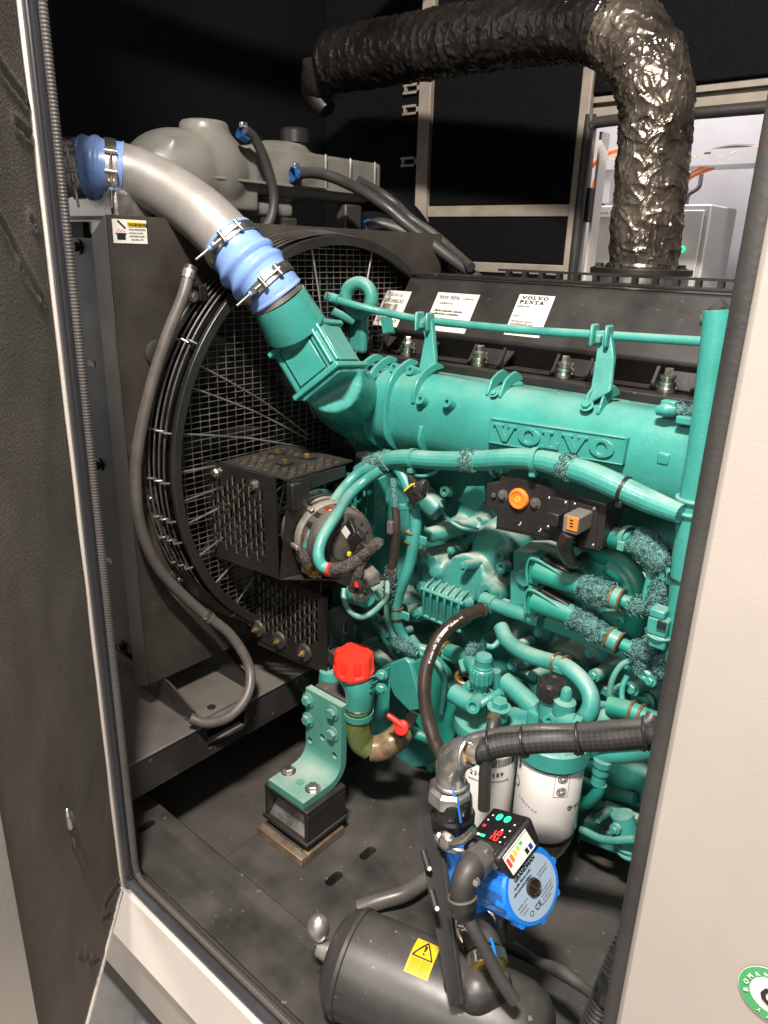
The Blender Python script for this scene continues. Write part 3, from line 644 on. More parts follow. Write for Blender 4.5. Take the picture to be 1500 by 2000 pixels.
# wire fan guard
gd = thing('fan_guard', (-1.25, 1.27, -0.93), 'round wire mesh fan guard with stacked hoops round its rim', 'fan guard')
GC = V((0, RC.y - 0.012, RC.z))
def hoop(x, R, r, name, m): MB().torus((x, GC.y, GC.z), X, R, r, 110, 6).build(name, m, gd)
for i in range(5): hoop(XF + 0.012 + i * 0.0145, 0.482 - 0.0018 * i, 0.0021, 'hoop_wire', HOOPM)
MB().lathe([(0.452, 0), (0.472, 0), (0.472, 0.012), (0.452, 0.012), (0.452, 0)], (XF + 0.086, GC.y, GC.z), X, 128).build('front_ring', PLASTIC, gd, bevel=0.002)
MB().lathe([(0.455, -0.10), (0.456, 0.005)], (XF + 0.082, GC.y, GC.z), X, 128).build('inner_duct', FOAM, gd)
xm = XF + 0.062; g = MB()
def wire(p, q, r=0.0011, n=4):
    p = V(p); q = V(q); ax_ = (q - p).normalized(); u = ax_.orthogonal().normalized(); v = ax_.cross(u)
    g.add([p + (u * math.cos(2 * math.pi * i / n) + v * math.sin(2 * math.pi * i / n)) * r for i in range(n)] + [q + (u * math.cos(2 * math.pi * i / n) + v * math.sin(2 * math.pi * i / n)) * r for i in range(n)], [(i, (i + 1) % n, n + (i + 1) % n, n + i) for i in range(n)])
Rm = 0.452
yy = -Rm + 0.01
while yy < Rm:
    h = math.sqrt(max(0, Rm * Rm - yy * yy)); N_ = 10
    for i in range(N_):
        a = -h + 2 * h * i / N_; c = -h + 2 * h * (i + 1) / N_
        wire((xm + 0.004 * math.sin(a * 9 + yy * 5), GC.y + yy, GC.z + a), (xm + 0.004 * math.sin(c * 9 + yy * 5), GC.y + yy, GC.z + c), 0.00095)
    yy += 0.0225
zz = -Rm + 0.008
while zz < Rm:
    h = math.sqrt(max(0, Rm * Rm - zz * zz)); wire((xm + 0.002, GC.y - h, GC.z + zz), (xm + 0.002, GC.y + h, GC.z + zz), 0.00095); zz += 0.0125
mo = g.build('wire_mesh', WIREM, gd); mo['kind'] = 'stuff'
for a in (178, 186, 192.5, 150, 156, 168, 203, 214, 225, 126, 100, 75, 50, 240, 262, 285, 310, 10, 350, 30):
    c, s_ = math.cos(math.radians(a)), math.sin(math.radians(a)); off = 0.016 * (-1 if a % 2 else 1)
    tube('spoke_rod', [(XF + 0.078, GC.y + c * 0.465, GC.z + s_ * 0.465), (XF + 0.085, GC.y + c * 0.28, GC.z + s_ * 0.28), (XF + 0.082, GC.y + c * 0.10 - s_ * off, GC.z + s_ * 0.10 + c * off)], 0.0022, WIREM, gd, n=6, k=2)
for a in (146, 168, 180, 190, 196, 204, 226, 240):
    c, s_ = math.cos(math.radians(a)), math.sin(math.radians(a))
    P = [V((XF + 0.085 - 0.012 * k, GC.y + c * (0.472 + (0.012 if k % 2 else 0)), GC.z + s_ * (0.472 + (0.012 if k % 2 else 0)))) for k in range(7)]
    tube('guard_clip', P, 0.0022, WIREM, gd, n=6, k=4)
fn = thing('cooling_fan', (-1.42, 1.27, -0.45), 'black cooling fan turning behind the wire mesh guard', 'fan')
for k in range(9):
    a0 = 2 * math.pi * k / 9 + 0.28; vs = []; fs = []
    for i in range(9):
        r = 0.10 + 0.325 * i / 8; wd = 0.055 + 0.075 * i / 8
        for j in (-1, 0, 1):
            a = a0 + j * wd / r * 0.5 + 0.18 * (i / 8) ** 2
            vs.append((XF - 0.07 - j * 0.028 - 0.006 * (1 - j * j), GC.y + r * math.cos(a), GC.z + r * math.sin(a)))
    for i in range(8):
        for j in range(2): q = i * 3 + j; fs.append((q, q + 1, q + 4, q + 3))
    bo = MB().add(vs, fs).build('blade', mat('fan_plastic', (0.035, 0.032, 0.03), 0.4, var=0.3, vscale=25), fn, smooth=60)
    so = bo.modifiers.new('t', 'SOLIDIFY'); so.thickness = 0.004
MB().lathe([(0, 0.05), (0.09, 0.05), (0.105, 0.04), (0.11, -0.03), (0, -0.03)], (XF - 0.07, GC.y, GC.z), X, 40).build('hub', BLACK, fn)

# hose running down the shroud
hs = tube('radiator_hose', [at(370, 532, x=XF + 0.055), at(357, 580, x=XF + 0.06), at(325, 660, x=XF + 0.055), at(295, 755, x=XF + 0.05), at(272, 860, x=XF + 0.045), at(265, 940, x=XF + 0.045), at(275, 1030, x=XF + 0.045), at(310, 1110, x=XF + 0.045), at(360, 1165, x=XF + 0.05), at(400, 1200, x=XF + 0.06), at(450, 1240, x=XF + 0.085), at(486, 1300, x=XF + 0.12), at(484, 1355, x=XF + 0.15), at(450, 1398, x=XF + 0.155), at(405, 1412, x=XF + 0.14), at(372, 1402, x=XF + 0.115)], 0.0115, GREYH, n=16)
tag(hs, 'grey rubber hose curving down the shroud and looping onto the beam', 'hose')
p, t = at(369, 537, x=XF + 0.055), (at(370, 532, x=XF + 0.055) - at(357, 580, x=XF + 0.06))
band('hose_clip', p, t, 0.0125, 0.016, STEEL, hs); MB().lathe([(0, 0), (0.014, 0), (0.014, 0.008), (0, 0.008)], p + t.normalized() * 0.008, t, 20).build('end_cap', RUBBER, hs)
p = at(401, 1200, x=XF + 0.06); t = at(450, 1240, x=XF + 0.085) - at(360, 1165, x=XF + 0.05)
band('hose_clip', p, t, 0.0125, 0.008, STEEL, hs); band('hose_clip', p + t.normalized() * 0.014, t, 0.0125, 0.006, GREYH, hs)
o = tag(MB().obox(at(386, 572, x=XF + 0.03), X, Y, Z, 0.02, 0.010, 0.016).build('hose_bracket', BLACK, bevel=0.003), 'small black bracket beside the top end of the grey hose', 'bracket')
hexbolt('bolt', at(378, 578, x=XF + 0.052), X, 0.008, STEEL, o)

# ================================================================ EXPANSION TANK
et = thing('expansion_tank', (-1.6, 1.4, 0.05), 'milky plastic expansion tank above the radiator, dim in the shade', 'tank')
xe = -1.58
def te(px, py): return at(px, py, x=xe)
a0 = te(300, 300).y; a1 = te(768, 380).y
b = MB()
b.ball((xe - .09, te(395, 330).y, te(400, 338).z), 0.10, 40, (1.0, 1.45, 1.02)); b.ball((xe - .09, te(450, 330).y, te(400, 330).z), 0.10, 40, (1.0, 1.1, 1.1))
b.box(xe - 0.17, xe - .012, te(345, 300).y, te(512, 300).y, te(400, 425).z + 0.02, te(400, 275).z)
b.ball((xe - .085, te(590, 330).y, te(640, 342).z), .080, 40, (.95, 2.0, 1.0))
b.box(xe - 0.14, xe - 0.02, te(505, 300).y, te(755, 350).y, te(640, 390).z, te(640, 300).z)
b.ball((xe - 0.09, te(350, 330).y, te(350, 345).z), 0.085, 18, (1, 1.0, 1.0))
b.cyl((xe - 0.10, te(448, 230).y, te(448, 262).z - 0.02), (xe - 0.10, te(448, 230).y, te(448, 229).z), 0.062)
b.cyl((xe - 0.08, te(616, 280).y, te(616, 290).z - 0.02), (xe - 0.08, te(616, 280).y, te(616, 268).z), 0.032)
b.box(xe - 0.15, xe - 0.03, te(520, 430).y, te(590, 430).y, te(560, 425).z, te(560, 395).z)
b.build('tank_body', PLAST, et, remesh=0.006, relax=14)
zsm = te(500, 356).z
MB().box(xe - 0.19, xe + 0.007, te(345, 345).y, te(775, 390).y, zsm - 0.0035, zsm + 0.0035).build('weld_seam', PLAST, et, bevel=0.002)
for k in range(3):
    yk = te(640 + 48 * k, 330).y; MB().box(xe - 0.012, xe - 0.004, yk - 0.004, yk + 0.004, te(640, 380).z + 0.01, te(640, 300).z).build('moulded_rib', PLAST, et, bevel=0.004)
MB().lathe([(0, 0), (0.040, 0), (0.040, 0.03), (0.034, 0.036), (0, 0.036)], (xe - 0.08, te(616, 280).y, te(616, 268).z - 0.01), Z, 24).build('filler_cap', PLASTIC, et)
MB().box(xe - 0.05, xe + 0.004, te(530, 440).y, te(580, 440).y, te(555, 462).z, te(555, 425).z).build('mounting_ear', BLACKM, et, bevel=0.006)
ring('ear_hole', (xe + 0.006, te(555, 445).y, te(555, 445).z), X, 0.008, 0.0025, STEEL, et)
MB().box(xe - 0.05, xe - 0.01, te(680, 440).y, te(712, 440).y, te(700, 466).z, te(700, 400).z).build('mounting_ear', BLACKM, et, bevel=0.006)
hg = 'black hoses round the expansion tank'
for P, r, lb, bl in [
    ([(478, 254), (495, 268), (512, 300), (526, 340), (535, 385), (530, 425), (515, 452)], 10, 'black hose dropping from the neck of the milky tank', (476, 262)),
    ([(582, 338), (620, 338), (660, 350), (710, 375), (755, 405), (790, 435), (835, 470), (880, 505), (935, 545)], 11, 'long black hose sloping from the tank seam towards the rocker cover', (578, 340)),
    ([(700, 352), (740, 375), (775, 400), (800, 425), (850, 460), (890, 495), (920, 522)], 9, 'second black hose lying above the long sloping one', None),
    ([(718, 448), (745, 440), (790, 455), (830, 490), (880, 520), (930, 560)], 14, 'black hose leaving the blue clamp under the tank end', (722, 446))]:
    n_ = len(P); Q = [at(px, py, x=xe + 0.03 + (0.35 * (i / (n_ - 1)) ** 1.5 if n_ > 7 or P[0][0] > 690 else 0.0)) for i, (px, py) in enumerate(P)]
    h_ = tube('tank_hose', Q, wr(Q[0], r), RUBBER, n=12); tag(h_, lb, 'hose', hg)
    if bl:
        c = at(*bl, x=xe + 0.02); t = (Q[1] - Q[0]); band('blue_clamp', c, t, wr(c, r) * 1.15, 0.022, mat('blue_zinc', (0.04, 0.17, 0.5), 0.3, 0.6), h_)
        MB().obox(c + Z * 0.02, X, Y, Z, 0.006, 0.009, 0.006).build('clamp_screw', STEEL, h_, bevel=0.002)
o = tag(tube('air_intake_duct', [(-1.52, 1.93, -0.25), (-1.54, 1.92, -0.05), (-1.58, 1.88, 0.06), (-1.70, 1.82, 0.10)], 0.095, FOAM, n=28), 'large matt black elbow duct behind the black hoses', 'duct')

# ================================================================ CHARGE AIR PIPE
PA = [(80, 350, .73), (120, 332, .76), (160, 328, .79), (205, 330, .82), (250, 338, .855), (300, 358, .885), (350, 388, .91), (400, 425, .93), (445, 470, .945), (490, 523, .96), (535, 572, .98), (575, 640, 1.02), (620, 725, 1.09), (660, 778, 1.17)]
CP = [at(a, b_, y=c) for a, b_, c in PA]; CS = spline(CP, 8)
def seg(i0, i1): return CS[int(i0 * 8):int(i1 * 8) + 1]
def rpi(i): return 0.0475 + (RP - 0.0475) * min(1, max(0, i / 7))
def cpt(i): j = int(i * 8); return CS[j], (CS[min(j + 1, len(CS) - 1)] - CS[max(j - 1, 0)]).normalized()
RP = 0.0530
ip = tube('inlet_pipe', seg(0, 2.4), [rpi(0), rpi(2.4)], PIPEG, n=40, raw=True); tag(ip, 'short grey metal pipe end coming from the radiator corner', 'pipe')
el = tube('charge_air_pipe', seg(3.2, 8.75), [rpi(3.2), rpi(5), rpi(7), rpi(8.75)], PIPEG, n=44, raw=True); tag(el, 'bent grey metal charge air pipe between the two blue couplings', 'pipe')
def coupling(i0, i1, lb, bumps):
    RP = rpi((i0 + i1) / 2)
    S = seg(i0, i1); n_ = len(S)
    def R(k):
        t = k / (n_ - 1)
        return sum(h * math.exp(-((t - c) / 0.075) ** 2) for c, h in bumps)
    # resample finely
    F_ = [S[0].lerp(S[1], 0)]; F_ = []
    for a, b_ in zip(S, S[1:]): F_ += [a.lerp(b_, k / 6) for k in range(6)]
    F_.append(S[-1]); nn = len(F_)
    th = thing('hose_coupling', S[n_ // 2], lb, 'coupling', 'blue silicone couplings of the charge air pipe')
    tube_mb(F_, RP + .002, n=44, raw=True, lump=lambda p, i, j, a, L: sum(h * math.exp(-(((i / (nn - 1)) - c) / 0.07) ** 2) for c, h in bumps) + 0.0016 * (1 if 0.03 > i / (nn - 1) or i / (nn - 1) > 0.97 else 0)).build('silicone_sleeve', BLUEH, th, smooth=60)
    L = (S[-1] - S[0])
    for f, sg in ((0.16, 1), (0.84, -1)):
        c = S[0].lerp(S[-1], f); k = int(f * (n_ - 1)); c = S[k]; t = (S[min(k + 1, n_ - 1)] - S[max(0, k - 1)]).normalized()
        cl = band('band_clamp', c, t, RP + .0040, 0.020, STEEL, th, n=48, th=0.0014)
        out = (-c).normalized(); out = (out - t * out.dot(t)).normalized(); side = t.cross(out)
        if side.z < 0: side = -side
        for dz in (0.55, -0.05):
            d = (out * math.cos(dz) + side * math.sin(dz)).normalized(); q = c + d * (RP + .010)
            MB().cyl(q - t * 0.011, q + t * 0.011, 0.0045, n=12).build('trunnion', STEEL, cl)
        q1 = c + (out * math.cos(0.62) + side * math.sin(0.62)) * (RP + .0135); q2 = c + (out * math.cos(-0.35) + side * math.sin(-0.35)) * (RP + .0115)
        MB().cyl(q1, q2 + (q2 - q1) * 0.25, 0.0028, n=10).build('t_bolt', STEEL, cl)
        qa = q2 + (q2 - q1).normalized() * 0.002
        hexbolt('lock_nut', q2, (q2 - q1), 0.0062, STEEL, cl, washer=False, h=0.009)
        MB().cyl(q2 + (q2 - q1).normalized() * 0.009, q2 + (q2 - q1).normalized() * 0.014, 0.0052, n=12).build('nut_insert', BLUEH, cl)
        MB().cyl(q2 + (q2 - q1).normalized() * 0.014, q2 + (q2 - q1).normalized() * 0.045, 0.0026, n=10).build('bolt_end', STEEL, cl)
coupling(1.35, 3.75, 'blue ribbed silicone coupling at the radiator end of the grey pipe', [(0.40, 0.006), (0.58, 0.006)])
coupling(8.05, 10.15, 'blue ribbed silicone coupling joining the grey pipe to the green throttle', [(0.40, 0.008), (0.62, 0.008)])
tag(tube('pipe_stub', seg(9.6, 10.35), RP, ALU, n=40, raw=True), 'bare metal rim between the lower blue coupling and green housing', 'pipe')

# ================================================================ INTAKE MANIFOLD
im = thing('intake_manifold', (-0.7, 1.25, -0.35), 'glossy teal intake manifold with raised lettering plate and curved ribs', 'manifold')
XL, XRR = -1.07, 0.10
sec = [(1.215, -0.385), (1.205, -0.345), (1.207, -0.300), (1.225, -0.264), (1.262, -0.246), (1.33, -0.254), (1.38, -0.262), (1.38, -0.44), (1.31, -0.44), (1.245, -0.418)]
_sp = spline([V((0, a, c)) for a, c in [sec[8], sec[9]] + sec[:7]], 5); sec = [(p.y, p.z) for p in _sp] + [(1.38, -0.44)]
def section(x, k=1.0, dy=0, dz=0): 
    cy, cz = 1.30, -0.335
    return [V((x, cy + (y - cy) * k + dy, cz + (z - cz) * k + dz)) for y, z in sec]
b = MB(); b.prism(section(XL), (XRR - XL, 0, 0))
# bend up to the throttle
Mp = [at(770, 800, y=1.285), at(715, 800, y=1.275), at(672, 775, y=1.25), at(640, 730, y=1.205)]
for p_, q_, r0, r1 in zip(Mp, Mp[1:], (0.080, 0.083, 0.080), (0.083, 0.080, 0.074)): b.cyl(p_, q_, r0, r1, 32); b.ball(q_, r1 * 0.99, 28)
b.ball(Mp[0], 0.08, 28)
b.build('manifold_body', TEALG, im, remesh=0.0045, relax=10)
# curved ribs on the body
def rib(x, n0, n1, h=0.010, t=0.006, tail=0.0, slant=0.0):
    
    path_ = [(1.262, -0.425), (1.213, -0.39), (1.202, -0.345), (1.204, -0.300), (1.222, -0.259), (1.262, -0.236), (1.30, -0.230)]
    path_ = path_[n0:n1]; sp_ = spline([V((0, a, c)) for a, c in path_], 5); vs = []; fs = []
    for i, p in enumerate(sp_):
        t_ = (sp_[min(i + 1, len(sp_) - 1)] - sp_[max(i - 1, 0)]).normalized(); nrm = V((0, t_.z, -t_.y)) * -1
        if nrm.y > 0 and nrm.z < 0: nrm = -nrm
        f = min(1, i / 3 + tail, (len(sp_) - 1 - i) / 3 + 0.1); sh = slant * (1 - i / len(sp_))
        for dx, up in ((-t, -0.006), (-t * 0.6, h * f), (t * 0.6, h * f), (t, -0.006)):
            q = p + nrm * up; vs.append((x + dx + sh, q.y, q.z))
    for i in range(len(sp_) - 1):
        for j in range(4): fs.append((i * 4 + j, i * 4 + (j + 1) % 4, i * 4 + 4 + (j + 1) % 4, i * 4 + 4 + j))
    n_ = len(sp_) - 1; fs += [(0, 1, 2, 3), (n_ * 4 + 3, n_ * 4 + 2, n_ * 4 + 1, n_ * 4)]
    MB().add(vs, fs).build('rib', TEALG, im, smooth=50, bevel=0.0015)
def xat(px, py): return at(px, py, y=1.205).x
for px, a, c, tl in ((690, 0, 7, 0.9), (716, 0, 7, 0.9), (757, 0, 7, 0.9), (806, 3, 7, 0.2)): rib(xat(px, 800), a, c, tail=tl)
for px in (822,): rib(xat(px, 850), 0, 3, tail=0.9)
for px in (940, 965): rib(xat(px, 778), 4, 7, h=0.016, t=0.004); 
for px in (1128, 1158): rib(xat(px, 810), 4, 7, h=0.016, t=0.004)
for px in (945, 968, 1345): rib(xat(px, 880), 0, 1 + 1, tail=0.9, h=0.012)
def boss(px, py, r, ln, y, par=im, m=TEALG, ax=(-0.1, -0.8, 0.35), hole=True, name='boss'):
    q = at(px, py, y=y); a = _ax(ax)
    return MB().lathe([(r * 1.15, -ln), (r * 1.05, -ln * 0.3), (r, 0), (r * 0.45, 0), (r * 0.42, -ln * 0.5), (0, -ln * 0.5)] if hole else [(r * 1.2, -ln), (r, -0.002), (r * 0.9, 0), (0, 0)], q, a, 22).build(name, m, par)
for px, py, r in ((649, 829, .0105), (680, 829, .0095), (820, 779, .011), (872, 785, .011), (768, 717, .011), (800, 722, .011)):
    boss(px, py, r, 0.03, 1.195 if py > 740 else 1.24)
for px, py in ((625, 778), (643, 797)): boss(px, py, 0.007, 0.02, 1.16, hole=False)
boss(1058, 905, 0.0115, 0.03, 1.205)
# mounting pads with bolt
for px, py in ((965, 768), (1146, 792)):
    q = at(px, py, y=1.222); hexbolt('bolt', q, (0, -0.75, 0.65), 0.0085 if px > 1000 else 0.006, TEALG, im)
for px0, py0 in ((985, 752), (1195, 790)):
    q = at(px0, py0, y=1.30)
    MB().prism([q + V((-0.035, 0.03, -0.012)), q + V((0.030, 0.03, -0.012)), q + V((0.012, -0.035, -0.014)), q + V((-0.050, -0.045, -0.016))], (0, 0, 0.020)).build('pad', TEALG, im, bevel=0.006)
# square boss
q = at(1296, 896, y=1.206); MB().obox(q, X, Z, Y, 0.0105, 0.0105, 0.004).build('square_boss', TEALG, im, bevel=0.004, seg=3)
# name plate with letters
A_ = at(962, 817, y=1.202); B_ = at(1229, 856, y=1.202); C_ = at(955, 864, y=1.198)
ux = (B_ - A_).normalized(); ux = V((ux.x, 0, ux.z)).normalized(); uy = (A_ - C_); uy = V((0, 0.0, 1.0)); wdt = (B_ - A_).length; hgt = (A_ - C_).length * 1.03
pl_o = C_ + V((0, -0.002, 0))
npn = MB().prism([pl_o, pl_o + ux * wdt, pl_o + ux * wdt + uy * hgt, pl_o + uy * hgt], Y * 0.014).build('name_plate', TEALG, im, bevel=0.002)
for a, c, e, f in ((0, 0, wdt, 0.0026), (0, hgt - 0.0026, wdt, hgt), (0, 0, 0.0026, hgt), (wdt - 0.0026, 0, wdt, hgt)):
    P = [pl_o + ux * s_ + uy * t_ for s_, t_ in ((a, c), (e, c), (e, f), (a, f))]
    MB().prism(P, Y * -0.0022).build('plate_border', TEALG, npn, bevel=0.0008)
slab('VOLVO', pl_o + ux * 0.012 + uy * (hgt * 0.17), ux, uy, hgt * 0.66, TEALG, npn, ext=0.0045, kx=(wdt - 0.024) / (hgt * 0.66) / 6.06, gap=0.06, bevel=0.0008)
# rear flange of the manifold against the head
MB().box(-1.13, 0.10, 1.30, 1.362, -0.266, -0.256).build('gasket_flange', TEALG, im, bevel=0.002)

# throttle / flap housing: a tilted box on the bend
thr = thing('throttle_housing', (-1.2, 1.15, -0.25), 'squarish teal throttle housing with recessed panels between blue coupling and manifold', 'housing')
tube('round_neck', seg(10.3, 11.1), [RP + .002, RP + .005, RP + .009], TEALG, thr, n=40, raw=True)
c0, t0 = cpt(11.2); c1, t1 = cpt(12.65); ax_ = (c1 - c0).normalized()
vw = (-(c0 + c1)).normalized(); ax_ = ((ax_ - vw * ax_.dot(vw)).normalized() * .95 + vw * .30).normalized(); sd = ax_.cross(vw).normalized()            # sd: to the picture's upper right or lower left
if sd.dot(AX * 1) < 0: sd = -sd
up_ = (sd * 0.88 + vw * 0.47); up_ = (up_ - ax_ * up_.dot(ax_)).normalized(); fr_ = ax_.cross(up_)
if fr_.dot(vw) < 0: fr_ = -fr_
cc = at(622, 703, d=(c0 + c1).dot(FWD) / 2 - .045); hl = .050; hw_ = 0.056
MB().obox(cc, ax_, fr_, up_, hl, hw_, hw_).build('housing_block', TEALG, thr, bevel=0.010, seg=3)
bb_ = MB(); e0 = cc + ax_ * (hl + .004); bb_.obox(e0, ax_, fr_, up_, .012, hw_ * .97, hw_ * .97)
for f0, f1, ra, rb in ((0, .35, .062, .070), (.35, .7, .070, .076), (.7, 1, .076, .080)):
    T_ = at(690, 785, y=1.262); bb_.cyl(e0.lerp(T_, f0), e0.lerp(T_, f1), ra, rb, 28); bb_.ball(e0.lerp(T_, f1), rb * .98, 24)
bb_.build('outlet_bend', TEALG, thr, remesh=.0045, relax=12)
bn = MB(); s0_ = cc - ax_ * (hl + .002); bn.obox(s0_, ax_, fr_, up_, .008, hw_ * .9, hw_ * .9); T_ = CS[int(10.75 * 8)]; bn.cyl(s0_, T_, .058, .056, 32); bn.ball(T_, .055, 24); bn.build('inlet_collar', TEALG, thr, remesh=.0045, relax=8)
for s_ in (-1, 1): MB().obox(cc + ax_ * (s_ * hl), ax_, fr_, up_, 0.006, hw_ + 0.006, hw_ + 0.006).build('end_flange', TEALG, thr, bevel=0.003)
for nrm, oth in ((fr_, up_), (up_, fr_)):
    MB().obox(cc + nrm * (hw_ + 0.0015), ax_, oth, nrm, hl * 0.80, hw_ * 0.62, 0.002).build('side_panel', TEALG, thr, bevel=0.0015)
    ln = MB()
    for s_ in (-1, 1): ln.obox(cc + nrm * (hw_ + 0.0005) + oth * (s_ * hw_ * 0.66), ax_, oth, nrm, hl * 0.82, 0.0012, 0.0004)
    ln.build('panel_groove', INK, thr, smooth=0)
for k in (0.30, 0.55):
    q = cc + (fr_ * 1 + up_ * 1) * hw_ * 0.97 + (up_ - fr_) * 0.018 * (k - 0.4)
    MB().cyl(q - ax_ * hl * 0.8 + (up_ - fr_) * 0.02 * (k - 0.4), q + ax_ * hl * 0.8 + (up_ - fr_) * 0.02 * (k - 0.4), 0.004, n=10).build('long_bolt', TEALG, thr)


# ================================================================ ROCKER COVER
rc = thing('rocker_cover', (-0.8, 1.5, -0.2), 'long black rocker cover with three paper labels and spring bolts below', 'cover')
xl, xr = -1.21, 0.15
b = MB(); b.prism([(xl, 1.505, -0.062), (xl, 1.425, -0.185), (xl, 1.47, -0.24), (xl, 1.75, -0.24), (xl, 1.75, -0.062)], (xr - xl, 0, 0)); b.build('cover_body', BLACK, rc, bevel=0.006)
MB().box(xl - 0.03, xr, 1.365, 1.75, -0.262, -0.238).build('base_flange', BLACK, rc, bevel=0.004)
MB().box(xl, xr, 1.50, 1.53, -0.058, -0.050).build('top_edge', BLACK, rc, bevel=0.002)
for i in range(26):
    xx = -0.93 + i * 0.042; MB().box(xx, xx + 0.010, 1.50, 1.515, -0.050, -0.038).build('edge_tooth', BLACK, rc, smooth=0)
MB().box(-0.95, xr, 1.50, 1.515, -0.038, -0.033).build('heat_shield_edge', BLACK, rc, smooth=0)
SP = [(715, 663), (797, 671), (938, 686), (1105, 703), (1308, 722)]
for k, (px, py) in enumerate(SP):
    q = at(px, py, y=1.40); q.z = -0.237
    s_ = 1.0
    b = MB().lathe([(0, 0), (0.017, 0), (0.018, 0.008), (0.0165, 0.010), (0.0165, 0.013), (0.018, 0.015), (0.018, 0.020), (0.014, 0.022), (0.014, 0.025), (0.0165, 0.027), (0.0165, 0.031), (0.010, 0.033), (0, 0.033)], q, Z, 28).build('spring_stack', STEEL, rc)
    hexbolt('bolt', q + Z * 0.033, Z, 0.0085, STEEL, b, washer=False, h=0.012)
    for sx in (-0.036, 0.040): MB().prism([q + V((sx, 0.0, 0)), q + V((sx, 0.05, 0)), q + V((sx, 0.05, 0.065)), q + V((sx, 0.012, 0.012))], (0.006, 0, 0)).build('web', BLACK, rc, smooth=0)
    MB().prism([q + V((-0.036, 0.022, 0)), q + V((0.046, 0.022, 0)), q + V((0.090, 0.06, 0.08)), q + V((0.0, 0.06, 0.08))], (0, 0.01, 0)).build('pocket_wall', PLASTIC, rc, bevel=0.01)
# labels on the sloping face
sl = V((0, 0.080, 0.123)).normalized(); slo = V((0, -sl.z, sl.y))
def on_slope(px, py):
    c = at(px, py, d=1.0); P0 = V((0, 1.425, -0.185)); nn = V((0, 0.123, -0.080)); k = P0.dot(nn) / c.dot(nn); return c * k
def slope_label(tl, tr, h, lines, head=None):
    a = on_slope(*tl); c = on_slope(*tr); w_ = abs(c.x - a.x); o = V((a.x, a.y, a.z)) - sl * h
    lb = card('paper_label', o, X, sl, w_, h, PAPER, rc, off=0.0012)
    nn = X.cross(sl); o = o + nn * 0.0018
    for kx, ky, hh, s_, dark in lines:
        if isinstance(s_, float): dashes(o + X * (w_ * kx) + sl * (h * ky), X, sl, w_ * s_, h * hh * .7, INK if dark else GINK, lb, int(ky * 100)); continue
        text(s_, o + X * (w_ * kx) + sl * (h * ky), X, sl, h * hh, INK if dark else GINK, lb)
    return lb, o, w_, h
l1 = slope_label((757, 567), (806, 568), 0.098, [(.08, .84, .105, 'CHASSIS ID', 0), (.08, .66, .14, 'VP-308232', 1), (.08, .28, .10, 'SERIAL NO', 0), (.08, .10, .13, '2012097257', 1)])
bb = MB()
for i in range(22):
    if random.random() < .85: x_ = 0.08 + i * 0.028; o = l1[1]; bb.prism([o + X * (l1[2] * x_) + sl * (l1[3] * .42), o + X * (l1[2] * (x_ + .018 * random.uniform(.5, 1))) + sl * (l1[3] * .42), o + X * (l1[2] * (x_ + .016)) + sl * (l1[3] * .62), o + X * (l1[2] * x_) + sl * (l1[3] * .62)], slo * 0.0003)
bb.build('barcode', INK, l1[0], smooth=0)
l2 = slope_label((857, 571), (940, 573), 0.100, [(.66, .85, .06, .24, 0), (.14, .70, .08, .32, 0), (.10, .50, .085, .66, 1), (.10, .42, .08, .60, 1), (.08, .28, .07, .42, 0), (.08, .20, .07, .52, 0), (.08, .12, .065, .62, 0)])
slab('VOLVO', l2[1] + X * l2[2] * .08 + sl * l2[3] * .83, X, sl, l2[3] * .085, INK, l2[0], ext=0.0003, name='brand_lettering', each=False, gap=.1, kx=.50)
slab('PENTA', l2[1] + X * l2[2] * .35 + sl * l2[3] * .83, X, sl, l2[3] * .085, INK, l2[0], ext=0.0003, name='brand_lettering', each=False, gap=.1, kx=.56)
l3 = slope_label((1016, 575), (1087, 576), 0.100, [(.05, .69, .07, .38, 0), (.06, .45, .08, .18, 0), (.06, .32, .08, .58, 0), (.06, .25, .08, .66, 0)])
slab('VOLVO', l3[1] + X * l3[2] * .10 + sl * l3[3] * .88, X, sl, l3[3] * .085, INK, l3[0], ext=0.0003, name='brand_lettering', each=False, gap=.12, kx=1.25)
slab('PENTA', l3[1] + X * l3[2] * .08 + sl * l3[3] * .77, X, sl, l3[3] * .085, INK, l3[0], ext=0.0003, name='brand_lettering', each=False, gap=.12, kx=1.3)
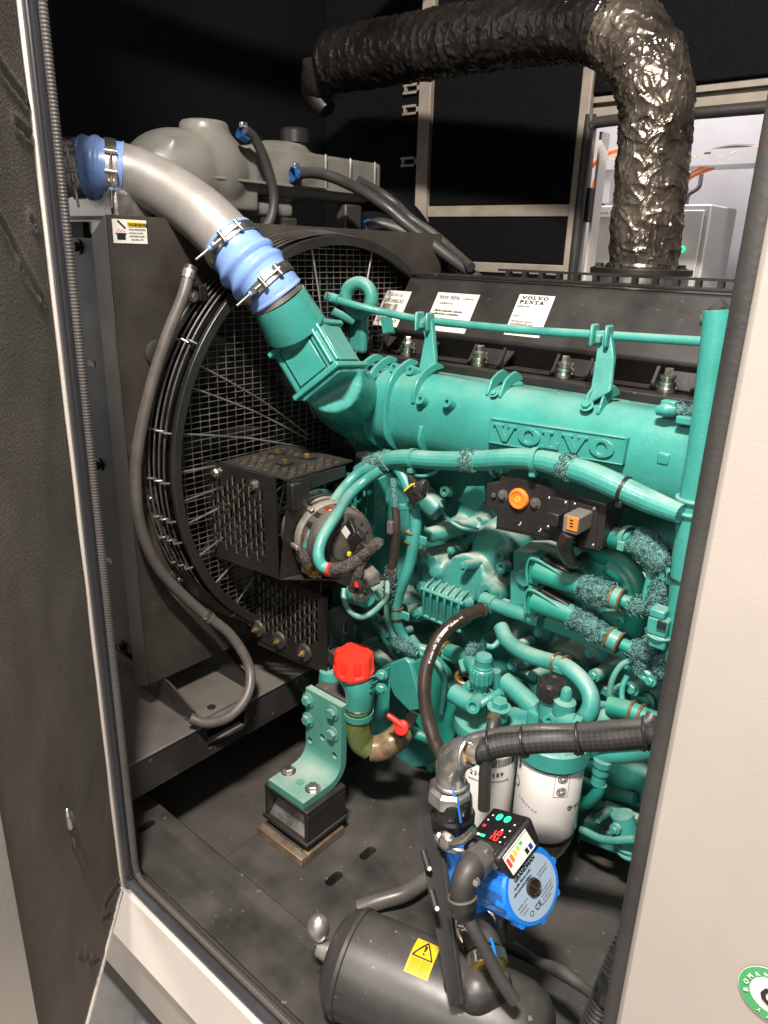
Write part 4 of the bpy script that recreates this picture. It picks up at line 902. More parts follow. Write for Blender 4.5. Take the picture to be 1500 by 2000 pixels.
# fuel rail and its brackets
rl = tag(tube('fuel_rail', pts([(640, 580, 1.26), (700, 598, 1.28), (760, 612, 1.31), (830, 625, 1.32), (1000, 643, 1.32), (1180, 655, 1.32), (1390, 668, 1.32), (1500, 672, 1.32)]), 0.0085, TEAL, n=14), 'slim teal pipe running along below the paper labels', 'pipe')
MB().cyl(at(638, 579, y=1.26), at(662, 586, y=1.267), 0.0115, n=16).build('pipe_union', TEAL, rl)
for P, nm in (([(818, 622), (842, 622), (848, 700), (845, 735), (812, 745), (818, 725), (830, 705), (828, 660)], 'left'), ([(1160, 646), (1192, 646), (1197, 700), (1190, 765), (1150, 790), (1138, 780), (1160, 752), (1170, 700), (1166, 672)], 'right')):
    bk = tag(MB().prism([at(a, c, y=1.30 if c < 720 else (1.275 if c < 760 else 1.235)) for a, c in P], (0.0, 0.014, 0)).build('rail_bracket', TEAL, smooth=30, bevel=0.003), 'flat teal bracket holding the slim pipe, ' + ('above the curved ribs' if nm == 'left' else 'above the lettering plate'), 'bracket', 'brackets holding the slim teal pipe')
    cx, cy = (831, 628) if nm == 'left' else (1176, 655)
    q = at(cx, cy, y=1.305)
    for sx in (-0.014, 0.014): MB().obox(q + V((sx, -0.004, 0.0)), X, Y, Z, 0.004, 0.014, 0.020).build('fork_arm', TEAL, bk, bevel=0.004)
    MB().obox(q + V((0, -0.012, -0.006)), X, Y, Z, 0.005, 0.006, 0.007).build('fork_clip', PALET, bk, bevel=0.002)
o = tag(MB().torus(at(700, 583, y=1.31), (0.3, -1, 0.1), 0.034, 0.0155, 32, 12, 0, 2 * math.pi).build('lifting_eye', TEALC), 'dark teal lifting eye standing behind the left end of the slim pipe', 'lifting eye')
MB().obox(at(700, 648, y=1.33), X, Y, Z, 0.026, 0.012, 0.05).build('shank', TEALC, o, bevel=0.01)
o = tag(tube('stub_pipe', pts([(650, 608, 1.26), (690, 628, 1.30)]), 0.010, TEALC, n=14), 'short teal stub pipe under the left end of the slim pipe', 'pipe')
o = tag(MB().prism([at(a, c, y=1.36) for a, c in ((742, 618), (764, 620), (770, 652), (748, 652))], (0, 0.002, 0)).build('hanging_tag', TEAL, smooth=0), 'small teal painted tag hanging under the slim pipe', 'tag')
# sensor connector on manifold, right
sn = thing('sensor_plug', at(1320, 808, y=1.24), 'teal painted plug with frayed sleeve on top of the manifold, far right', 'connector')
q = at(1305, 800, y=1.225); tube('plug_body', [at(1283, 802, y=1.215), at(1300, 800, y=1.215), at(1318, 800, y=1.22)], [0.008, 0.012, 0.011], TEALG, sn, n=16)
MB().obox(at(1308, 789, y=1.22), X, Y, Z, 0.012, 0.010, 0.006).build('latch', TEALG, sn, bevel=0.002)
def lumpy(amp, f=60): return lambda p, i, j, a, L: amp * noise.noise(p * f) + amp * 0.6 * noise.noise(p * f * 3)
tube('frayed_sleeve', [at(1318, 800, y=1.22), at(1340, 806, y=1.225), at(1362, 804, y=1.23), at(1400, 800, y=1.24)], 0.011, FUZZ, sn, n=18, lump=lumpy(0.003))
MB().obox(at(1347, 822, y=1.215), X, Y, Z, 0.020, 0.010, 0.007).build('pedestal', TEALG, sn, bevel=0.003)

# ================================================================ EXHAUST
ex = thing('exhaust_pipe', (-0.72, 1.75, 0.0), 'fat exhaust pipe wrapped in crinkled dark foil, rising and bending left', 'exhaust')
EP = [(1254, 545, 1.75), (1256, 520, 1.75), (1263, 440, 1.75), (1272, 350, 1.75), (1280, 260, 1.75), (1280, 190, 1.75), (1262, 125, 1.76), (1225, 75, 1.78), (1170, 52, 1.80), (1100, 52, 1.82), (1000, 62, 1.84), (900, 78, 1.86), (800, 95, 1.88), (700, 112, 1.90), (655, 121, 1.91)]
EPv = [at(a, c, y=y_) for a, c, y_ in EP]
rad_ = [wr(EPv[i], r * .95) for i, r in enumerate((66, 66, 69, 71, 71, 72, 76, 76, 70, 66, 64, 62, 60, 58, 56))]
def wrinkle(p, i, j, a, L):
    q = V((p.x * 7, p.y * 7, p.z * 16)); r = -0.0035 * abs(noise.noise(q))
    # sharp ridged creases, mostly running round the pipe
    q2 = V((math.cos(a) * 1.6, math.sin(a) * 1.6, L * 30 + a * 0.8)); k = 1 - abs(noise.noise(q2)) * 2.2; r += 0.0042 * max(0, k) ** 3
    q3 = V((math.cos(a) * 4.5 + 7, math.sin(a) * 4.5, L * 34)); k = 1 - abs(noise.noise(q3)) * 2.4; r += 0.0026 * max(0, k) ** 4
    q4 = V((math.cos(a) * 9, math.sin(a) * 9 + 3, L * 60)); k = 1 - abs(noise.noise(q4)) * 2.4; r += 0.0010 * max(0, k) ** 3
    if L > 0.34: k = 1 - abs(math.sin(L * 34 + 1.3 * noise.noise(p * 6) + 0.3 * math.sin(a))) * 1.6; r += 0.0030 * max(0, k) ** 3
    return r
EXS = spline(EPv, 45)
def sub(i0, i1): return EXS[i0:i1 + 1], [rad_[min(int(k / 45), len(rad_) - 2)] * (1 - (k / 45 - int(k / 45))) + rad_[min(int(k / 45) + 1, len(rad_) - 1)] * (k / 45 - int(k / 45)) for k in range(i0, i1 + 1)]
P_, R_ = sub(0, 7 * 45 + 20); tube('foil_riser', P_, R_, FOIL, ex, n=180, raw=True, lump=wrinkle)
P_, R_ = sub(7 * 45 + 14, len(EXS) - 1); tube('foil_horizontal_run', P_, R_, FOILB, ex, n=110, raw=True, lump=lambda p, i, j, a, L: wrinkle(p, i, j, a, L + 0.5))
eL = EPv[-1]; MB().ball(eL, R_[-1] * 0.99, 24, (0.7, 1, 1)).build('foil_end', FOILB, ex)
tube('outlet_elbow', [at(628, 130, y=1.92), at(622, 160, y=1.93), at(618, 185, y=1.94), at(640, 215, y=1.95)], [0.062, 0.058, 0.045, 0.03], BLACK, ex, n=28)
c = at(1252, 524, y=1.75)
ring('crimp_band', c + Z * 0.004, Z, wr(c, 62), 0.008, FOIL, ex)
b = MB(); rf = wr(c, 96)
fl = thing('exhaust_flange', (c.x, c.y, c.z - 0.04), 'round black bolted flange on a bright steel collar below the foil riser', 'flange')
MB().lathe([(0, 0), (rf, 0), (rf, -0.014), (0, -0.014)], c + Z * 0.0, Z, 56).build('flange_plate', BLACK, fl, bevel=0.002)
MB().lathe([(0, -0.015), (rf * .94, -0.015), (rf * .94, -0.045), (0, -0.045)], c, Z, 56).build('steel_collar', STEEL, fl)
for a in (-100, -20, 200, 100, 40): hexbolt('bolt', c + V((math.cos(math.radians(a)) * rf * .82, math.sin(math.radians(a)) * rf * .82, 0)), Z, 0.010, BLACK, fl)

FIB1 = mat('pale_teal_fibre', (0.085, 0.20, 0.185), 0.7, var=.2); FIB2 = mat('dark_teal_fibre', (0.012, 0.06, 0.062), 0.7, var=.2)
def fray(o, n_, ln=0.007, th=0.0006):
    me = o.data; rr_ = random.Random(len(me.vertices)); 
    for m, nn, nm in ((FIB1, n_, 'loose_fibres'), (FIB2, n_ // 2, 'dark_fibres')):
        mb = MB()
        for _ in range(nn):
            v = me.vertices[rr_.randrange(len(me.vertices))]; nrm = v.normal; t = V((rr_.uniform(-1, 1), rr_.uniform(-1, 1), rr_.uniform(-1, 1))); t = (t - nrm * t.dot(nrm)).normalized(); s_ = nrm.cross(t)
            p0 = v.co - nrm * .0006; l_ = ln * rr_.uniform(.5, 1.2); P = [p0, p0 + t * l_ * .35 + nrm * .0022, p0 + t * l_ * .7 + s_ * l_ * rr_.uniform(-.3, .3) + nrm * .0024, p0 + t * l_ + s_ * l_ * rr_.uniform(-.5, .5) + nrm * rr_.uniform(-.0005, .003)]
            vs = []
            for q in P: vs += [q + s_ * th, q - s_ * th * .6 + nrm * th, q - s_ * th * .6 - nrm * th]
            mb.add(vs, [(a * 3 + i, a * 3 + (i + 1) % 3, a * 3 + 3 + (i + 1) % 3, a * 3 + 3 + i) for a in range(3) for i in range(3)])
        f_ = mb.build(nm, m, o); f_['kind'] = 'stuff'
# ================================================================ ENGINE BLOCK (cast body)
eb = thing('engine_block', (-0.7, 1.45, -1.0), 'teal painted cast iron engine block with dusty bosses behind the hoses', 'engine')
b = MB()
b.box(-1.16, 0.15, 1.38, 1.80, -0.96, -0.275)                       # main
b.box(-1.20, -1.02, 1.30, 1.80, -0.90, -0.40)                        # timing cover
b.box(-1.00, -0.64, 1.33, 1.5, -0.95, -0.62)                         # crankcase swell
b.box(-0.60, 0.15, 1.35, 1.5, -0.96, -0.60)
def eb_cyl(px, py, y0, r, L=0.12, ax=(0.1, -1, 0.1), px2=None):
    q = at(px, py, y=y0); a = _ax(ax); b.cyl(q, q - a * L, r, r * 1.15, 20)
eb_cyl(860, 1040, 1.235, 0.022, 0.16); eb_cyl(835, 1046, 1.19, 0.018, 0.20, (-.35, -1, -.05)); eb_cyl(842, 1098, 1.22, 0.020, 0.16, (-.2, -1, 0)); eb_cyl(812, 1090, 1.20, 0.019, 0.16, (-.4, -1, 0)); eb_cyl(845, 1120, 1.21, 0.014, 0.16)
eb_cyl(775, 1205, 1.17, 0.018, 0.2, (-.4, -1, -.1)); eb_cyl(960, 1075, 1.26, 0.05, 0.15); eb_cyl(905, 1130, 1.22, 0.055, 0.16, (0, -1, .3)); eb_cyl(870, 1140, 1.22, 0.05, 0.16, (0, -1, .3))
eb_cyl(950, 1165, 1.19, 0.03, 0.16); eb_cyl(975, 1090, 1.24, 0.016, .12); eb_cyl(975, 1108, 1.235, 0.016, .12)
eb_cyl(1010, 1330, 1.27, 0.06, .14); eb_cyl(1260, 1370, 1.20, 0.022, .2); eb_cyl(1210, 1340, 1.28, 0.05, .14); eb_cyl(1100, 1320, 1.29, 0.06, .14)
eb_cyl(925, 1010, 1.33, 0.045, .10); eb_cyl(990, 985, 1.33, 0.045, .1)
eb_cyl(800, 1260, 1.24, 0.03, .14, (-.1, -1, .2)); eb_cyl(850, 1275, 1.24, 0.03, .14); eb_cyl(965, 1270, 1.27, 0.04, .14)
b.cyl(at(880, 1290, y=1.26), at(700, 1170, y=1.24), 0.012, 0.010, 12)
b.cyl(at(860, 1000, y=1.32), at(790, 930, y=1.32), 0.03, 0.03, 16)
b.cyl(at(1000, 1000, y=1.30), at(880, 1080, y=1.30), 0.012, 0.012, 10)
rnd = random.Random(5)
for k in range(46):
    x_ = rnd.uniform(-1.15, 0.0); z_ = rnd.uniform(-0.92, -0.42)
    if rnd.random() < .5: b.cyl((x_, 1.36 - rnd.uniform(0, .03), z_), (x_, 1.45, z_), rnd.uniform(.010, .028), n=14)
    else: l_ = rnd.uniform(.03, .10); b.obox((x_, 1.375, z_), X, Y, Z, l_ if rnd.random() < .5 else .008, rnd.uniform(.01, .03), .008 if rnd.random() < .5 else l_)
b.build('cast_block', TEALC, eb, remesh=0.0055, relax=5)
MB().box(-1.22, 0.15, 1.36, 1.5, -0.40, -0.285).build('head_edge', TEALC, eb, bevel=0.01)
MB().prism([at(700, 690, y=1.37), at(1400, 790, y=1.37), at(1400, 815, y=1.365), at(700, 712, y=1.365)], (0, 0.03, 0)).build('head_strip', TEALG, eb, bevel=0.003)
for px, py, y_, r in ((828, 1048, 1.175, .0085), (790, 1190, 1.150, .0085), (815, 1092, 1.18, .006), (1262, 1370, 1.185, .012), (1275, 1115, 1.17, .009)): hexbolt('bolt', at(px, py, y=y_), (-.2, -1, .1), r, TEAL, eb)
for px, py, y_, r in ((950, 1160, 1.175, .016), (975, 1087, 1.22, .011), (978, 1108, 1.21, .012), (935, 1020, 1.30, .012), (867, 960, 1.29, .012), (790, 1232, 1.16, .008)):
    q = at(px, py, y=y_); MB().lathe([(r * 1.1, -0.02), (r, 0), (r * .5, 0), (r * .45, -0.01), (0, -0.01)], q, (-.1, -1, .15), 22).build('threaded_boss', TEALC, eb)
# dark teal oil sump (below)
sm = thing('oil_sump', (-0.9, 1.4, -1.4), 'smooth dark teal oil sump hanging under the engine beside the brown hose', 'sump')
b = MB(); P = [at(a, c, y=1.24) for a, c in ((705, 1480), (710, 1535), (765, 1560), (860, 1600), (1000, 1600), (1000, 1380), (700, 1380))]
b.prism(P, (0, 0.25, 0)); b.build('pan', TEALG, sm, bevel=0.012, seg=3)
MB().cyl(at(700, 1395, y=1.24), at(740, 1395, y=1.24) + V((0.01, .0, .0)), 0.02, n=16).build('fitting', TEAL, sm)
MB().box(-0.56, 0.0, 1.28, 1.55, -1.20, -0.96).build('rear_pan', TEALC, sm, bevel=0.02)
MB().prism([at(a, c, y=1.22) for a, c in ((1140, 1600), (1250, 1660), (1255, 1690), (1130, 1640))], (0, 0.05, 0)).build('pan_rail', TEAL, sm, bevel=0.004)
MB().cyl(at(1215, 1590, y=1.18), at(1232, 1665, y=1.18), 0.022, n=18).build('drain_fitting', TEAL, sm)
MB().torus(at(1226, 1650, y=1.18), Z, 0.022, 0.004, 24, 8).build('drain_collar', TEAL, sm)
MB().torus(at(1229, 1662, y=1.18), Z, 0.022, 0.004, 24, 8).build('drain_collar', TEAL, sm)

# ribbed side cover (breather) with bolts
rv = thing('ribbed_cover', at(880, 1200, y=1.17), 'ribbed teal cover with corner bolts in the middle of the block', 'cover')
TL, TR, BR, BL = at(828, 1150, y=1.165), at(902, 1178, y=1.165), at(898, 1232, y=1.18), at(826, 1200, y=1.18)
MB().prism([TL, TR, BR, BL], (0, 0.05, 0)).build('cover_box', TEALC, rv, bevel=0.006)
UT = at(845, 1130, y=1.20) - TL
MB().prism([TL, TR, TR + UT, TL + UT], (0, 0.03, -0.02)).build('top_shelf', TEAL, rv, bevel=0.008)
for k in range(6):
    f = 0.04 + 0.184 * k
    tube('rib', [BL.lerp(BR, f) + V((0, -0.002, 0)), TL.lerp(TR, f) + V((0, -0.003, 0)), TL.lerp(TR, f) + UT * 0.9 + V((0, 0, 0.003))], 0.0036, TEAL, rv, n=8, k=4)
tube('lip', [TL + V((-.006, -0.002, 0)), TR + V((.006, -0.002, 0))], 0.0045, TEAL, rv, n=8, raw=True); tube('lip', [BL + V((-.004, -0.002, 0)), BR + V((.004, -0.002, 0))], 0.004, TEAL, rv, n=8, raw=True)
for px, py in ((816, 1147), (897, 1181), (812, 1198)):
    q = at(px, py, y=1.17); e_ = MB().lathe([(0.013, -0.03), (0.012, 0), (0, 0)], q, (-.2, -1, .1), 18).build('lug', TEAL, rv); hexbolt('bolt', q, (-.2, -1, .1), 0.008, TEAL, e_, washer=False)

# ================================================================ ECU + its two big connectors
ec = thing('control_unit', (-0.5, 1.2, -0.7), 'teal painted flat engine control unit with clipped connectors, right of the block', 'control unit')
q0 = at(1000, 1085, y=1.22); MB().prism([at(a, c, y=1.22) for a, c in ((1000, 1075), (1040, 1075), (1250, 1150), (1250, 1260), (1215, 1250), (1040, 1205), (1000, 1190))], (0, 0.08, 0)).build('unit_body', TEALC, ec, bevel=0.006)
MB().prism([at(a, c, y=1.205) for a, c in ((995, 1115), (1020, 1118), (1030, 1185), (995, 1182))], (0, 0.03, 0)).build('hinge_block', TEAL, ec, bevel=0.004)
MB().lathe([(0, 0), (0.018, 0), (0.018, -0.01), (0, -0.01)], at(1022, 1128, y=1.195), -Y, 24).build('round_boss', TEAL, ec)
MB().prism([at(a, c, y=1.19) for a, c in ((968, 1175), (1090, 1215), (1225, 1262), (1222, 1290), (1090, 1240), (1000, 1205))], (0, 0.03, 0)).build('support_plate', TEAL, ec, bevel=0.004)
tube('support_tube', pts([(962, 1180), (1010, 1196), (1055, 1212)], 1.17), 0.014, TEAL, ec, n=16)
MB().cyl(at(945, 1172, y=1.175), at(966, 1182, y=1.17), 0.018, n=18).build('tube_end', TEAL, ec)
for px, py in ((1050, 1236), (1150, 1276), (985, 1190)): hexbolt('bolt', at(px, py, y=1.185), -Y, 0.006, TEAL, ec)
MB().prism([at(a, c, y=1.20) for a, c in ((1090, 1060), (1215, 1105), (1225, 1135), (1200, 1165), (1100, 1130))], (0, 0.03, 0)).build('upper_bracket', TEAL, ec, bevel=0.01, seg=3)
MB().prism([at(a, c, y=1.19) for a, c in ((1165, 1200), (1215, 1200), (1235, 1235), (1228, 1270), (1165, 1250))], (0, 0.04, 0)).build('lower_block', TEALD, ec, bevel=0.008)
hexbolt('bolt', at(1211, 1128, y=1.185), (-.2, -1, .2), 0.0105, TEAL, ec)
tag(tube('return_pipe', pts([(1150, 1075, 1.22), (1200, 1092, 1.20), (1238, 1130, 1.19), (1248, 1180, 1.19), (1235, 1230, 1.20)]), 0.018, TEALD, n=18), 'teal pipe arching over the right end of the control unit', 'pipe')
tag(tube('return_pipe', pts([(1190, 1105, 1.19), (1222, 1130, 1.185), (1232, 1160, 1.185), (1222, 1190, 1.19)]), 0.017, TEALD, n=18), 'inner shorter teal pipe under the arching one at the control unit', 'pipe')
grp = 'plug tails of the control unit'
for P, F_, lb in (([(1048, 1115), (1100, 1132), (1150, 1148)], [(1135, 1143), (1165, 1156), (1190, 1162), (1205, 1165)], 'upper fat teal plug tail with frayed sleeve on the control unit'),
                  ([(1044, 1175), (1090, 1190), (1135, 1208)], [(1120, 1203), (1145, 1218), (1175, 1238), (1198, 1250)], 'lower fat teal plug tail with frayed sleeve on the control unit')):
    dy = 1.145
    tl = thing('plug_tail', at(*P[0], y=dy), lb, 'connector', grp)
    tube('moulded_body', [at(a, c, y=dy + .004) for a, c in P], [0.020, 0.0205, 0.018], TEALD, tl, n=22)
    tube('frayed_sleeve', [at(a, c, y=dy) for a, c in F_], [0.021, 0.022, 0.019, 0.015], FUZZ, tl, n=30, k=14, lump=lumpy(0.004, 70))
    b0 = at(P[0][0] - 4, P[0][1] - 2, y=dy + .01)
    fr_2 = MB()
    tube('wire_latch', [b0 + V((-.006, -.012, -.024)), b0 + V((-.010, -.012, .010)), b0 + V((.004, -.014, .028)), b0 + V((.06, -.02, .018)), b0 + V((.085, -.012, .0))], 0.0028, TEAL, tl, n=8)
    MB().obox(b0 + V((.0, 0.014, 0)), X, Y, Z, 0.012, 0.02, 0.03).build('plug_collar', TEALD, tl, bevel=0.004)
    MB().obox(b0 + V((.05, -0.002, 0.026)), V((1, 0, -.22)).normalized(), Y, Z, 0.03, 0.012, 0.004).build('lever', PLASTIC, tl, bevel=0.002)
cl_ = [((1197, 1166), (1214, 1172)), ((1190, 1245), (1210, 1256))]
for (a, c), (a2, c2) in cl_:
    p, q = at(a, c, y=1.14), at(a2, c2, y=1.14); t = q - p; e_ = thing('p_clamp', p, 'teal clamp with brown rims on the ' + ('upper' if c < 1200 else 'lower') + ' frayed cable', 'clamp', 'clamps with brown rims on frayed cables')
    MB().cyl(p, q, 0.019, n=26).build('clamp_band', TEAL, e_)
    for s_ in (0, 1): MB().torus(p.lerp(q, s_), t, 0.0195, 0.0022, 26, 8).build('rubber_rim', RIM, e_)
for P, R, m, lb in (([(1214, 1172), (1235, 1180), (1250, 1180), (1262, 1178)], 0.0115, TEALD, 'teal cable end leaving the upper clamp'), ([(1210, 1256), (1225, 1262), (1240, 1268)], 0.0115, TEALD, 'teal cable end leaving the lower clamp')):
    tag(tube('cable', [at(a, c, y=1.145) for a, c in P], R, m, n=14), lb, 'cable', 'cable ends by the clamps')
for P, R, lb in (([(1232, 1180), (1252, 1186), (1275, 1176), (1288, 1150), (1290, 1125)], [.013, .016, .017, .015, .012], 'frayed teal sleeve curling up beside the vertical pipe'),
                 ([(1236, 1266), (1256, 1272), (1275, 1255), (1285, 1225)], [.014, .018, .017, .013], 'frayed teal sleeve curling up under the square plug'),
                 ([(1238, 1050), (1262, 1068), (1284, 1092), (1295, 1110)], [.021, .026, .024, .016], 'large frayed teal sleeve right of the black switch box'),
                 ([(1292, 1142), (1294, 1165), (1290, 1185), (1288, 1200)], [.009, .011, .009, .007], 'narrow frayed sleeve dropping into the square plug'),
                 ([(1252, 1275), (1256, 1295), (1250, 1310)], [.012, .012, .009], 'frayed sleeve stub at the fork of the cables'),
                 ([(1294, 1275), (1298, 1295), (1290, 1312), (1280, 1315)], [.011, .014, .012, .009], 'frayed sleeve bending back under the square plug')):
    tag(tube('frayed_sleeve', [at(a, c, y=1.13) for a, c in P], R, FUZZ, n=26, k=12, lump=lumpy(0.0035, 75)), lb, 'sleeve', 'frayed sleeves beside the vertical pipe')
tag(tube('corrugated_end', pts([(1170, 1045, 1.17), (1200, 1050, 1.15), (1238, 1060, 1.13)]), 0.019, TEALD, n=22), 'dusty teal hose end coming out behind the black switch box', 'hose')
c = at(1229, 1052, y=1.135); o = band('hose_band', c, at(1238, 1060, y=1.13) - at(1200, 1050, y=1.15), 0.0205, 0.010, PALET, None); tag(o, 'pale band with a square buckle beside the large frayed sleeve', 'band')
MB().obox(c + V((-.004, -.022, -.008)), X, Y, Z, 0.006, 0.002, 0.008).build('buckle', PALET, o, bevel=0.001)
for P, r in (([(1262, 1105), (1270, 1122), (1266, 1145), (1262, 1165), (1268, 1180)], .007), ([(1290, 1108), (1292, 1125), (1288, 1150)], .0055), ([(1300, 1105), (1306, 1120), (1306, 1140)], .0045), ([(1245, 1312), (1262, 1326), (1285, 1322)], .006), ([(1250, 1305), (1275, 1320), (1292, 1310)], .006)):
    tag(tube('wire', [at(a, c, y=1.125) for a, c in P], r, TEAL, n=10), 'short teal painted wire ' + {1262: 'left of three above the square plug', 1290: 'middle of three above the square plug', 1300: 'thinnest and rightmost above the square plug', 1245: 'lower one of two looping below the square plug', 1250: 'upper one of two looping below the square plug'}[P[0][0]], 'wire', 'short teal wires between the frayed sleeves')
tag(tube('thin_tube', pts([(1240, 1287, 1.13), (1215, 1298, 1.12), (1197, 1325, 1.11), (1190, 1360, 1.11), (1192, 1390, 1.12)]), 0.0052, PALET, n=10), 'thin pale teal tube curling down below the frayed sleeves', 'tube')
tag(tube('frayed_sleeve', pts([(1192, 1385, 1.12), (1193, 1405, 1.12)]), 0.009, FUZZ, n=16, lump=lumpy(.002, 90)), 'frayed sleeve at the foot of the thin pale tube', 'sleeve')
sp_ = thing('square_plug', at(1290, 1230, y=1.1), 'square teal plug held by a cable tie against the vertical pipe', 'connector')
for (py0, py1, hw2) in ((1186, 1203, .0125), (1203, 1237, .0165), (1237, 1262, .0135)):
    p, q = at(1289, py0, y=1.10), at(1289, py1, y=1.10); MB().obox((p + q) / 2, X, Y, Z, hw2, 0.014, abs(p.z - q.z) / 2).build('plug_shell', TEAL, sp_, bevel=0.003)
MB().obox(at(1292, 1221, y=1.083), X, Y, Z, 0.007, 0.002, 0.007).build('latch_window', INK, sp_, bevel=0.001)
ring('cable_tie', at(1289, 1240, y=1.10), Z, 0.019, 0.0022, PALET, sp_)

# black switch box
bx = thing('switch_box', (-0.57, 1.12, -0.48), 'black steel box with orange button and two plugs, below the lettering plate', 'switch box')
yb = 1.115
P = [at(a, c, y=yb) for a, c in ((977, 925), (1183, 984), (1172, 1072), (968, 1030))]
FB = MB().prism(P, (0, 0.004, 0)).build('face_plate', PLASTIC, bx, bevel=0.002)
T0, T1 = P[0], P[1]
MB().prism([T0, T1, T1 + V((0.035, 0.06, 0.022)), at(1075, 925, y=yb + .045), at(1012, 914, y=yb + 0.045)], (0, 0.0, -0.004)).build('sloping_roof', PLASTIC, bx, bevel=0.002)
MB().prism([P[1], P[2], P[2] + V((0, .06, 0)), P[1] + V((0.02, .06, .02))], (0.003, 0, 0)).build('end_wall', PLASTIC, bx, smooth=0)
MB().prism([at(a, c, y=yb + .002) for a, c in ((950, 945), (978, 940), (976, 1002), (948, 992))], (0, 0.02, 0)).build('side_ear', PLASTIC, bx, bevel=0.002)
MB().prism([P[3], P[2], P[2] + V((0, .05, -.01)), P[3] + V((0, .05, -.01))], (0, 0, -0.003)).build('bottom_wall', PLASTIC, bx, smooth=0)
q = at(1014, 974, y=yb - .001)
btn = MB().lathe([(0, 0), (0.0195, 0), (0.0195, 0.004), (0.017, 0.007), (0.0135, 0.007), (0.0125, 0.0055), (0, 0.0055)], q, -Y, 36).build('orange_button', ORANGE, bx)
MB().torus(q + V((0, -.0056, .0)), Y, 0.005, 0.0007, 20, 6).build('button_symbol', YELLOW, btn); MB().obox(q + V((0, -.0058, .0)), X, Y, Z, .0032, .0003, .0008).build('button_symbol', YELLOW, btn, smooth=0)
for px, py in ((983, 967), (1046, 983)): hexbolt('bolt', at(px, py, y=yb), -Y, 0.0072, GREYH, bx)
for px, py in ((1012, 1018), (1051, 1030)):
    q = at(px, py, y=yb - .0005); MB().lathe([(0, 0), (0.0058, 0), (0.0058, 0.0006), (0, 0.0006)], q, -Y, 18).build('knockout_hole', INK, bx)
    MB().torus(q + V((.001, -.0003, -.002)), Y, 0.0048, 0.0008, 14, 6, 0.3, 2.2).build('hole_rim', WPAP, bx)
hexbolt('bolt', at(965, 967, y=yb), -Y, 0.005, STEEL, bx, washer=False)
for (x0_, y0_, x1_, y1_) in ((1066, 966, 1112, 1035), (1116, 978, 1168, 1065)):
    P2 = [at(a, c, y=yb - .001) for a, c in ((x0_, y0_), (x1_, y0_ + 11), (x1_ - 4, y1_ + 8), (x0_ - 4, y1_))]
    pp = MB().prism(P2, (0, -0.003, 0)).build('socket_plate', PLASTIC, bx, bevel=0.0015)
    for a, c in ((x0_ + 6, y0_ + 7), (x1_ - 8, y0_ + 16), (x0_ + 4, y1_ - 6), (x1_ - 10, y1_ + 0)): MB().ball(at(a, c, y=yb - .004), 0.0032, 10, (1, .5, 1)).build('screw', STEEL, pp)
cs_ = MB().obox(at(1088, 1010, y=yb - 0.02), X, Y, Z, 0.012, 0.019, 0.012).build('socket_cap', PLASTIC, bx, bevel=0.003); ring('bayonet', at(1078, 1014, y=yb - .036), Y, 0.008, 0.0022, GREYH, cs_)
plg = tag(MB().obox(at(1128, 1018, y=yb - 0.028), X, Y, Z, 0.014, 0.026, 0.0155).build('grey_plug', mat('grey_plug', (0.16, 0.14, 0.125), 0.4, var=.15), None, bevel=0.003), 'grey plug with orange insert and dark tail, on the black switch box', 'plug')
MB().obox(at(1118, 1023, y=yb - 0.0555), X, Y, Z, 0.0095, 0.001, 0.012).build('orange_insert', ORANGE, plg, bevel=0.001)
for k in (-1, 0, 1): MB().obox(at(1116, 1022 + 6 * k, y=yb - 0.0570), X, Y, Z, 0.003, 0.0006, 0.0009).build('insert_slot', INK, plg, smooth=0)
tube('cable_tail', pts([(1112, 1040, yb - .045), (1103, 1065, yb - .03), (1112, 1092, yb - .01), (1125, 1100, yb + .01), (1142, 1088, yb + .05)]), [0.011, 0.014, 0.012, 0.009, 0.010], BROWNH, plg, n=16)
for px, py, m in ((1041, 913, STEEL), (1062, 920, BROWNH)): hexbolt('bolt', at(px, py, y=yb + .02), Z, 0.0095, m, bx)

# teal tag behind harness
tag(MB().prism([at(a, c, y=1.20) for a, c in ((912, 950), (945, 950), (948, 975), (927, 997), (895, 978))], (0, 0.002, 0)).build('hanging_tag', TEALG, smooth=0), 'bright teal five-sided plate left of the black switch box', 'plate')

# ================================================================ MAIN HARNESS
hz = tube('wiring_loom', pts([(702, 922, 1.13), (735, 905, 1.125), (785, 895, 1.12), (850, 899, 1.12), (930, 900, 1.12), (1000, 896, 1.115), (1050, 899, 1.11), (1105, 912, 1.105), (1160, 930, 1.10), (1215, 955, 1.10), (1270, 980, 1.10), (1330, 1004, 1.09)]), [.0165, .0175, .0175, .0175, .0185, .0185, .018, .020, .0205, .020, .0185, .015], TEAL, n=44, k=10, ribs=16)
tag(hz, 'thick corrugated teal wiring loom arching across under the manifold', 'wiring loom')
for (px, py, y_, dx, dy, m, w_) in ((808, 896, 1.12, 30, 1, TEAL, .009), (1048, 899, 1.11, 30, 2, TEAL, .010), (1218, 956, 1.10, 40, 17, PLASTIC, .0055)):
    c = at(px, py, y=y_); t = at(px + dx, py + dy, y=y_) - c; t_ = band('cable_tie', c, t, .0195 if px < 1000 else .0212, w_, m, hz)
    MB().obox(c + V((0, -.006, -.022)), X, Y, Z, .006, .008, .006).build('tie_head', m, t_, bevel=.002)
for (a, b_, c_) in (((722, 910, 1.127), (742, 902, 1.124), (760, 898, 1.122)), ((908, 899, 1.12), (920, 900, 1.12), (932, 900, 1.12)), ((1098, 909, 1.106), (1110, 913, 1.105), (1122, 917, 1.103))):
    tube('frayed_tape', pts([a, b_, c_]), .0212, fuzz('frayed_light_tape_%d' % a[0], (.02, .16, .13), (.20, .36, .29), 130), hz, n=40, lump=lumpy(.0012, 120))
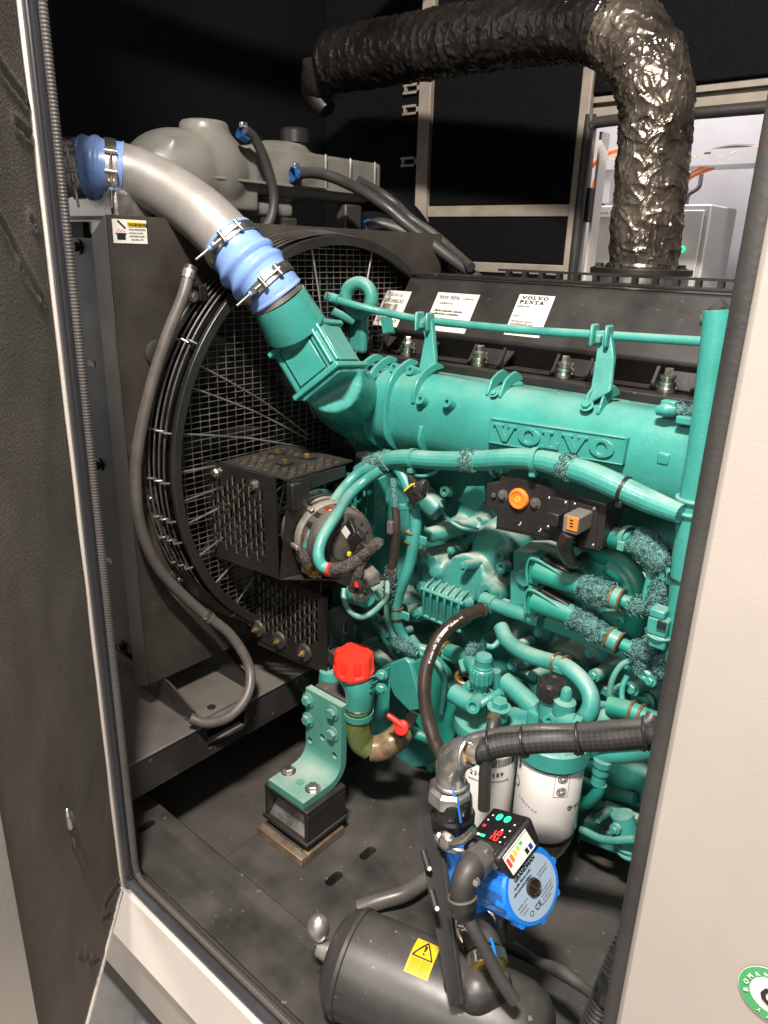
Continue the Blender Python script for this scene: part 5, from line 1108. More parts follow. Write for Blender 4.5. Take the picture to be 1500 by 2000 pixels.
for P, lb in (([(740, 908, 1.115), (700, 925, 1.10), (668, 958, 1.06), (640, 1000, .99), (612, 1040, .94), (600, 1072, .93)], 'left teal cable from the loom down onto the alternator'),
              ([(745, 918, 1.112), (712, 940, 1.095), (682, 968, 1.05), (655, 1010, .96), (630, 1050, .91), (622, 1085, .89), (630, 1106, .89), (648, 1113, .895)], 'right teal cable from the loom curling under the alternator')):
    tag(tube('alternator_cable', pts(P), .0112, TEAL, n=16), lb, 'cable', 'cables from the loom to the alternator')
tag(tube('loom_connector', pts([(700, 890, 1.15), (718, 893, 1.15), (750, 895, 1.15)]), [.008, .013, .010], PLASTIC, n=12), 'black plug with grey collar behind the left end of the loom', 'connector')

# vertical pipe at right
vp = tube('vertical_pipe', pts([(1404, 606, 1.12), (1400, 660, 1.12), (1375, 860, 1.12), (1352, 1000, 1.12), (1335, 1150, 1.12), (1325, 1290, 1.12)]), .0215, TEALG, n=26)
tag(vp, 'tall teal pipe down the right side beside the rubber edge seal', 'pipe')
for px, py, r, m in ((1355, 975, .024, TEAL), (1351, 1000, .024, TEAL), (1336, 1128, .0235, PLASTIC)):
    ring('collar' if m is TEAL else 'cable_tie', at(px, py, y=1.12), Z, r, .0035 if m is TEAL else .002, m, vp)
tag(tube('pipe_clamp_arm', pts([(1418, 596, 1.2), (1395, 612, 1.2), (1380, 640, 1.2)]), .012, RUBBER, n=12), 'black clip at the top of the tall teal pipe', 'clip')
hexbolt('bolt', at(1378, 622, y=1.19), -Y, .006, STEEL, vp)

# ================================================================ ALTERNATOR
alt = thing('alternator', at(640, 1060, y=1.0), 'dusty alternator with finned end cover and red coil windings showing', 'alternator')
AC = at(668, 1062, y=.985); aa = V((0.93, -0.36, 0.10)).normalized()
MB().lathe([(0, -.15), (.060, -.15), (.078, -.135), (.078, -.09), (.080, -.085), (.080, -.078), (.077, -.074)], AC, aa, 48).build('drive_housing', ALTA, alt)
MB().lathe([(.074, -.080), (.076, -.074), (.076, -.055), (.074, -.05)], AC, aa, 48).build('stator', mat('stator', (.16, .14, .12), .4, .6, var=.3, vscale=40), alt)
MB().lathe([(.079, -.056), (.079, -.048), (.077, -.042), (.074, -.036)], AC, aa, 48).build('rear_housing', ALTA, alt)
u_ = aa.orthogonal().normalized(); v__ = aa.cross(u_)
MB().lathe([(.073, -.045), (.072, -.004), (.064, .010), (.020, .020), (0, .020)], AC, aa, 48).build('rear_cover', ALTC, alt)
for k in range(30):
    a = 2 * math.pi * k / 30
    for r_, l_, hh in ((.052, .0042, .0130), (.042, .003, .0158), (.032, .0028, .0178)):
        if r_ < .045 or k % 2 == 0:
            d = u_ * math.cos(a) + v__ * math.sin(a); MB().obox(AC + aa * hh + d * r_, d, aa.cross(d), aa, l_, .0019, .0006).build('vent_slot', INK, alt, smooth=0)
for k in range(18):
    a = 2 * math.pi * k / 18; d = u_ * math.cos(a) + v__ * math.sin(a)
    MB().obox(AC - aa * .020 + d * .0722, aa, aa.cross(d), d, .013, .006, .0015).build('window', COPPER if k % 3 == 0 else INK, alt, bevel=.002)
    if k % 3 == 1: MB().obox(AC - aa * .05 + d * .081, aa, aa.cross(d), d, .016, .005, .003).build('through_bolt_lug', ALTA, alt, bevel=.002)
w0 = at(688, 1035, y=.955)
lb_ = MB().obox(w0, V((.55, -.2, -.5)).normalized(), V((.6, -.35, .75)).normalized(), V((.3, -.9, .1)).normalized(), .022, .017, .008).build('regulator', PLASTIC, alt, bevel=.003)
card('regulator_label', at(677, 1052, y=.938), V((.45, -.1, .55)), V((-.55, 0, .6)), .020, .018, WPAP, lb_)
for px, py, y_, sx in ((697, 1052, .94, .024), (712, 1075, .935, .02), (700, 1085, .94, .014)):
    MB().obox(at(px, py, y=y_), V((.66, -.2, .6)).normalized(), V((-.5, -.2, .6)).normalized(), V((.2, -.9, 0)), sx, .010, .009).build('terminal_block', PLASTIC, alt, bevel=.003)
MB().obox(at(682, 1082, y=.935), X, Y, Z, .003, .003, .004).build('yellow_tab', YELLOW, alt, bevel=.001)
for P, R in (([(648, 1113, .895), (672, 1110, .90), (690, 1100, .91), (705, 1092, .92)], .0125), ([(700, 1095, .925), (718, 1078, .93), (735, 1062, .94), (745, 1066, .945)], .011), ([(704, 1098, .92), (700, 1120, .915), (695, 1135, .92), (690, 1150, .925)], .0105), ([(600, 1068, .93), (598, 1088, .925), (603, 1102, .93)], .0125)):
    tag(tube('cloth_taped_cable', pts(P), R, FUZZB, n=20, k=10, lump=lumpy(.001, 90)), {648: 'black cloth taped cable continuing from the red sleeve below the alternator', 700: 'black cloth taped cable reaching right to a plug beyond the alternator', 704: 'black cloth taped cable dropping straight down right of the alternator', 600: 'short black cloth sleeve at the foot of the left teal cable'}[P[0][0]], 'cable', 'black cloth taped cables at the alternator')
for px, py, y_, dx, dy, r in ((641, 1112, .895, 9, 1, .0128), (700, 1134, .915, 0, 10, .008)):
    c = at(px, py, y=y_); tag(MB().cyl(c, at(px + dx, py + dy, y=y_), r, n=18).build('red_sleeve', REDS), 'red heat-shrink sleeve ' + ('at the end of the teal cable under the alternator' if px < 660 else 'on the thin looped wire right of the alternator'), 'sleeve', 'red heat-shrink sleeves')
tag(tube('looped_wire', pts([(690, 1152, .925), (703, 1156, .92), (705, 1145, .915), (700, 1130, .913)]), .0055, BROWNH, n=10), 'small black wire loop right of the alternator', 'wire')
for px, py in ((600, 1110), (612, 1118)): hexbolt('stud_nut', at(px, py, y=.95), (.3, -1, 0), .009, BRASS, alt, stud=True)
MB().obox(at(598, 1106, y=.955), X, Y, Z, .012, .004, .016).build('cable_lug', BRASS, alt, bevel=.002)
# bracket plate behind alternator
abk = thing('alternator_bracket', at(600, 960, y=1.06), 'teal cast bracket holding the alternator, with bolts above and below it', 'bracket')
b = MB(); b.prism([at(a, c, y=1.05) for a, c in ((572, 985), (585, 962), (612, 960), (640, 975), (660, 1010), (640, 1130), (585, 1140), (568, 1090))], (0, .04, 0))
b.build('upper_arm', TEALG, abk, bevel=.008)
hexbolt('bolt', at(594, 973, y=1.045), (.3, -1, .1), .010, TEAL, abk)
b = MB(); b.prism([at(a, c, y=1.0) for a, c in ((600, 1122), (640, 1130), (690, 1155), (708, 1158), (706, 1135), (690, 1118), (660, 1108))], (0, .06, 0)); b.build('lower_foot', ALTA, abk, bevel=.006)
q = at(700, 1168, y=.98)
MB().cyl(at(690, 1160, y=1.0), at(714, 1166, y=.97), .020, n=20).build('pivot_boss', TEAL, abk); hexbolt('pivot_nut', at(706, 1160, y=.965), (.8, -.5, 0), .013, STEEL, abk, stud=True)
tag(tube('earth_wire', pts([(672, 1150, .97), (672, 1170, .96), (682, 1192, .95), (702, 1205, .95), (722, 1200, .96), (740, 1185, .99), (755, 1165, 1.03), (757, 1130, 1.08)]), .0058, PALET, n=12), 'thin pale teal wire hanging in a loop below the alternator', 'wire')
for P in (([(650, 1150), (672, 1150)]), ): pass
tag(MB().box(at(706, 960, y=1.2).x, at(733, 960, y=1.2).x, 1.20, 1.24, at(715, 1070, y=1.2).z, at(715, 930, y=1.2).z).build('teal_post', TEALG, bevel=.004), 'plain upright teal post behind the alternator cables', 'post')
perforated('guard_insert', (at(678, 950, y=1.16).x, 1.16, at(690, 1025, y=1.16).z), X, Z, .062, .12, .002, 0, TEALD, None, sw=.009, sh=.018, gx=.0135, gy=.022, inset=(.004, .004, .004, .004))
tag(bpy.data.objects['guard_insert'], 'teal painted slotted sheet seen between the alternator and the post', 'guard')

# ================================================================ BELT GUARDS
ag = thing('belt_guard', (-1.1, .9, -.6), 'black slotted belt guard box beside the alternator, upper and larger one', 'guard')
GT = [at(430, 905, z=-.424), at(563, 940, z=-.424), at(673, 910, z=-.424), at(560, 872, z=-.424)]
GB = [at(415, 1083, y=GT[0].y), at(546, 1130, y=GT[1].y)]
fo = V(GB[0]); fo_u = (GB[1] - GB[0]); fo_v = (GT[0] - GB[0])
ux = fo_u.normalized(); vv = (fo_v - ux * fo_v.dot(ux)); hgt_ = vv.length; vv.normalize(); wd_ = fo_u.length
wtop = (GT[1] - GT[0]).length
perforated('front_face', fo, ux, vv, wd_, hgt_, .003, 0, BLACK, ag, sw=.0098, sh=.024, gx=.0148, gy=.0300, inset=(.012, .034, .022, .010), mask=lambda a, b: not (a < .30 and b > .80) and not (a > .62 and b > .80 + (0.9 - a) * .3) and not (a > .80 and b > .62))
nf = ux.cross(vv)
for a_, b_ in ((.16, .90), (.72, .88)):
    q = fo + ux * (wd_ * a_) + vv * (hgt_ * b_) + nf * .003; hexbolt('bolt', q, nf, .0085, STEEL, ag); MB().obox(q - vv * .020 + nf * .0003, ux, vv, nf, .006, .010, .0004).build('adjuster_slot', INK, ag, bevel=.003)
xs_, ys_ = GT[0].x, GT[0].y
tu = (GT[1] - GT[0]); tv = (GT[3] - GT[0])
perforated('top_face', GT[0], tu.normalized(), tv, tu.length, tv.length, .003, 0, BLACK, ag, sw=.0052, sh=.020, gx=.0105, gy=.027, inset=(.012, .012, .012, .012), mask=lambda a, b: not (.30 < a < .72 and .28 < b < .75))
for px, py in ((543, 884), (600, 893), (556, 904)): q = at(px, py, z=-.420); MB().lathe([(0, 0), (.019, 0), (.019, .003), (0, .003)], q, Z, 24).build('washer', BLACK, ag); hexbolt('bolt', q + Z * .003, Z, .0075, BRASS, ag, washer=False)
E1 = GT[1]; E2 = GT[2]
MB().prism([E1 + V((0, -.002, 0)), E2, E2 + Z * -.022, E1 + Z * -.03], (.003, 0, 0)).build('side_lip', BLACK, ag, smooth=0)
MB().prism([GB[1] + V((0, -.0, 0)), E1, E1 + V((.012, .045, 0)), GB[1] + V((.012, .045, 0))], (.003, 0, 0)).build('side_flange', BLACK, ag, smooth=0)
MB().obox(E1 + V((.004, .01, -.03)), X, Y, Z, .010, .012, .026).build('corner_bracket', BLACK, ag, bevel=.003)
MB().prism([GB[0], GB[1], GB[1] + V((.17, .16, 0)), GB[0] + V((0, .19, 0))], (0, 0, -.003)).build('bottom_face', BLACK, ag, smooth=0)
g2 = thing('lower_belt_guard', (-1.1, 1.0, -.85), 'smaller black slotted belt guard with three bolts, below the larger guard', 'guard')
y2 = .985; A0 = at(503, 1246, y=y2); A1 = at(640, 1320, y=y2); A2 = at(640, 1166, y=y2); A3 = at(503, 1148, y=y2)
x0_, x1_ = A0.x, A1.x + .0; zt_ = max(A2.z, A3.z); z2_ = A0.z
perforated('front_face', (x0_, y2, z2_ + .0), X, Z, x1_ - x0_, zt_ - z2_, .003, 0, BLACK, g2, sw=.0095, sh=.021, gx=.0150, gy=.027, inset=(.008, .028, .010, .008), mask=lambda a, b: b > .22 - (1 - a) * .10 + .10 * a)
MB().prism([(x0_, y2, z2_ - .0005), (x1_, y2, z2_ - .0005), (x1_, y2, A1.z), (x0_, y2, z2_ - .018)], (0, .003, 0)).build('mounting_strip', BLACK, g2, smooth=0)
for px, py in ((505, 1227), (547, 1250), (596, 1274)):
    q = at(px, py, y=y2 - .004); MB().lathe([(0, 0), (.021, 0), (.019, .006), (.010, .007), (0, .007)], q, -Y, 28).build('rubber_washer', RUBBER, g2); hexbolt('bolt', q + V((0, -.007, 0)), -Y, .008, BRASS, g2, washer=False, stud=True)
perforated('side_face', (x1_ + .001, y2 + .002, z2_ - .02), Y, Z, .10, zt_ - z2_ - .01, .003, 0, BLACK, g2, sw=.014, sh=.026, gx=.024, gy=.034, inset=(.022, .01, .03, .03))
o = tag(MB().obox(at(672, 1297, y=1.0), V((.95, .0, -.30)).normalized(), Y, V((.30, 0, .95)).normalized(), .055, .014, .016).build('guard_rail', BLACKM, bevel=.003), 'dark square steel bar running from the lower guard to the red cap', 'bar')
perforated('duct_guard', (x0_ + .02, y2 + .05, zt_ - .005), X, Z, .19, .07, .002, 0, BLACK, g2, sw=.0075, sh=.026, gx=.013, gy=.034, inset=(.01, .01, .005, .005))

# ================================================================ TIMING CASE / FRONT BRACKETS (lower left of engine)
tc = thing('front_cover', (-1.1, 1.25, -.9), 'smooth teal cast front cover with slanted arms behind the red cap', 'cover')
b = MB(); b.prism([at(a, c, y=1.20) for a, c in ((650, 1130), (760, 1180), (800, 1290), (880, 1420), (860, 1500), (720, 1500), (700, 1400), (640, 1340), (640, 1230))], (0, .12, 0))
b.cyl(at(700, 1165, y=1.15), at(800, 1305, y=1.17), .014, .016, 14); b.cyl(at(735, 1150, y=1.17), at(835, 1290, y=1.19), .010, .012, 14); b.cyl(at(668, 1190, y=1.13), at(745, 1300, y=1.16), .008, .008, 12)
b.cyl(at(650, 1215, y=1.10), at(650, 1215, y=1.3), .03, .03, 18)
b.prism([at(a, c, y=1.16) for a, c in ((655, 1290), (680, 1240), (760, 1290), (800, 1340), (790, 1400), (720, 1330))], (0, .08, 0))
b.build('cast_cover', TEALC, tc, remesh=.005, relax=5)
hexbolt('bolt', at(656, 1233, y=1.09), (.3, -1, 0), .0125, TEAL, tc)
MB().prism([at(a, c, y=1.08) for a, c in ((742, 1305), (790, 1285), (800, 1295), (825, 1385), (800, 1390), (770, 1360))], (0.0, .03, 0)).build('bent_plate', TEALG, tc, bevel=.003)
MB().prism([at(a, c, y=1.09) for a, c in ((800, 1296), (845, 1280), (905, 1395), (870, 1480), (855, 1490), (800, 1390))], (0.0, .03, 0)).build('bent_plate', TEALD, tc, bevel=.003)
MB().prism([at(a, c, y=1.06) for a, c in ((742, 1340), (760, 1330), (758, 1390), (738, 1412), (728, 1405), (735, 1370))], (0.0, .006, 0)).build('hanging_strip', TEALG, tc, bevel=.002)
MB().prism([at(a, c, y=1.05) for a, c in ((790, 1400), (800, 1388), (815, 1395), (806, 1420), (795, 1417))], (0.0, .006, 0)).build('black_clip', PLASTIC, tc, bevel=.002)
tube('sloping_pipe', pts([(795, 1425, 1.08), (850, 1448, 1.10), (905, 1475, 1.12)]), .012, TEALD, tc, n=16)

# ================================================================ COOLANT FILLER
cf = thing('coolant_filler', at(700, 1350, y=1.0), 'teal filler neck with lobed red cap on an olive hose', 'filler neck')
yc = .97; ct = at(692, 1290, y=yc)
ca = V((.05, -.08, 1)).normalized()
cu = V((1, 0, -.05)); n_ = 7
vs = []; fs = []; NS = 112
prof = [(1.0, 0.0), (1.07, .004), (1.07, .010), (1.0, .013), (1.0, .040), (.93, .046), (.60, .048), (0.0, .049)]
Rc = .0395; Hc = .9
bse = at(691, 1312, y=yc)
uu = ca.orthogonal().normalized(); vv2 = ca.cross(uu)
for k, (r, h) in enumerate(prof[:-1]):
    for i in range(NS):
        a = 2 * math.pi * i / NS; s7 = math.cos(n_ * a / 1.0)
        sc7 = 1.0 if k in (1, 2) else (1.0 + (.055 * max(-.75, min(1, s7 * 3))) - .02) * (1 if k < 5 else (0.99 if k == 5 else 1))
        if k == 6: sc7 = 1
        vs.append(bse + ca * h + (uu * math.cos(a) + vv2 * math.sin(a)) * (Rc * r * sc7))
vs.append(bse + ca * prof[-1][1])
for k in range(len(prof) - 2):
    for i in range(NS): fs.append((k * NS + i, k * NS + (i + 1) % NS, (k + 1) * NS + (i + 1) % NS, (k + 1) * NS + i))
for i in range(NS): fs.append(((len(prof) - 2) * NS + i, (len(prof) - 2) * NS + (i + 1) % NS, len(vs) - 1))
fs.append(tuple(range(NS))[::-1])
MB().add(vs, fs).build('cap', RED, cf, smooth=45)
tube('neck', [bse - ca * .002, at(702, 1345, y=yc), at(700, 1385, y=yc)], [.034, .031, .027], TEALG, cf, n=30)
ring('neck_rim', at(700, 1376, y=yc), ca, .0275, .0025, BRASS, cf); 
hb = band('hose_clamp', at(700, 1391, y=yc), ca, .030, .014, TEAL, cf); MB().obox(at(672, 1385, y=yc - .01), X, Y, Z, .004, .004, .008).build('clamp_lock', TEAL, hb, bevel=.001)
for k in range(3): MB().prism([at(718, 1325 + 14 * k, y=yc - .01), at(748, 1312 + 10 * k, y=yc + .01), at(744, 1322 + 10 * k, y=yc + .01)], (0, .012, 0)).build('gusset', TEAL, cf, bevel=.001)
MB().prism([at(a, c, y=yc + .01) for a, c in ((732, 1315), (758, 1304), (754, 1345), (738, 1358), (728, 1352))], (0, .008, 0)).build('fixing_plate', TEALD, cf, bevel=.002)
for px, py in ((746, 1318), (745, 1344)): hexbolt('bolt', at(px, py, y=yc), (.5, -1, .1), .008, TEAL, cf, stud=False)
tag(tube('filler_hose', pts([(700, 1388, yc), (700, 1420, yc), (706, 1448, .975), (724, 1462, .985)]), .0262, HOSEG, n=32, k=10), 'olive green hose below the red-capped neck', 'hose')
tag(tube('filler_hose', pts([(722, 1462, .984), (745, 1460, 1.0), (768, 1447, 1.02), (783, 1432, 1.05)]), [.0263, .027, .027, .0265], HOSEB, n=32, k=10), 'tan brown hose end turning towards the engine below the red cap', 'hose')
rl_ = thing('red_lever', at(785, 1418, y=1.0), 'small red lever tap at the end of the tan hose', 'tap')
MB().lathe([(0, 0), (.015, 0), (.015, .010), (.009, .013), (0, .013)], at(786, 1420, y=.99), (.3, -1, .4), 22).build('knob', REDS, rl_)
tube('lever', pts([(786, 1418, .985), (772, 1407, .98), (757, 1396, .975)]), [.007, .006, .005], REDS, rl_, n=12)
MB().obox(at(782, 1428, y=1.0), X, Y, Z, .010, .012, .010).build('tap_body', PLASTIC, rl_, bevel=.003)
tag(MB().lathe([(0, 0), (.026, 0), (.030, .02), (.022, .05), (0, .055)], at(650, 1345, y=1.0), (-.1, -.1, 1), 28).build('round_fitting', TEALG), 'rounded teal fitting standing left of the red-capped neck', 'fitting')

# ================================================================ ENGINE MOUNT
em = thing('engine_mount_bracket', (-.93, .95, -1.05), 'thick pale teal L-shaped engine foot bolted to the black mount', 'bracket')
zf = -1.05; p1_ = at(525, 1522, z=zf); p2_ = at(592, 1570, z=zf); p3_ = at(672, 1520, z=zf); ya = (p1_.y + p2_.y) / 2; xa, xb = p1_.x, p2_.x
yv = 0.932
zt_m = at(600, 1345, y=yv).z
th_ = .016; r_ = .035
prof_ = [(ya, zf), (yv - r_, zf)]
for k in range(1, 7): a = math.pi / 2 * k / 6; prof_.append((yv - r_ + r_ * math.sin(a), zf + r_ - r_ * math.cos(a)))
prof_.append((yv, zt_m))
outer = [(y_ if i < 2 else y_ , z_) for i, (y_, z_) in enumerate(prof_)]
back = [(yv + th_, zt_m)] + [(yv - r_ + (r_ + th_) * math.sin(math.pi / 2 * k / 6), zf + r_ - (r_ + th_) * math.cos(math.pi / 2 * k / 6)) for k in range(6, -1, -1)] + [(ya, zf - th_)]
MB().prism([(xa, y_, z_) for y_, z_ in outer + back], (xb - xa, 0, 0)).build('angle_plate', PALET, em, bevel=.0)
cut(bpy.data.objects['angle_plate'], [MB().cyl(at(px, py, y=yv) + V((0, -.01, 0)), at(px, py, y=yv) + V((0, .03, 0)), .0078, n=20) for px, py in ((605, 1446), (629, 1440), (653, 1476))])
for px, py in ((602, 1367), (602, 1405), (650, 1392), (650, 1433)):
    hexbolt('bolt', at(px, py, y=yv - .001), -Y, .0115, PALET, em)
for px, py in ((563, 1507), (611, 1541)): hexbolt('bolt', at(px, py, z=zf), Z, .0115, STEEL, em)
MB().lathe([(0, 0), (.0095, 0), (.0095, .0006), (0, .0006)], at(586, 1527, z=zf + .0003), Z, 22).build('plugged_hole', TEALD, em)
MB().box(xa + .01, xb - .005, yv + th_ + .001, yv + .08, zt_m - .03, zt_m + .004).build('edge_stack', BLACKM, em, bevel=.003)
mt = thing('rubber_mount', (-.92, .88, -1.18), 'black boxed rubber engine mount standing on the cross-member', 'mount')
fx0, fx1, fy0, fy1 = xa - .012, xb + .012, ya - .002, ya + .112
MB().box(fx0, fx1, fy0, fy1, zf - th_ - .012, zf - th_ - .001).build('top_plate', BLACK, mt, bevel=.002)
zt2 = zf - th_ - .013; zb2 = -1.142
MB().box(fx1 - .010, fx1, fy0 + .001, fy1, zb2, zt2).build('side_cheek', BLACK, mt, bevel=.002)
MB().box(fx0, fx0 + .008, fy0 + .001, fy1, zb2, zt2).build('side_cheek', BLACK, mt, bevel=.002)
MB().box(fx0 + .009, fx1 - .011, fy0 + .05, fy1 - .01, zb2, zt2).build('rubber_block', RUBBER, mt, bevel=.008)
MB().prism([(fx0 + .009, fy0 + .006, zb2 + .001), (fx1 - .011, fy0 + .006, zb2 + .001), (fx1 - .011, fy0 + .045, zt2 - .012), (fx0 + .009, fy0 + .045, zt2 - .012)], (0, .003, 0)).build('sloping_plate', GALV, mt, smooth=0)
MB().box(fx0 - .004, fx1 + .004, fy0 - .004, fy1 + .002, zb2 - .010, zb2 - .001).build('lower_plate', BLACK, mt, bevel=.002)
MB().box(fx0 + .01, fx1 - .01, fy0 + .01, fy1 - .01, -1.162, zb2 - .011).build('rubber_foot', RUBBER, mt, smooth=0)
b = MB(); b.box(fx0 - .001, fx1 + .006, fy0 - .022, fy0 - .004, -1.186, -1.165); b.build('base_edge', RUST, mt, bevel=.002)
MB().box(fx1 - .012, fx1 + .006, fy0 - .003, fy1 - .01, -1.186, -1.165).build('base_edge', RUST, mt, bevel=.002)
MB().box(fx0 - .001, fx1 - .013, fy0 - .003, fy1 - .01, -1.186, -1.168).build('base_slab', BLACKM, mt, smooth=0)

# ================================================================ MID HOSES
g_ = 'vertical teal cables left of the ribbed cover'
tag(tube('vertical_cable', pts([(770, 905, 1.13), (790, 935, 1.125), (805, 975, 1.12), (812, 1020, 1.115), (808, 1060, 1.11), (800, 1100, 1.105), (790, 1130, 1.10), (778, 1165, 1.10), (772, 1200, 1.10), (782, 1235, 1.11), (800, 1258, 1.12), (830, 1270, 1.14), (900, 1288, 1.16)]), .0118, TEAL, n=18), 'thick teal cable hanging from the loom past the two brown-rimmed clamps', 'cable', g_)
tag(tube('vertical_cable', pts([(757, 1172, 1.08), (756, 1200, 1.08), (764, 1235, 1.085), (785, 1262, 1.09), (815, 1278, 1.10)]), .0065, PALET, n=12), 'thin teal cable beside the thick one, ending in a frayed sleeve', 'cable', g_)
tag(tube('dark_sleeve', pts([(772, 990, 1.085), (774, 1030, 1.08), (770, 1080, 1.08), (766, 1110, 1.08)]), [.008, .009, .010, .009], BROWNH, n=14), 'brown black smooth sleeve hanging beside the thick teal cable', 'sleeve')
tag(tube('dark_sleeve', pts([(768, 935, 1.10), (770, 960, 1.09), (774, 995, 1.085)]), .0065, FUZZ, n=14, lump=lumpy(.001)), 'teal frayed sleeve above the brown black one', 'sleeve')
tag(MB().obox(at(763, 1030, y=1.07), X, Y, Z, .007, .006, .014).build('inline_plug', GREYH, bevel=.003), 'small grey brown inline plug on the hanging sleeve', 'plug')
tag(tube('frayed_sleeve', pts([(765, 1110, 1.08), (762, 1140, 1.08), (757, 1168, 1.08)]), [.012, .012, .010], FUZZB, n=22, lump=lumpy(.0015, 110)), 'grey frayed sleeve below the brown black one', 'sleeve')
tag(tube('frayed_sleeve', pts([(768, 1248, 1.09), (790, 1262, 1.09), (812, 1275, 1.10)]), [.010, .013, .010], FUZZ, n=22, lump=lumpy(.003, 110)), 'frayed sleeve lying on the cables right of the red cap', 'sleeve')
for i, (px, py, y_) in enumerate(((805, 1048, 1.112), (773, 1195, 1.10), (775, 1180, 1.10))):
    if i == 2: continue
    c = at(px, py, y=y_); e_ = thing('p_clamp', c, 'teal clamp with brown rims on the thick hanging cable, ' + ('upper one' if i == 0 else 'lower one'), 'clamp', 'clamps on the thick hanging cable')
    MB().cyl(c - Z * .011, c + Z * .011, .0135, n=24).build('clamp_band', TEAL, e_)
    for s_ in (-1, 1): MB().torus(c + Z * (.011 * s_), Z, .0142, .0022, 24, 8).build('rubber_rim', RIM, e_)
    MB().obox(c + V((.022, .004, -.003)), X, Y, Z, .012, .003, .009).build('ear', TEAL, e_, bevel=.002)
for (px, py) in ((788, 985), (780, 992)): pass
tag(MB().obox(at(788, 990, y=1.105), V((1, 0, .3)).normalized(), Y, V((-.3, 0, 1)).normalized(), .028, .006, .006).build('cable_clip', TEAL, bevel=.002), 'teal cable clip tying the hanging cables together', 'clip')
pk = thing('hanging_plug', at(820, 965, y=1.1), 'black plug with a yellow stripe hanging under the loom', 'plug')
dq = V((.62, 0, .60)).normalized(); dp = V((-.60, 0, .62)).normalized(); q = at(812, 965, y=1.09)
MB().obox(q, dq, Y, dp, .016, .010, .016).build('plug_body', PLASTIC, pk, bevel=.003); MB().obox(q + dq * .0 + dp * .017 + V((0, -.006, 0)), dq, Y, dp, .013, .006, .002).build('yellow_lock', YELLOW, pk, bevel=.001)
tube('boot', [q + dq * .01, q + dq * .026 + Z * .004, q + dq * .034], [.013, .012, .009], RUBBER, pk, n=14)
tube('wire', pts([(800, 918, 1.12), (803, 935, 1.11), (812, 945, 1.10), (822, 950, 1.09)]), .006, BROWNH, pk, n=10)
tag(tube('wire_loop', pts([(800, 925, 1.13), (825, 930, 1.12), (850, 922, 1.13), (855, 912, 1.14)]), .0035, TEAL, n=8), 'thin teal wire loop under the loom', 'wire')
# brown black rubber hose
bh = tube('rubber_hose', pts([(945, 1190, 1.12), (925, 1196, 1.09), (890, 1215, 1.04), (855, 1250, 1.0), (834, 1300, .97), (829, 1350, .95), (835, 1400, .94), (848, 1445, .93), (862, 1475, .93), (872, 1510, .95)]), .0128, BROWNH, n=22, k=10)
tag(bh, 'brown black rubber hose arching down in front of the ribbed cover', 'hose')
HP = pts([(905, 1205, 1.045), (875, 1230, 1.0), (852, 1262, .975), (838, 1300, .955)])
p = spline(HP, 10)
for k in range(26):
    j = int((1 - k / 26) * (len(p) - 2)); t_ = (p[j] - p[j + 1]).normalized(); vw_ = (-p[j]).normalized(); q = p[j] + vw_ * .0126
    if k % 6 != 5: dashes(q, t_, vw_.cross(t_), .0032, .0052, PAPER, bh, k)
MB().obox(at(948, 1184, y=1.115), X, Y, Z, .004, .004, .006).build('clip_ear', STEEL, bh, bevel=.001)
ring('end_clip', at(940, 1191, y=1.11), at(945, 1190, y=1.12) - at(925, 1196, y=1.09), .0135, .0018, BROWNH, bh)
# thin teal tube right of the hose and others
tag(tube('thin_tube', pts([(842, 1285, 1.09), (858, 1300, 1.08), (868, 1325, 1.07), (866, 1360, 1.07), (862, 1392, 1.08)]), .0055, TEAL, n=10), 'thin teal tube hanging right of the arching rubber hose', 'tube')
tag(tube('link_rod', pts([(850, 1275, 1.12), (895, 1293, 1.10)]), .006, TEAL, n=10), 'short teal rod between cable sleeve and fuel valve', 'rod')
sp2 = tube('supply_pipe', pts([(978, 1225, 1.17), (992, 1252, 1.15), (1025, 1275, 1.13), (1060, 1288, 1.12), (1100, 1300, 1.11), (1130, 1322, 1.10), (1150, 1350, 1.09), (1154, 1378, 1.08), (1140, 1405, 1.07), (1125, 1418, 1.07)]), .0155, TEAL, n=22, k=10)
tag(sp2, 'teal pipe sweeping round from under the control unit to the filter head', 'pipe')
for px, py in ((1087, 1294), (1103, 1300)): ring('rubber_rim', at(px, py, y=1.115), at(1110, 1305, y=1.11) - at(1080, 1293, y=1.115), .018, .0024, RIM, sp2)
MB().obox(at(1092, 1308, y=1.10), X, Y, Z, .010, .006, .006).build('clamp_ear', TEAL, sp2, bevel=.002)
tag(tube('cross_pipe', pts([(1190, 1378, 1.10), (1230, 1388, 1.10), (1270, 1405, 1.10), (1330, 1425, 1.10)]), .0165, TEALD, n=20), 'teal pipe with two brown rings behind the top of the braided hose', 'pipe')
for px, py in ((1234, 1390), (1252, 1397)): ring('rubber_rim', at(px, py, y=1.10), at(1270, 1405, y=1.10) - at(1220, 1385, y=1.10), .0185, .0024, RIM, bpy.data.objects['cross_pipe'])
tag(tube('flat_pipe', pts([(1155, 1378, 1.14), (1180, 1378, 1.13), (1215, 1385, 1.12)]), .008, PALET, n=12), 'pale narrow teal pipe right of the filter heads', 'pipe')
tag(tube('corner_fitting', pts([(1165, 1425, 1.10), (1180, 1405, 1.10), (1195, 1400, 1.10)]), [.020, .018, .014], PALET, n=18), 'pale teal threaded fitting above the braided hose', 'fitting')
tag(tube('lower_pipe', pts([(1160, 1465, 1.13), (1200, 1472, 1.13), (1260, 1465, 1.13), (1330, 1450, 1.12)]), .018, TEALG, n=20), 'glossy teal pipe directly below the braided hose at right', 'pipe')
lf = thing('drop_fitting', at(1180, 1500, y=1.12), 'teal ribbed fitting and dark hose dropping right of the white filters', 'fitting')
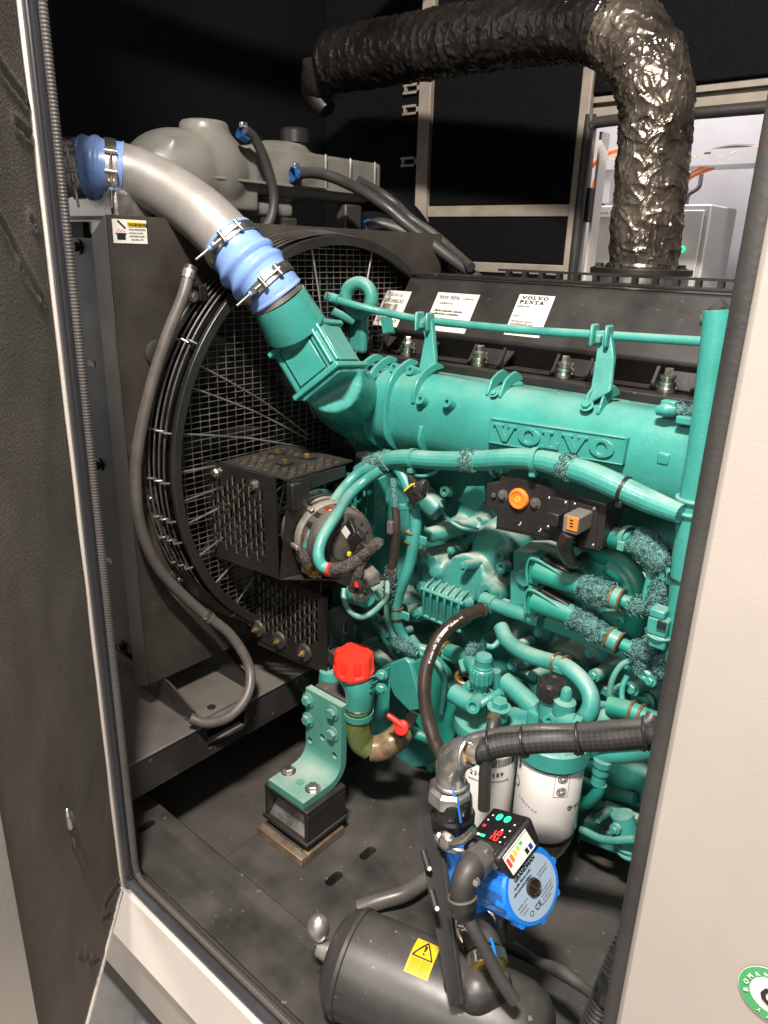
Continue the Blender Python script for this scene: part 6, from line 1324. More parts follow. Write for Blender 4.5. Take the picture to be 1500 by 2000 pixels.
MB().lathe([(0, 0), (.018, 0), (.018, -.012), (.015, -.014), (.016, -.030), (.013, -.034), (.014, -.055), (0, -.055)], at(1178, 1482, y=1.12), (.05, 0, 1), 12).build('nut_stack', TEAL, lf, smooth=30)
tube('dark_hose', pts([(1174, 1530, 1.12), (1165, 1550, 1.12), (1145, 1568, 1.13), (1120, 1572, 1.15)]), .011, TEALD, lf, n=14)
for P, lb in (([(1120, 1520), (1180, 1545), (1240, 1560)], 'upper'), ([(1130, 1550), (1190, 1580), (1250, 1600)], 'lower')):
    tag(tube('sump_pipe', [at(a, c, y=1.25) for a, c in P], .012, TEALD, n=12), lb + ' dark teal pipe in the shade right of the white filters', 'pipe', 'shaded pipes right of the filters')

# ================================================================ FUEL VALVE CLUSTER + FILTERS
fh = thing('filter_head', at(960, 1400, y=1.12), 'teal fuel filter head with valves, plugs and a black pump knob on top', 'filter head')
yf1, yf2 = 1.10, 1.07
T1 = at(955, 1420, y=yf1); T2 = at(1080, 1462, y=yf2)
MB().lathe([(0, .030), (.05, .028), (.070, .018), (.074, .0), (.068, -.012), (0, -.012)], T1 + V((0, 0, .006)), Z, 48).build('head_disc', TEALG, fh)
MB().lathe([(0, .030), (.05, .028), (.064, .018), (.066, -.012), (0, -.012)], T2 + V((0, .0, .008)), Z, 48).build('head_disc', TEALG, fh)
b = MB(); b.obox(T1.lerp(T2, .5) + V((0, .02, .02)), (T2 - T1).normalized(), Y, Z, .075, .045, .018); b.obox(T2 + V((-.03, .0, .04)), X, Y, Z, .02, .02, .03); b.cyl(T1 + V((.05, .0, .05)), T2 + V((-.02, 0.02, .05)), .018, n=16); b.obox(T1 + V((.0, .03, .03)), X, Y, Z, .05, .03, .016)
b.build('head_casting', TEALG, fh, remesh=.004, relax=4)
MB().prism([at(a, c, y=1.06) for a, c in ((1048, 1375), (1066, 1383), (1066, 1430), (1048, 1425))], (0, .004, 0)).build('upright_tab', TEAL, fh, bevel=.001)
# valve stack
def stack(px, py, y_, prof, n=20, ax=(.03, 0, 1), m=TEALG, nm='valve_stem', smooth=35): return MB().lathe([(r, h) for r, h in prof], at(px, py, y=y_), ax, n).build(nm, m, fh, smooth=smooth)
stack(937, 1382, 1.06, [(0, 0), (.020, 0), (.020, .028), (.016, .030), (.016, .040), (.0, .040)])
stack(938, 1345, 1.06, [(0, 0), (.017, 0), (.017, .020), (0, .020)], n=6, nm='hex_nut', smooth=20)
for k in range(14):
    a = 2 * math.pi * k / 14; q = at(940, 1318, y=1.055); MB().obox(q + V((math.cos(a) * .0205, math.sin(a) * .0205, 0)), V((-math.sin(a), math.cos(a), 0)), V((math.cos(a), math.sin(a), 0)), Z, .0028, .0022, .013).build('grip_rib', TEALG, fh, bevel=.001)
stack(940, 1330, 1.055, [(0, 0), (.019, 0), (.0205, .004), (.0205, .028), (.018, .030), (.018, .034), (.0165, .036), (.0165, .048), (.017, .050), (.0145, .056), (.0, .058)], nm='valve_cap', n=28)
hexbolt('union_nut', at(912, 1288, y=1.085), (.55, -.3, -.55), .021, PALET, fh, washer=False, h=.024)
tube('union_elbow', pts([(878, 1272, 1.12), (905, 1282, 1.10), (925, 1300, 1.07), (936, 1320, 1.06)]), .016, TEALD, fh, n=20)
tube('frayed_tape', pts([(918, 1270, 1.09), (934, 1276, 1.09)]), .016, FUZZ, fh, n=20, lump=lumpy(.003, 90))
ring('brown_ring', at(908, 1322, y=1.09), (.2, -.3, 1), .017, .004, RIM, fh); ring('brown_ring', at(908, 1332, y=1.09), (.2, -.3, 1), .016, .003, RIM, fh)
ring('brown_ring', at(868, 1268, y=1.12), (1, 0, -.2), .017, .003, RIM, fh)
tube('banjo_arm', pts([(886, 1353, 1.05), (912, 1370, 1.045), (930, 1378, 1.04)]), [.019, .018, .018], TEALG, fh, n=20)
tube('banjo_arm', pts([(905, 1352, 1.07), (922, 1338, 1.07)]), .012, TEALG, fh, n=16)
q = at(923, 1380, y=1.015); MB().lathe([(.016, -.03), (.014, 0), (.008, 0), (.007, -.008), (0, -.008)], q, (.2, -1, .25), 22).build('port_boss', TEALG, fh)
tube('angled_tube', pts([(935, 1378, 1.03), (960, 1362, 1.05), (980, 1350, 1.06)]), .008, TEALG, fh, n=12)
hexbolt('hex_plug', at(975, 1382, y=1.04), Z, .0155, TEALG, fh, h=.014); MB().cyl(at(974, 1405, y=1.04), at(975, 1384, y=1.04), .015, n=20).build('plug_neck', TEALG, fh)
tube('bridge_pipe', pts([(985, 1330, 1.12), (1020, 1360, 1.11), (1055, 1395, 1.10)]), .019, TEALG, fh, n=20)
MB().cyl(at(966, 1340, y=1.10), at(966, 1310, y=1.10), .012, n=16).build('post', TEAL, fh)
kn = MB().lathe([(0, 0), (.020, 0), (.024, .004), (.024, .032), (.020, .038), (.013, .039), (.011, .036), (0, .036)], at(1075, 1363, y=1.05), (.03, -.05, 1), 24).build('pump_knob', PLASTIC, fh)
for k in range(8):
    a = 2 * math.pi * k / 8 + .2; MB().obox(at(1075, 1363, y=1.05) + V((math.cos(a) * .0235, math.sin(a) * .0235, .018)), V((-math.sin(a), math.cos(a), 0)), V((math.cos(a), math.sin(a), 0)), Z, .006, .002, .015).build('knob_lobe', PLASTIC, kn, bevel=.0015)
MB().cyl(at(1072, 1400, y=1.05), at(1074, 1362, y=1.05), .019, n=24).build('knob_neck', TEALG, fh)
stack(1100, 1392, 1.04, [(0, -.0), (.019, 0), (.019, .024), (.010, .028), (.009, .046), (.006, .05), (0, .05)], nm='bleed_screw')
q = at(1072, 1409, y=1.02); MB().lathe([(.014, -.03), (.012, 0), (.006, 0), (.006, -.006), (0, -.006)], q, (-.1, -1, .25), 22).build('port_boss', TEALG, fh)
tube('outlet_arm', pts([(1085, 1405, 1.04), (1105, 1410, 1.03), (1128, 1412, 1.03)]), .016, TEALG, fh, n=20)
hexbolt('union_nut', at(1118, 1413, y=1.03), (1, -.1, .1), .018, TEALG, fh, washer=False, h=.018)
MB().torus(at(1013, 1418, y=1.04), (0.2, -1, .2), .012, .003, 20, 8, math.radians(0), math.radians(200)).build('loop_ear', TEALG, fh)
# clear stub with dark hose
sh = tube('drain_hose', pts([(968, 1398, 1.02), (962, 1418, 1.0), (956, 1445, .985), (950, 1480, .98), (947, 1520, .975), (945, 1580, .97)]), .0112, RUBBER, n=18); tag(sh, 'thin black hose hanging in front of the left white filter', 'hose')
MB().cyl(at(966, 1398, y=1.018), at(962, 1410, y=1.008), .013, n=18).build('clear_collar', AMBER, sh)
for (T, r, zb_, lb, pale) in ((T1, .0615, -1.13, 'taller white fuel filter with barcode, left of the other filter', 0), (T2, .0595, at(1070, 1612, y=yf2).z, 'white fuel filter with printed diagrams and amber bowl, right one', 1)):
    ft_ = thing('fuel_filter', (T.x, T.y, zb_), lb, 'filter', 'white canister filters under the filter head')
    MB().lathe([(r * .96, T.z - .008), (r, T.z - .014), (r, zb_ + .014), (r * .95, zb_ + .004), (r * .90, zb_), (0, zb_)], (T.x, T.y, 0), Z, 64).build('canister', WHITE, ft_)
    MB().lathe([(r * .98, -.006), (r * 1.0, -.0125), (r * .9, -.014)], T, Z, 48).build('gasket', INK, ft_)
    def on_can(ang, z): a = math.radians(ang); return V((T.x + math.sin(a) * (r + .0004), T.y - math.cos(a) * (r + .0004), z)), V((math.cos(a), math.sin(a), 0))
    def cantext(s_, ang, z, h, m):
        for k, chh in enumerate(s_):
            p, ux_ = on_can(ang + math.degrees(k * h * .62 / r), z); text(chh, p, ux_, Z, h, m, ft_)
    if not pale:
        zc = at(985, 1495, y=yf1 - .05).z - .024; n_ = 0
        bm2 = MB(); a0_ = 26
        for k in range(40):
            wdt_ = random.choice((.5, .9, 1.4)); p, ux_ = on_can(a0_, zc); p2, _ = on_can(a0_ + wdt_, zc)
            out_ = V((p.x - T.x, p.y - T.y, 0)).normalized() * .0002; bm2.prism([p, p2, p2 + Z * .018, p + Z * .018], out_); a0_ += wdt_ + random.choice((.6, .9))
        bm2.build('barcode', INK, ft_, smooth=0)
        cantext('Recyclable', 24, zc + .024, .012, INK); cantext('23056589', 2, zc - .022, .014, INK); [dashes(*[(lambda q: q[0])(on_can(a_, zc - .034)), on_can(a_, zc)[1], Z], .0065, .0036, GINK, ft_, a_) for a_ in range(0, 72, 7)]
    else:
        zz_ = at(1110, 1520, y=yf2 - .05).z
        def frame_on(a0_, a1_, z0_, z1_, m=GINK, th=.7):
            b3 = MB()
            for q0_, q1_, za, zb3 in ((a0_, a1_, z0_, z0_ + .0009), (a0_, a1_, z1_ - .0009, z1_), (a0_, a0_ + th, z0_, z1_), (a1_ - th, a1_, z0_, z1_)):
                st_ = max(1, int(abs(q1_ - q0_) / 4)); 
                for s_ in range(st_):
                    p, _ = on_can(q0_ + (q1_ - q0_) * s_ / st_, za); p2, _ = on_can(q0_ + (q1_ - q0_) * (s_ + 1) / st_, za)
                    b3.prism([p, p2, V((p2.x, p2.y, zb3)), V((p.x, p.y, zb3))], V((p.x - T.x, p.y - T.y, 0)).normalized() * .0002)
            b3.build('printed_frame', m, ft_, smooth=0)
        frame_on(34, 60, zz_ - .055, zz_ + .002); frame_on(46, 76, zz_ + .018, zz_ + .038)
        for dz in (-.014, -.042):
            p, ux_ = on_can(47, zz_ + dz); nn_ = V((p.x - T.x, p.y - T.y, 0)).normalized(); MB().torus(p + nn_ * .0003, nn_, .0082, .0009, 24, 5).build('printed_diagram', GINK, ft_); MB().torus(p + nn_ * .0003, nn_, .0045, .0012, 18, 5).build('printed_diagram', GINK, ft_)
        [dashes(on_can(a_, zz_ + .034)[0], on_can(a_, zz_)[1], Z, .004, .004, GINK, ft_, a_ + 99) for a_ in range(-32, -8, 6)]; cantext('Group', 62, zz_ - .085, .0125, INK); [dashes(on_can(a_, zz_ - .085 - (a_ + 30) * .0003)[0], on_can(a_, zz_)[1], Z, .004, .003, GINK, ft_, a_ + 99) for a_ in range(-30, 12, 6)]
        for dz in (-.02, -.06):
            p, ux_ = on_can(-42, zz_ + dz); nn_ = V((p.x - T.x, p.y - T.y, 0)).normalized(); MB().torus(p + nn_ * .0003, nn_, .009, .0011, 20, 5, .5, 4.6).build('printed_arrow', GINK, ft_)
            if dz > -.03: MB().obox(p + nn_ * .0004 + ux_ * .004, ux_, Z, nn_, .003, .006, .0004).build('printed_mark', INK, ft_, smooth=0)
        zb3 = zb_
        MB().lathe([(r * .93, -.0), (r * .93, -.018), (r * .80, -.040), (r * .74, -.052), (0, -.054)], (T.x, T.y, zb3 + .001), Z, 10).build('sediment_bowl', AMBER, ft_, smooth=30)
        MB().lathe([(r * .95, .0), (r * .97, -.006), (r * .9, -.010)], (T.x, T.y, zb3 + .002), Z, 40).build('bowl_gasket', INK, ft_)
        MB().cyl((T.x + .02, T.y, zb3 - .052), (T.x + .018, T.y, zb3 - .088), .010, n=16).build('drain_cock', PLASTIC, ft_)
        for k in range(5): ring('thread', (T.x + .018, T.y, zb3 - .066 - k * .005), Z, .010, .0012, RUBBER, ft_)

# ================================================================ PREHEATER: braided hose, elbow, pump, tank
yh = .80
bp_ = pts([(925, 1472, .805), (950, 1462, .815), (985, 1453, .83), (1050, 1446, .85), (1120, 1443, .87), (1190, 1440, .88), (1250, 1434, .89), (1330, 1422, .90)])
bhz = tube('braided_hose', bp_, [.0165, .0175, .019, .019, .019, .019, .019, .019], BRAID, n=28, k=10); tag(bhz, 'thick black braided hose running right from the metal elbow', 'hose')
cp2 = tube('conduit', pts([(900, 1455, .80), (925, 1443, .81), (960, 1436, .83), (1040, 1424, .85), (1110, 1426, .87), (1200, 1418, .88), (1260, 1412, .89), (1275, 1395, .90)]), [.007, .009, .010, .008, .010, .009, .009, .008], RUBBER, n=14); tag(cp2, 'thin black taped cable strapped on top of the braided hose', 'cable')
for px, py, y_ in ((958, 1457, .82), (1025, 1448, .842), (1132, 1442, .872), (1262, 1432, .89)):
    c = at(px, py, y=y_); t_ = ring('cable_tie', c, bp_[5] - bp_[2] if px > 1000 else bp_[3] - bp_[1], .0222, .0020, PLASTIC, bhz); MB().obox(c + Z * -.024, X, Y, Z, .004, .004, .004).build('tie_head', PLASTIC, t_, bevel=.001)
el2 = thing('pipe_elbow', at(880, 1500, y=.8), 'galvanised pipe elbow with hexagonal fittings at the end of the braided hose', 'elbow')
tube('elbow_body', pts([(882, 1532, .80), (880, 1506, .80), (886, 1483, .80), (903, 1471, .802), (918, 1468, .804)]), [.0225, .0235, .0255, .0245, .0225], GALV, el2, n=28, k=10)
ring('elbow_rim', at(882, 1529, y=.80), Z, .0225, .0035, GALV, el2); ring('elbow_rim', at(914, 1469, y=.80), (1, 0, .1), .0225, .0035, GALV, el2)
MB().lathe([(0, 0), (.020, 0), (.020, .012), (0, .012)], at(912, 1470, y=.803), (1, .05, .12), 6, .3).build('brass_nut', BRASS, el2, smooth=20)
band('hose_clamp', at(932, 1467, y=.807), (1, .1, .2), .0185, .014, STEEL, el2); MB().obox(at(918, 1452, y=.80), X, Y, Z, .006, .006, .006).build('clamp_screw', STEEL, el2, bevel=.002)
MB().lathe([(0, 0), (.034, 0), (.035, .008), (.034, .022), (.028, .026), (0, .026)], at(877, 1560, y=.80), (0, 0, 1), 8, .2).build('hex_collar', GALV, el2, smooth=20)
pc = thing('pump_coupling', at(885, 1595, y=.8), 'black threaded coupling with a blue paint stripe above the pump', 'coupling')
MB().lathe([(0, 0), (.028, 0), (.034, .008), (.035, .030), (.031, .034), (.030, .060), (.028, .064), (0, .064)], at(884, 1618, y=.80), (-.05, 0, 1), 34).build('collar', mat('glossy_black', (.012, .012, .012), .12, var=.1), pc)
tube('paint_stripe', [at(894, 1560, y=.764), at(896, 1580, y=.764), at(900, 1606, y=.764)], .0018, BLUEP, pc, n=8, k=4)
tube('paint_stripe', [at(885, 1538, y=.776), at(886, 1550, y=.770), at(889, 1556, y=.768)], .0014, BLUEP, pc, n=8, k=4)
cl2 = thing('pump_clamp', at(880, 1640, y=.78), 'zinc plated pipe clamp with wing screw above the blue pump', 'clamp', 'zinc clamps on the pump pipe')
MB().torus(at(890, 1628, y=.80), (.1, -.1, 1), .032, .0055, 36, 8).build('clamp_ring', STEEL, cl2)
tube('clamp_jaw', pts([(866, 1632, .765), (880, 1645, .755), (905, 1640, .75), (925, 1622, .755)]), .0065, STEEL, cl2, n=12); MB().obox(at(872, 1642, y=.755), X, Y, Z, .010, .008, .012).build('jaw_block', STEEL, cl2, bevel=.004); hexbolt('screw', at(860, 1634, y=.755), (-1, -.3, .1), .006, STEEL, cl2)
cl3 = thing('pump_clamp', at(915, 1815, y=.78), 'zinc plated pipe clamp with screw below the blue pump', 'clamp', 'zinc clamps on the pump pipe')
MB().torus(at(932, 1808, d=1.15), (.15, -.5, 1), .030, .0055, 32, 8).build('clamp_ring', STEEL, cl3); MB().ball(at(911, 1811, d=1.125), .012, 14, (1, .7, 1.2)).build('jaw_block', STEEL, cl3); MB().cyl(at(893, 1804, d=1.12), at(905, 1807, d=1.12), .0055, n=12).build('screw', STEEL, cl3)
# pump
pn = V((0.872, -0.217, 0.438)).normalized(); pw = V((0, -.35, 1)); pw = (pw - pn * pw.dot(pn)).normalized(); pv = pn.cross(pw)
DC = at(1040, 1732, d=1.08)
pm = thing('circulation_pump', DC, 'bright blue circulation pump with black display box and pale round nameplate', 'pump')
PR = .0545
def pumpr(n): return None
vs = []; fs = []; NN = 96
for k, (h, r) in enumerate(((-.135, .040), (-.130, .046), (-.112, .052), (-.012, .0535), (-.004, .0545), (0.0, .052))):
    for i in range(NN):
        a = 2 * math.pi * i / NN; fin = 0
        if 1 < k < 4: fin = .0030 * (1 if (i % 12) < 4 else 0)
        if k in (4,): fin = .001
        vs.append(DC + pn * h + (pw * math.cos(a) + pv * math.sin(a)) * (r + fin))
for k in range(5):
    for i in range(NN): fs.append((k * NN + i, k * NN + (i + 1) % NN, (k + 1) * NN + (i + 1) % NN, (k + 1) * NN + i))
fs.append(tuple(range(NN))[::-1]); fs.append(tuple(range(5 * NN, 6 * NN)))
MB().add(vs, fs).build('motor_housing', BLUEP, pm, smooth=40)
for a in (25, 75, 120, 165, 215, 265, 320): 
    d = pw * math.cos(math.radians(a)) + pv * math.sin(math.radians(a)); MB().cyl(DC + d * .053 - pn * .02, DC + d * .053 - pn * .001, .0055, n=12).build('screw_boss', BLUEP, pm)
pl = MB().lathe([(0, 0), (.0465, 0), (.0465, .0008), (0, .0008)], DC + pn * .0002, pn, 56).build('nameplate', mat('pale_blue_plate', (.27, .36, .45), .32, var=.03), pm, smooth=0)
MB().lathe([(0, 0), (.0135, 0), (.0125, .004), (.010, .005), (.009, .003), (0, .003)], DC + pn * .001, pn, 32).build('centre_plug', mat('brushed_plug', (.10, .08, .065), .25, .8), pm)
MB().obox(DC + pn * .005, (pv * .35 + pw).normalized(), (pv - pw * .35).normalized(), pn, .010, .0016, .0008).build('plug_slot', STEEL, pm, smooth=0)
tx = -pv                                            # lettering reads along -pv, up along pw
tx = pw.cross(pn)
if tx.y > 0 and False: tx = -tx
def ptext(s_, a, b_, h, m=INK, bold=0): text(s_, DC + pn * .0013 + tx * a + pw * b_, tx, pw, h, m, pl, bold=bold)
ptext('GRANDMAN', -.021, .029, .0085, bold=.0003); ptext('CE', -.016, -.030, .012)
def pdash(a, b_, w_, h, m=INK, sd_=1): dashes(DC + pn * .0008 + tx * a + pw * b_, tx, pw, w_, h, m, pl, sd_)
for a, b_, w_, h, m in ((-.028, .0215, .040, .0040, INK), (-.034, .0145, .040, .0040, INK), (.016, .006, .024, .0028, GINK), (.016, .001, .020, .0028, GINK), (-.040, -.004, .022, .0030, GINK), (-.040, -.010, .016, .0030, GINK), (-.038, -.016, .014, .0030, GINK), (.000, -.018, .032, .0026, GINK), (.002, -.023, .028, .0026, GINK), (.002, -.028, .026, .0026, GINK), (-.002, -.033, .022, .0026, GINK)): pdash(a, b_, w_, h, m, int(a * 1000 + b_ * 7000))
MB().torus(DC + pn * .0012 + tx * -.024 + pw * -.026, pn, .0035, .0005, 18, 5).build('printed_mark', INK, pl)
MB().prism([DC + pn * .0012 + tx * (-.004) + pw * .044, DC + pn * .0012 + tx * (.004) + pw * .044, DC + pn * .0012 + pw * .038], pn * .0003).build('printed_logo', INK, pl, smooth=0)
# volute and pipe
vb = MB(); P1 = at(893, 1640, y=.80); P2 = at(905, 1700, y=.80); P3 = at(930, 1795, d=1.165)
for a, c, r0, r1 in ((P1 + Z * .01, P2, .026, .034), (P2, P3, .036, .026)): vb.cyl(a, c, r0 * .85, r1 * .85, 24)
CV = DC - pn * .165; vb.lathe([(0, -.03), (.045, -.028), (.056, -.01), (.056, .012), (.048, .03), (0, .03)], CV, pn, 28); vb.ball(P2, .031, 18)
vb.build('volute', BLUEP, pm, remesh=.0035, relax=5)
# display box
BC = at(966, 1622, d=1.10); bu = .043; bv = .0435; bh_ = .021
def bpt(a, c, h=0.0): return BC + pn * a + pv * c + pw * h
bxo = MB().hexa([BC + pn * a * s + pv * c * s + pw * h for h, s in ((-.052, .86), (-.002, 1)) for a, c in ((-bu, bv), (bu, bv), (bu, -bv), (-bu, -bv))])
dbx = bxo.build('display_box', PLASTIC, pm, bevel=.008, seg=4)
MB().obox(BC + pw * -.001 + pv * .030, pn, pv, pw, .034, .0085, .0012).build('lid_step', PLASTIC, dbx, bevel=.001)
MB().obox(BC + pw * -.001 + pv * -.010, pn, pv, pw, .037, .0275, .0012).build('display_window', mat('display_glass', (.012, .011, .012), .10, var=.05), dbx, bevel=.002)
def dtext(s_, a, c, h, m, bold=0): text(s_, BC + pw * .0004 + pn * a - pv * c, pn, -pv, h, m, dbx, bold=bold)
def seg7(ch, a, c, h):                                # seven segment digit
    S = {'0': 'abcdef', '2': 'abged', '6': 'acdefg', '5': 'acdfg'}[ch]; wd = h * .5; t = h * .11; b4 = MB()
    R_ = {'a': (0, h, wd, h), 'g': (0, h / 2, wd, h / 2), 'd': (0, 0, wd, 0), 'f': (0, h / 2, 0, h), 'e': (0, 0, 0, h / 2), 'b': (wd, h / 2, wd, h), 'c': (wd, 0, wd, h / 2)}
    for s_ in S:                                      # digits read towards -pv with their tops towards -pn
        x0, y0_, x1, y1_ = R_[s_]; p = BC + pw * .0008 + pn * (a - (y0_ + y1_) / 2) - pv * (c + (x0 + x1) / 2)
        hx, hy = (wd / 2 - t * .3, t * .6) if y0_ == y1_ else (t * .6, h / 4 - t * .3); b4.obox(p, pv, pn, pw, hx, hy, .0003)
    b4.build('display_digit', GLOWR, dbx, smooth=0)
seg7('2', .018, -.016, .0135); seg7('6', .018, -.006, .0135)
for a, c in ((-.010, .024), (.008, .024)):
    MB().lathe([(.0032, 0), (.0062, 0), (.0062, .0004), (.0032, .0004), (.0032, 0)], BC + pw * .0004 + pn * a - pv * c, pw, 28).build('button_ring', GLOWG, dbx); MB().lathe([(0, 0), (.0018, 0), (.0018, .0004), (0, .0004)], BC + pw * .0004 + pn * a - pv * c, pw, 14).build('button_mark', GLOWG, dbx)
MB().obox(BC + pw * .0006 + pn * -.014 - pv * -.014, pn, pv, pw, .0045, .0022, .0003).build('mode_lamp', GLOWG, dbx, bevel=.001); MB().obox(BC + pw * .0006 + pn * -.024 - pv * -.014, pn, pv, pw, .0035, .0022, .0003).build('mode_lamp', WPAP, dbx, bevel=.001)
MB().obox(BC + pw * .0006 + pn * -.026 - pv * .003, pn, pv, pw, .0028, .0020, .0003).build('status_lamp', GLOWR, dbx, smooth=0)
for a, c in ((-.025, .024), (-.027, .014), (.029, .018), (.029, .006), (.028, -.006), (.027, -.016), (.014, .004)): MB().obox(BC + pw * .0006 + pn * a - pv * c, pn, pv, pw, .0015, .0012, .0003).build('panel_mark', WPAP, dbx, smooth=0)
# energy label on the right cheek
n_c = pn; eo = BC + pn * (bu - .0025) + pw * -.046 + pv * .016
card('energy_label', BC + pn * (bu - .002) + pv * .0335 + pw * -.040, -pv, pw, .056, .033, WPAP, dbx, off=.0006)
for k, c3 in enumerate(((.72, .06, .03), (.80, .20, .03), (.85, .55, .03), (.35, .6, .08), (.06, .4, .12))):
    o3 = BC + pn * (bu - .0012) + pv * (.0285 - .008 * k) + pw * (-.022 + .0015 * k); MB().obox(o3, pv, pw, pn, .0028, .0075 - .0012 * k, .0003).build('energy_bar', mat('energy_%d' % k, c3, .4, var=.02), dbx, smooth=0)
for k in range(2): MB().obox(BC + pn * (bu - .0012) + pv * (-.006 - .009 * k) + pw * (-.033), pv, pw, pn, .0033, .0045, .0003).build('energy_symbol', INK if k == 0 else mat('navy_ink', (.02, .04, .25), .4), dbx, smooth=0)
# cable gland and bent grey conduit
G0 = at(950, 1668, d=1.075); G1 = at(925, 1690, d=1.055)
cg_ = thing('cable_gland', G1, 'grey black bent cable gland with cord, in front of the blue pump', 'cable gland')
MB().obox(at(945, 1672, d=1.07), pn, pw, pv, .020, .018, .006).build('gland_socket', GREYH, cg_, bevel=.003)
tube('gland_nut', [G0, G1], [.020, .0215], mat('gland_grey', (.085, .080, .075), .33, var=.15), cg_, n=28, k=6, lump=lambda p, i, j, a, L: .001 * (1 if (j % 4) < 2 else 0))
tube('bent_elbow', [at(932, 1684, d=1.06), at(915, 1702, d=1.045), at(905, 1725, d=1.04), at(904, 1752, d=1.045)], [.0195, .0185, .0178, .0175], RUBBER, cg_, n=28, k=10)
tube('end_collar', [at(903, 1752, d=1.045), at(905, 1772, d=1.045), at(909, 1788, d=1.045)], [.0200, .0205, .0155], PLASTIC, cg_, n=24, k=6)
ring('collar_rim', at(903, 1752, d=1.045), at(903, 1752, d=1.045) - at(907, 1786, d=1.045), .0195, .0022, GREYH, cg_)
hexbolt('screw', at(928, 1722, d=1.03), (.5, -.6, .3), .005, STEEL, cg_)
tube('cord', [at(909, 1785, d=1.045), at(925, 1815, d=1.04), at(950, 1860, d=1.035), at(978, 1915, d=1.03), at(1005, 1955, d=1.03)], .0092, RUBBER, cg_, n=16)
# lower joint
lj = thing('lower_joint', at(950, 1860, y=.78), 'black rubber joint with bright steel band where the pump meets the tank', 'joint')
MB().cyl(at(932, 1808, d=1.155), at(948, 1866, d=1.11), .028, .029, 30).build('rubber_sleeve', RUBBER, lj); MB().cyl(at(948, 1864, d=1.112), at(953, 1886, d=1.10), .031, n=30).build('steel_band', STEEL, lj)
MB().cyl(at(953, 1884, d=1.10), at(956, 1900, d=1.09), .026, n=30).build('brass_ring', BRASS, lj)
tube('paint_stripe', [at(958, 1832, d=1.10), at(966, 1856, d=1.085), at(968, 1876, d=1.07)], .0022, BLUEP, lj, n=8, k=4)
# heater tank lying on the rail
TA = at(668, 1868, y=.645); TB = at(1010, 2010, y=.745)
TA = at(670, 1872, d=1.21); TB = at(1020, 2030, d=1.10); tr_ = .082; td = (TB - TA).normalized()
ht = thing('heater_tank', TA, 'black horizontal preheater tank with a yellow warning sticker, lying on the base', 'tank')
MB().lathe([(0, -.022), (.03, -.020), (.06, -.012), (.076, .0), (.082, .014), (.0845, .016), (.0845, .022), (.082, .024), (.082, (TB - TA).length - .03), (.079, (TB - TA).length), (.067, (TB - TA).length + .025), (.045, (TB - TA).length + .040), (0, (TB - TA).length + .046)], TA, td, 72).build('shell', BLACKM, ht)
MB().cyl(TA - td * .02, TA - td * .045, .018, .014, 20).build('end_plug', ALU, ht)
MB().ball(at(622, 1812, d=1.22), .019, 16, (1, 1, 1.3)).build('wing_tap', ALU, ht)
def on_tank(px, py):
    c = at(px, py, d=1.0); o_ = V((0, 0, 0)); # ray-cylinder
    A_ = TA; dperp = c - td * c.dot(td); w0_ = (o_ - A_); wperp = w0_ - td * w0_.dot(td)
    a = dperp.dot(dperp); b__ = 2 * dperp.dot(wperp); c__ = wperp.dot(wperp) - tr_ ** 2; D = b__ * b__ - 4 * a * c__
    t = (-b__ - math.sqrt(max(D, 0))) / (2 * a); return c * t
S0 = on_tank(793, 1884); hS = S0 - TA; S0a = hS.dot(td); S0r = (hS - td * S0a).normalized(); tang = td.cross(S0r)
if tang.z < 0: tang = -tang
cS = on_tank(826, 1868) - TA; base_u = (cS - td * cS.dot(td)).normalized(); tg = td.cross(base_u); tg = tg if tg.z > 0 else -tg
def tk(s_, ang, h=.0006): a = ang / tr_; return TA + td * (cS.dot(td) + s_) + (base_u * math.cos(a) + tg * math.sin(a)) * (tr_ + h)
def curved(name, x0_, x1_, y0_, y1_, m, par, h=.0006, slope=0.0):
    vs = []; fs = []; K = 8
    for k in range(K + 1):
        yy_ = y0_ + (y1_ - y0_) * k / K
        for xx_ in (x0_, x1_): vs.append(tk(xx_, yy_, h)); vs.append(tk(xx_, yy_, h - .0004))
    for k in range(K): a = k * 4; fs += [(a, a + 2, a + 6, a + 4), (a + 1, a + 5, a + 7, a + 3), (a, a + 4, a + 5, a + 1), (a + 2, a + 3, a + 7, a + 6)]
    return MB().add(vs, fs).build(name, m, par, smooth=60)
ys_ = curved('warning_sticker', -.019, .019, -.031, .030, YELLOW, ht)
tb = MB()
for a, c in (((-.016, -.004), (.016, -.004)), ((.016, -.004), (0, .026)), ((0, .026), (-.016, -.004))):
    for k in range(8):
        f0, f1 = k / 8, (k + 1) / 8; p, q = tk(a[0] + (c[0] - a[0]) * f0, a[1] + (c[1] - a[1]) * f0, .0010), tk(a[0] + (c[0] - a[0]) * f1, a[1] + (c[1] - a[1]) * f1, .0010); tb.cyl(p, q, .0013, n=6)
tb.build('triangle_symbol', INK, ys_)
tube('exclamation_bar', [tk(0, .017, .001), tk(0, .0075, .001)], [.0022, .0012], INK, ys_, n=8, k=4); MB().ball(tk(0, .003, .001), .0018, 8).build('exclamation_dot', INK, ys_)
for k in range(7):
    for j, L_ in enumerate((.016, .017)):
        o_ = tk(-.016 + .016 * j, -.009 - .003 * k, .0011); text('warning hot tank', o_, td, tk(0, -.008 - .0034 * k, .001) - tk(0, -.0114 - .0034 * k, .001), .0022, INK, ys_)
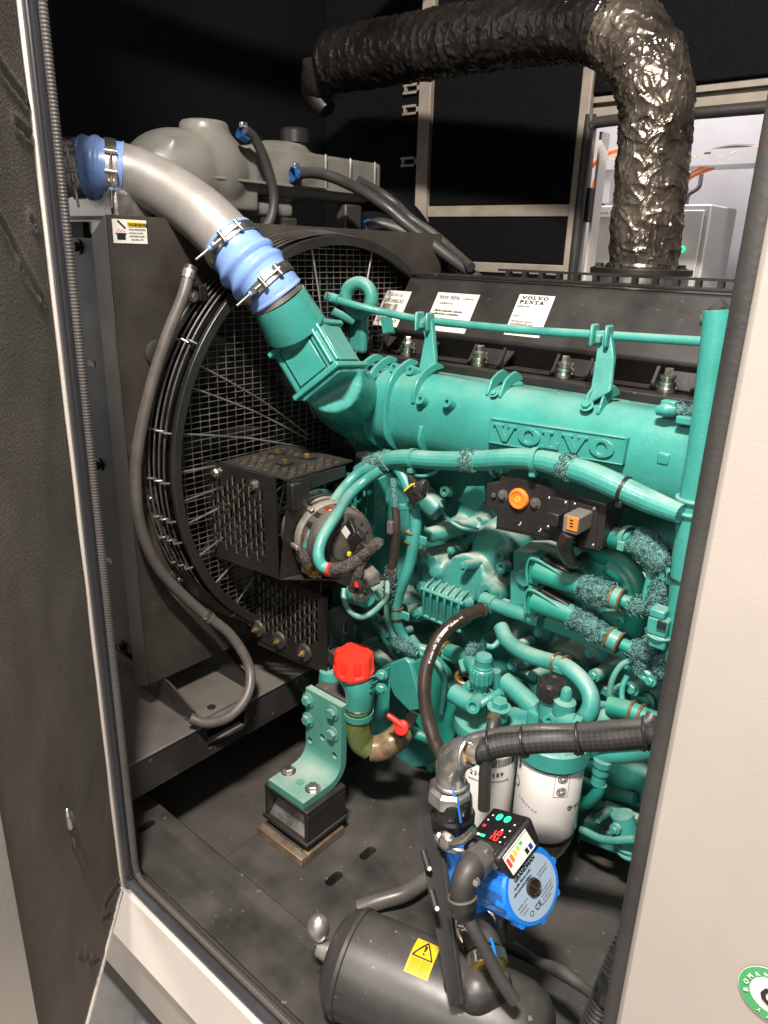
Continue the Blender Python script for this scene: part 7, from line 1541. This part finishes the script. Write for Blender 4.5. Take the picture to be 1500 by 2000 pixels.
# blended neck of the tank and weld lump
nb = MB(); q1 = at(956, 1898, d=1.09); q2 = TA + td * ((q1 - TA).dot(td)); nb.cyl(q1, q2, .030, .062, 24); nb.ball(at(900, 1925, d=1.10), .028, 16); nb.ball(at(930, 1935, d=1.09), .036, 16); nb.cyl(at(884, 1850, d=1.12), at(900, 1930, d=1.09), .014, .026, 14)
nb.build('welded_neck', BLACKM, ht, remesh=.004, relax=6)
# slotted bracket plate beside pump
sb = thing('pump_bracket', at(880, 1960, y=.75), 'tall black slotted steel bracket standing beside the blue pump', 'bracket')
B0, B1, B2, B3 = at(812, 1606, y=.76), at(848, 1578, y=.80), at(897, 1960, d=1.045), at(876, 1965, d=1.045)
MB().prism([B0, B1, B2, B3], (.005, .004, 0)).build('plate', mat('bracket_black', (.010, .009, .009), .6, spec=.25, var=.3), sb, bevel=.001)
MB().prism([B1 + V((.004, 0, 0)), at(860, 1600, y=.80), at(906, 1962, d=1.05), B2 + V((.004, 0, 0))], (.0, .004, 0)).build('folded_edge', BLACKM, sb, bevel=.001)
for (px, py, px2, py2) in ((826, 1660, 838, 1700), (842, 1738, 853, 1778)):
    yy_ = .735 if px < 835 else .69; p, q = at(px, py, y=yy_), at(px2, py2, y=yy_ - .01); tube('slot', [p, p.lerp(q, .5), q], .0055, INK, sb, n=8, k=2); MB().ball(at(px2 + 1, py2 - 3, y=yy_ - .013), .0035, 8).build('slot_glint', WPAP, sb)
tag(tube('lower_hose', pts([(700, 1775, .80), (740, 1760, .83), (790, 1745, .87), (830, 1720, .92), (860, 1700, .96)]), .0155, GREYH, n=20), 'dark hose passing behind the tank towards the slotted bracket', 'hose')
tag(tube('flat_strap', pts([(985, 1850, .86), (1010, 1855, .85), (1050, 1878, .84), (1100, 1900, .83), (1140, 1930, .82), (1185, 1960, .80)]), [.007, .012, .008, .012, .008, .01], RUBBER, n=10), 'twisted black strap trailing right across the floor from the tank', 'strap')
tag(tube('floor_cable', pts([(985, 1780, .92), (980, 1820, .90), (990, 1855, .87)]), .010, RUBBER, n=10), 'black cable dropping behind the blue pump', 'cable')
cr = tube('corrugated_conduit', dense(pts([(1250, 1800, .80), (1215, 1870, .76), (1190, 1930, .74), (1160, 2010, .72)]), .0022), .017, PLASTIC, n=18, raw=True, lump=lambda p, i, j, a, L: .0022 * (1 if i % 3 == 0 else -.4)); tag(cr, 'black corrugated conduit at the lower right beside the rubber seal', 'conduit')
tag(MB().cyl(at(1195, 1925, y=.73), at(1188, 1945, y=.73), .019, n=20).build('conduit_gland', mat('glossy_black', (0, 0, 0))), 'glossy black gland on the corrugated conduit', 'gland')

for o in [o for o in COL.objects if o.type == 'MESH' and o.name.startswith(('frayed_sleeve', 'frayed_tape'))]:
    if o.parent and o.parent.parent: continue
    fray(o, min(420, 60 + len(o.data.vertices) // 6), .006 if 'tape' in o.name else .009)
# ---------------------------------------------------------------- more small fittings on the block
for px, py, y_, r in ((905, 1105, 1.19, .007), (880, 1075, 1.24, .006), (1000, 1300, 1.16, .008), (1040, 1320, 1.18, .007), (1160, 1320, 1.16, .008), (1205, 1350, 1.16, .007), (1235, 1345, 1.15, .009), (1010, 1260, 1.17, .006), (760, 1240, 1.15, .007), (735, 1215, 1.14, .006), (870, 1420, 1.14, .008), (885, 1450, 1.14, .007), (1240, 1440, 1.12, .009), (1225, 1300, 1.16, .006), (840, 1500, 1.18, .007), (1200, 1620, 1.15, .007), (1165, 1600, 1.16, .006), (705, 1260, 1.13, .007), (815, 1330, 1.12, .006), (1270, 1330, 1.12, .007)):
    q = at(px, py, y=y_); e_ = MB().lathe([(r * 1.7, -.05), (r * 1.5, 0), (0, 0)], q, (-.1, -1, .15), 18).build('bolt_boss', TEALC, eb); hexbolt('bolt', q, (-.1, -1, .15), r, TEAL, e_)
pg = 'thin teal fuel pipes on the block'
for P, r, lb in (([(860, 985, 1.25), (872, 1010, 1.2), (900, 1030, 1.2), (935, 1035, 1.22)], .0045, 'thin teal pipe crossing below the five-sided plate'),
    ([(1225, 1320, 1.13), (1215, 1345, 1.12), (1218, 1375, 1.11), (1240, 1392, 1.10)], .005, 'thin teal pipe bending down behind the pale thin tube'),
    ([(1150, 1480, 1.12), (1180, 1458, 1.11), (1230, 1452, 1.11), (1290, 1440, 1.10)], .006, 'thin teal pipe just below the braided hose at right'),
    ([(985, 1240, 1.16), (965, 1262, 1.14), (950, 1262, 1.13)], .006, 'short teal pipe entering the valve cluster from the right'),
    ([(1000, 1440, 1.12), (1035, 1425, 1.10), (1045, 1400, 1.09)], .005, 'thin teal pipe between the two filter heads'),
    ([(760, 1220, 1.12), (800, 1260, 1.11), (850, 1300, 1.11), (880, 1350, 1.11)], .0045, 'thin teal pipe running down behind the arching rubber hose'),
    ([(1135, 1620, 1.16), (1180, 1640, 1.15), (1240, 1640, 1.15)], .008, 'lowest teal pipe on the sump at right')):
    tag(tube('fuel_pipe', pts(P), r, TEAL, n=10), lb, 'pipe', pg)
for (px, py), (px2, py2), y_ in (((995, 1300), (1045, 1325), 1.2), ((1165, 1335), (1225, 1365), 1.19), ((1175, 1570), (1245, 1600), 1.2)):
    p, q = at(px, py, y=y_), at(px2, py2, y=y_); MB().prism([p, q, q + V((0, 0, -.02)), p + V((0, 0, -.02))], (0, .02, 0)).build('cast_web', TEALC, eb, bevel=.004)

# ---------------------------------------------------------------- lettering to mesh, one object per carrier and ink
dg = bpy.context.evaluated_depsgraph_get(); grp_ = {}
for o in [o for o in COL.objects if o.type == 'FONT']: grp_.setdefault((o.parent, o.data.materials[0]), []).append(o)
for (par, m), obs in grp_.items():
    bm = bmesh.new()
    for o in obs:
        me = bpy.data.meshes.new_from_object(o.evaluated_get(dg)); me.transform(o.matrix_world); bm.from_mesh(me); bpy.data.meshes.remove(me)
    me = bpy.data.meshes.new('lettering'); bm.to_mesh(me); bm.free(); me.materials.clear(); me.materials.append(m)
    for p in me.polygons: p.material_index = 0
    for o in obs: bpy.data.objects.remove(o)
    o = bpy.data.objects.new('lettering', me); COL.objects.link(o); o.parent = par

# ---------------------------------------------------------------- put every empty at the base of its thing
for e in [o for o in COL.objects if o.type == 'EMPTY']:
    if 'base_xyz' in e:
        b_ = V(e['base_xyz']); del e['base_xyz']; e.location = b_
        for ch_ in e.children: ch_.matrix_local = Matrix.Translation(-b_) @ ch_.matrix_local
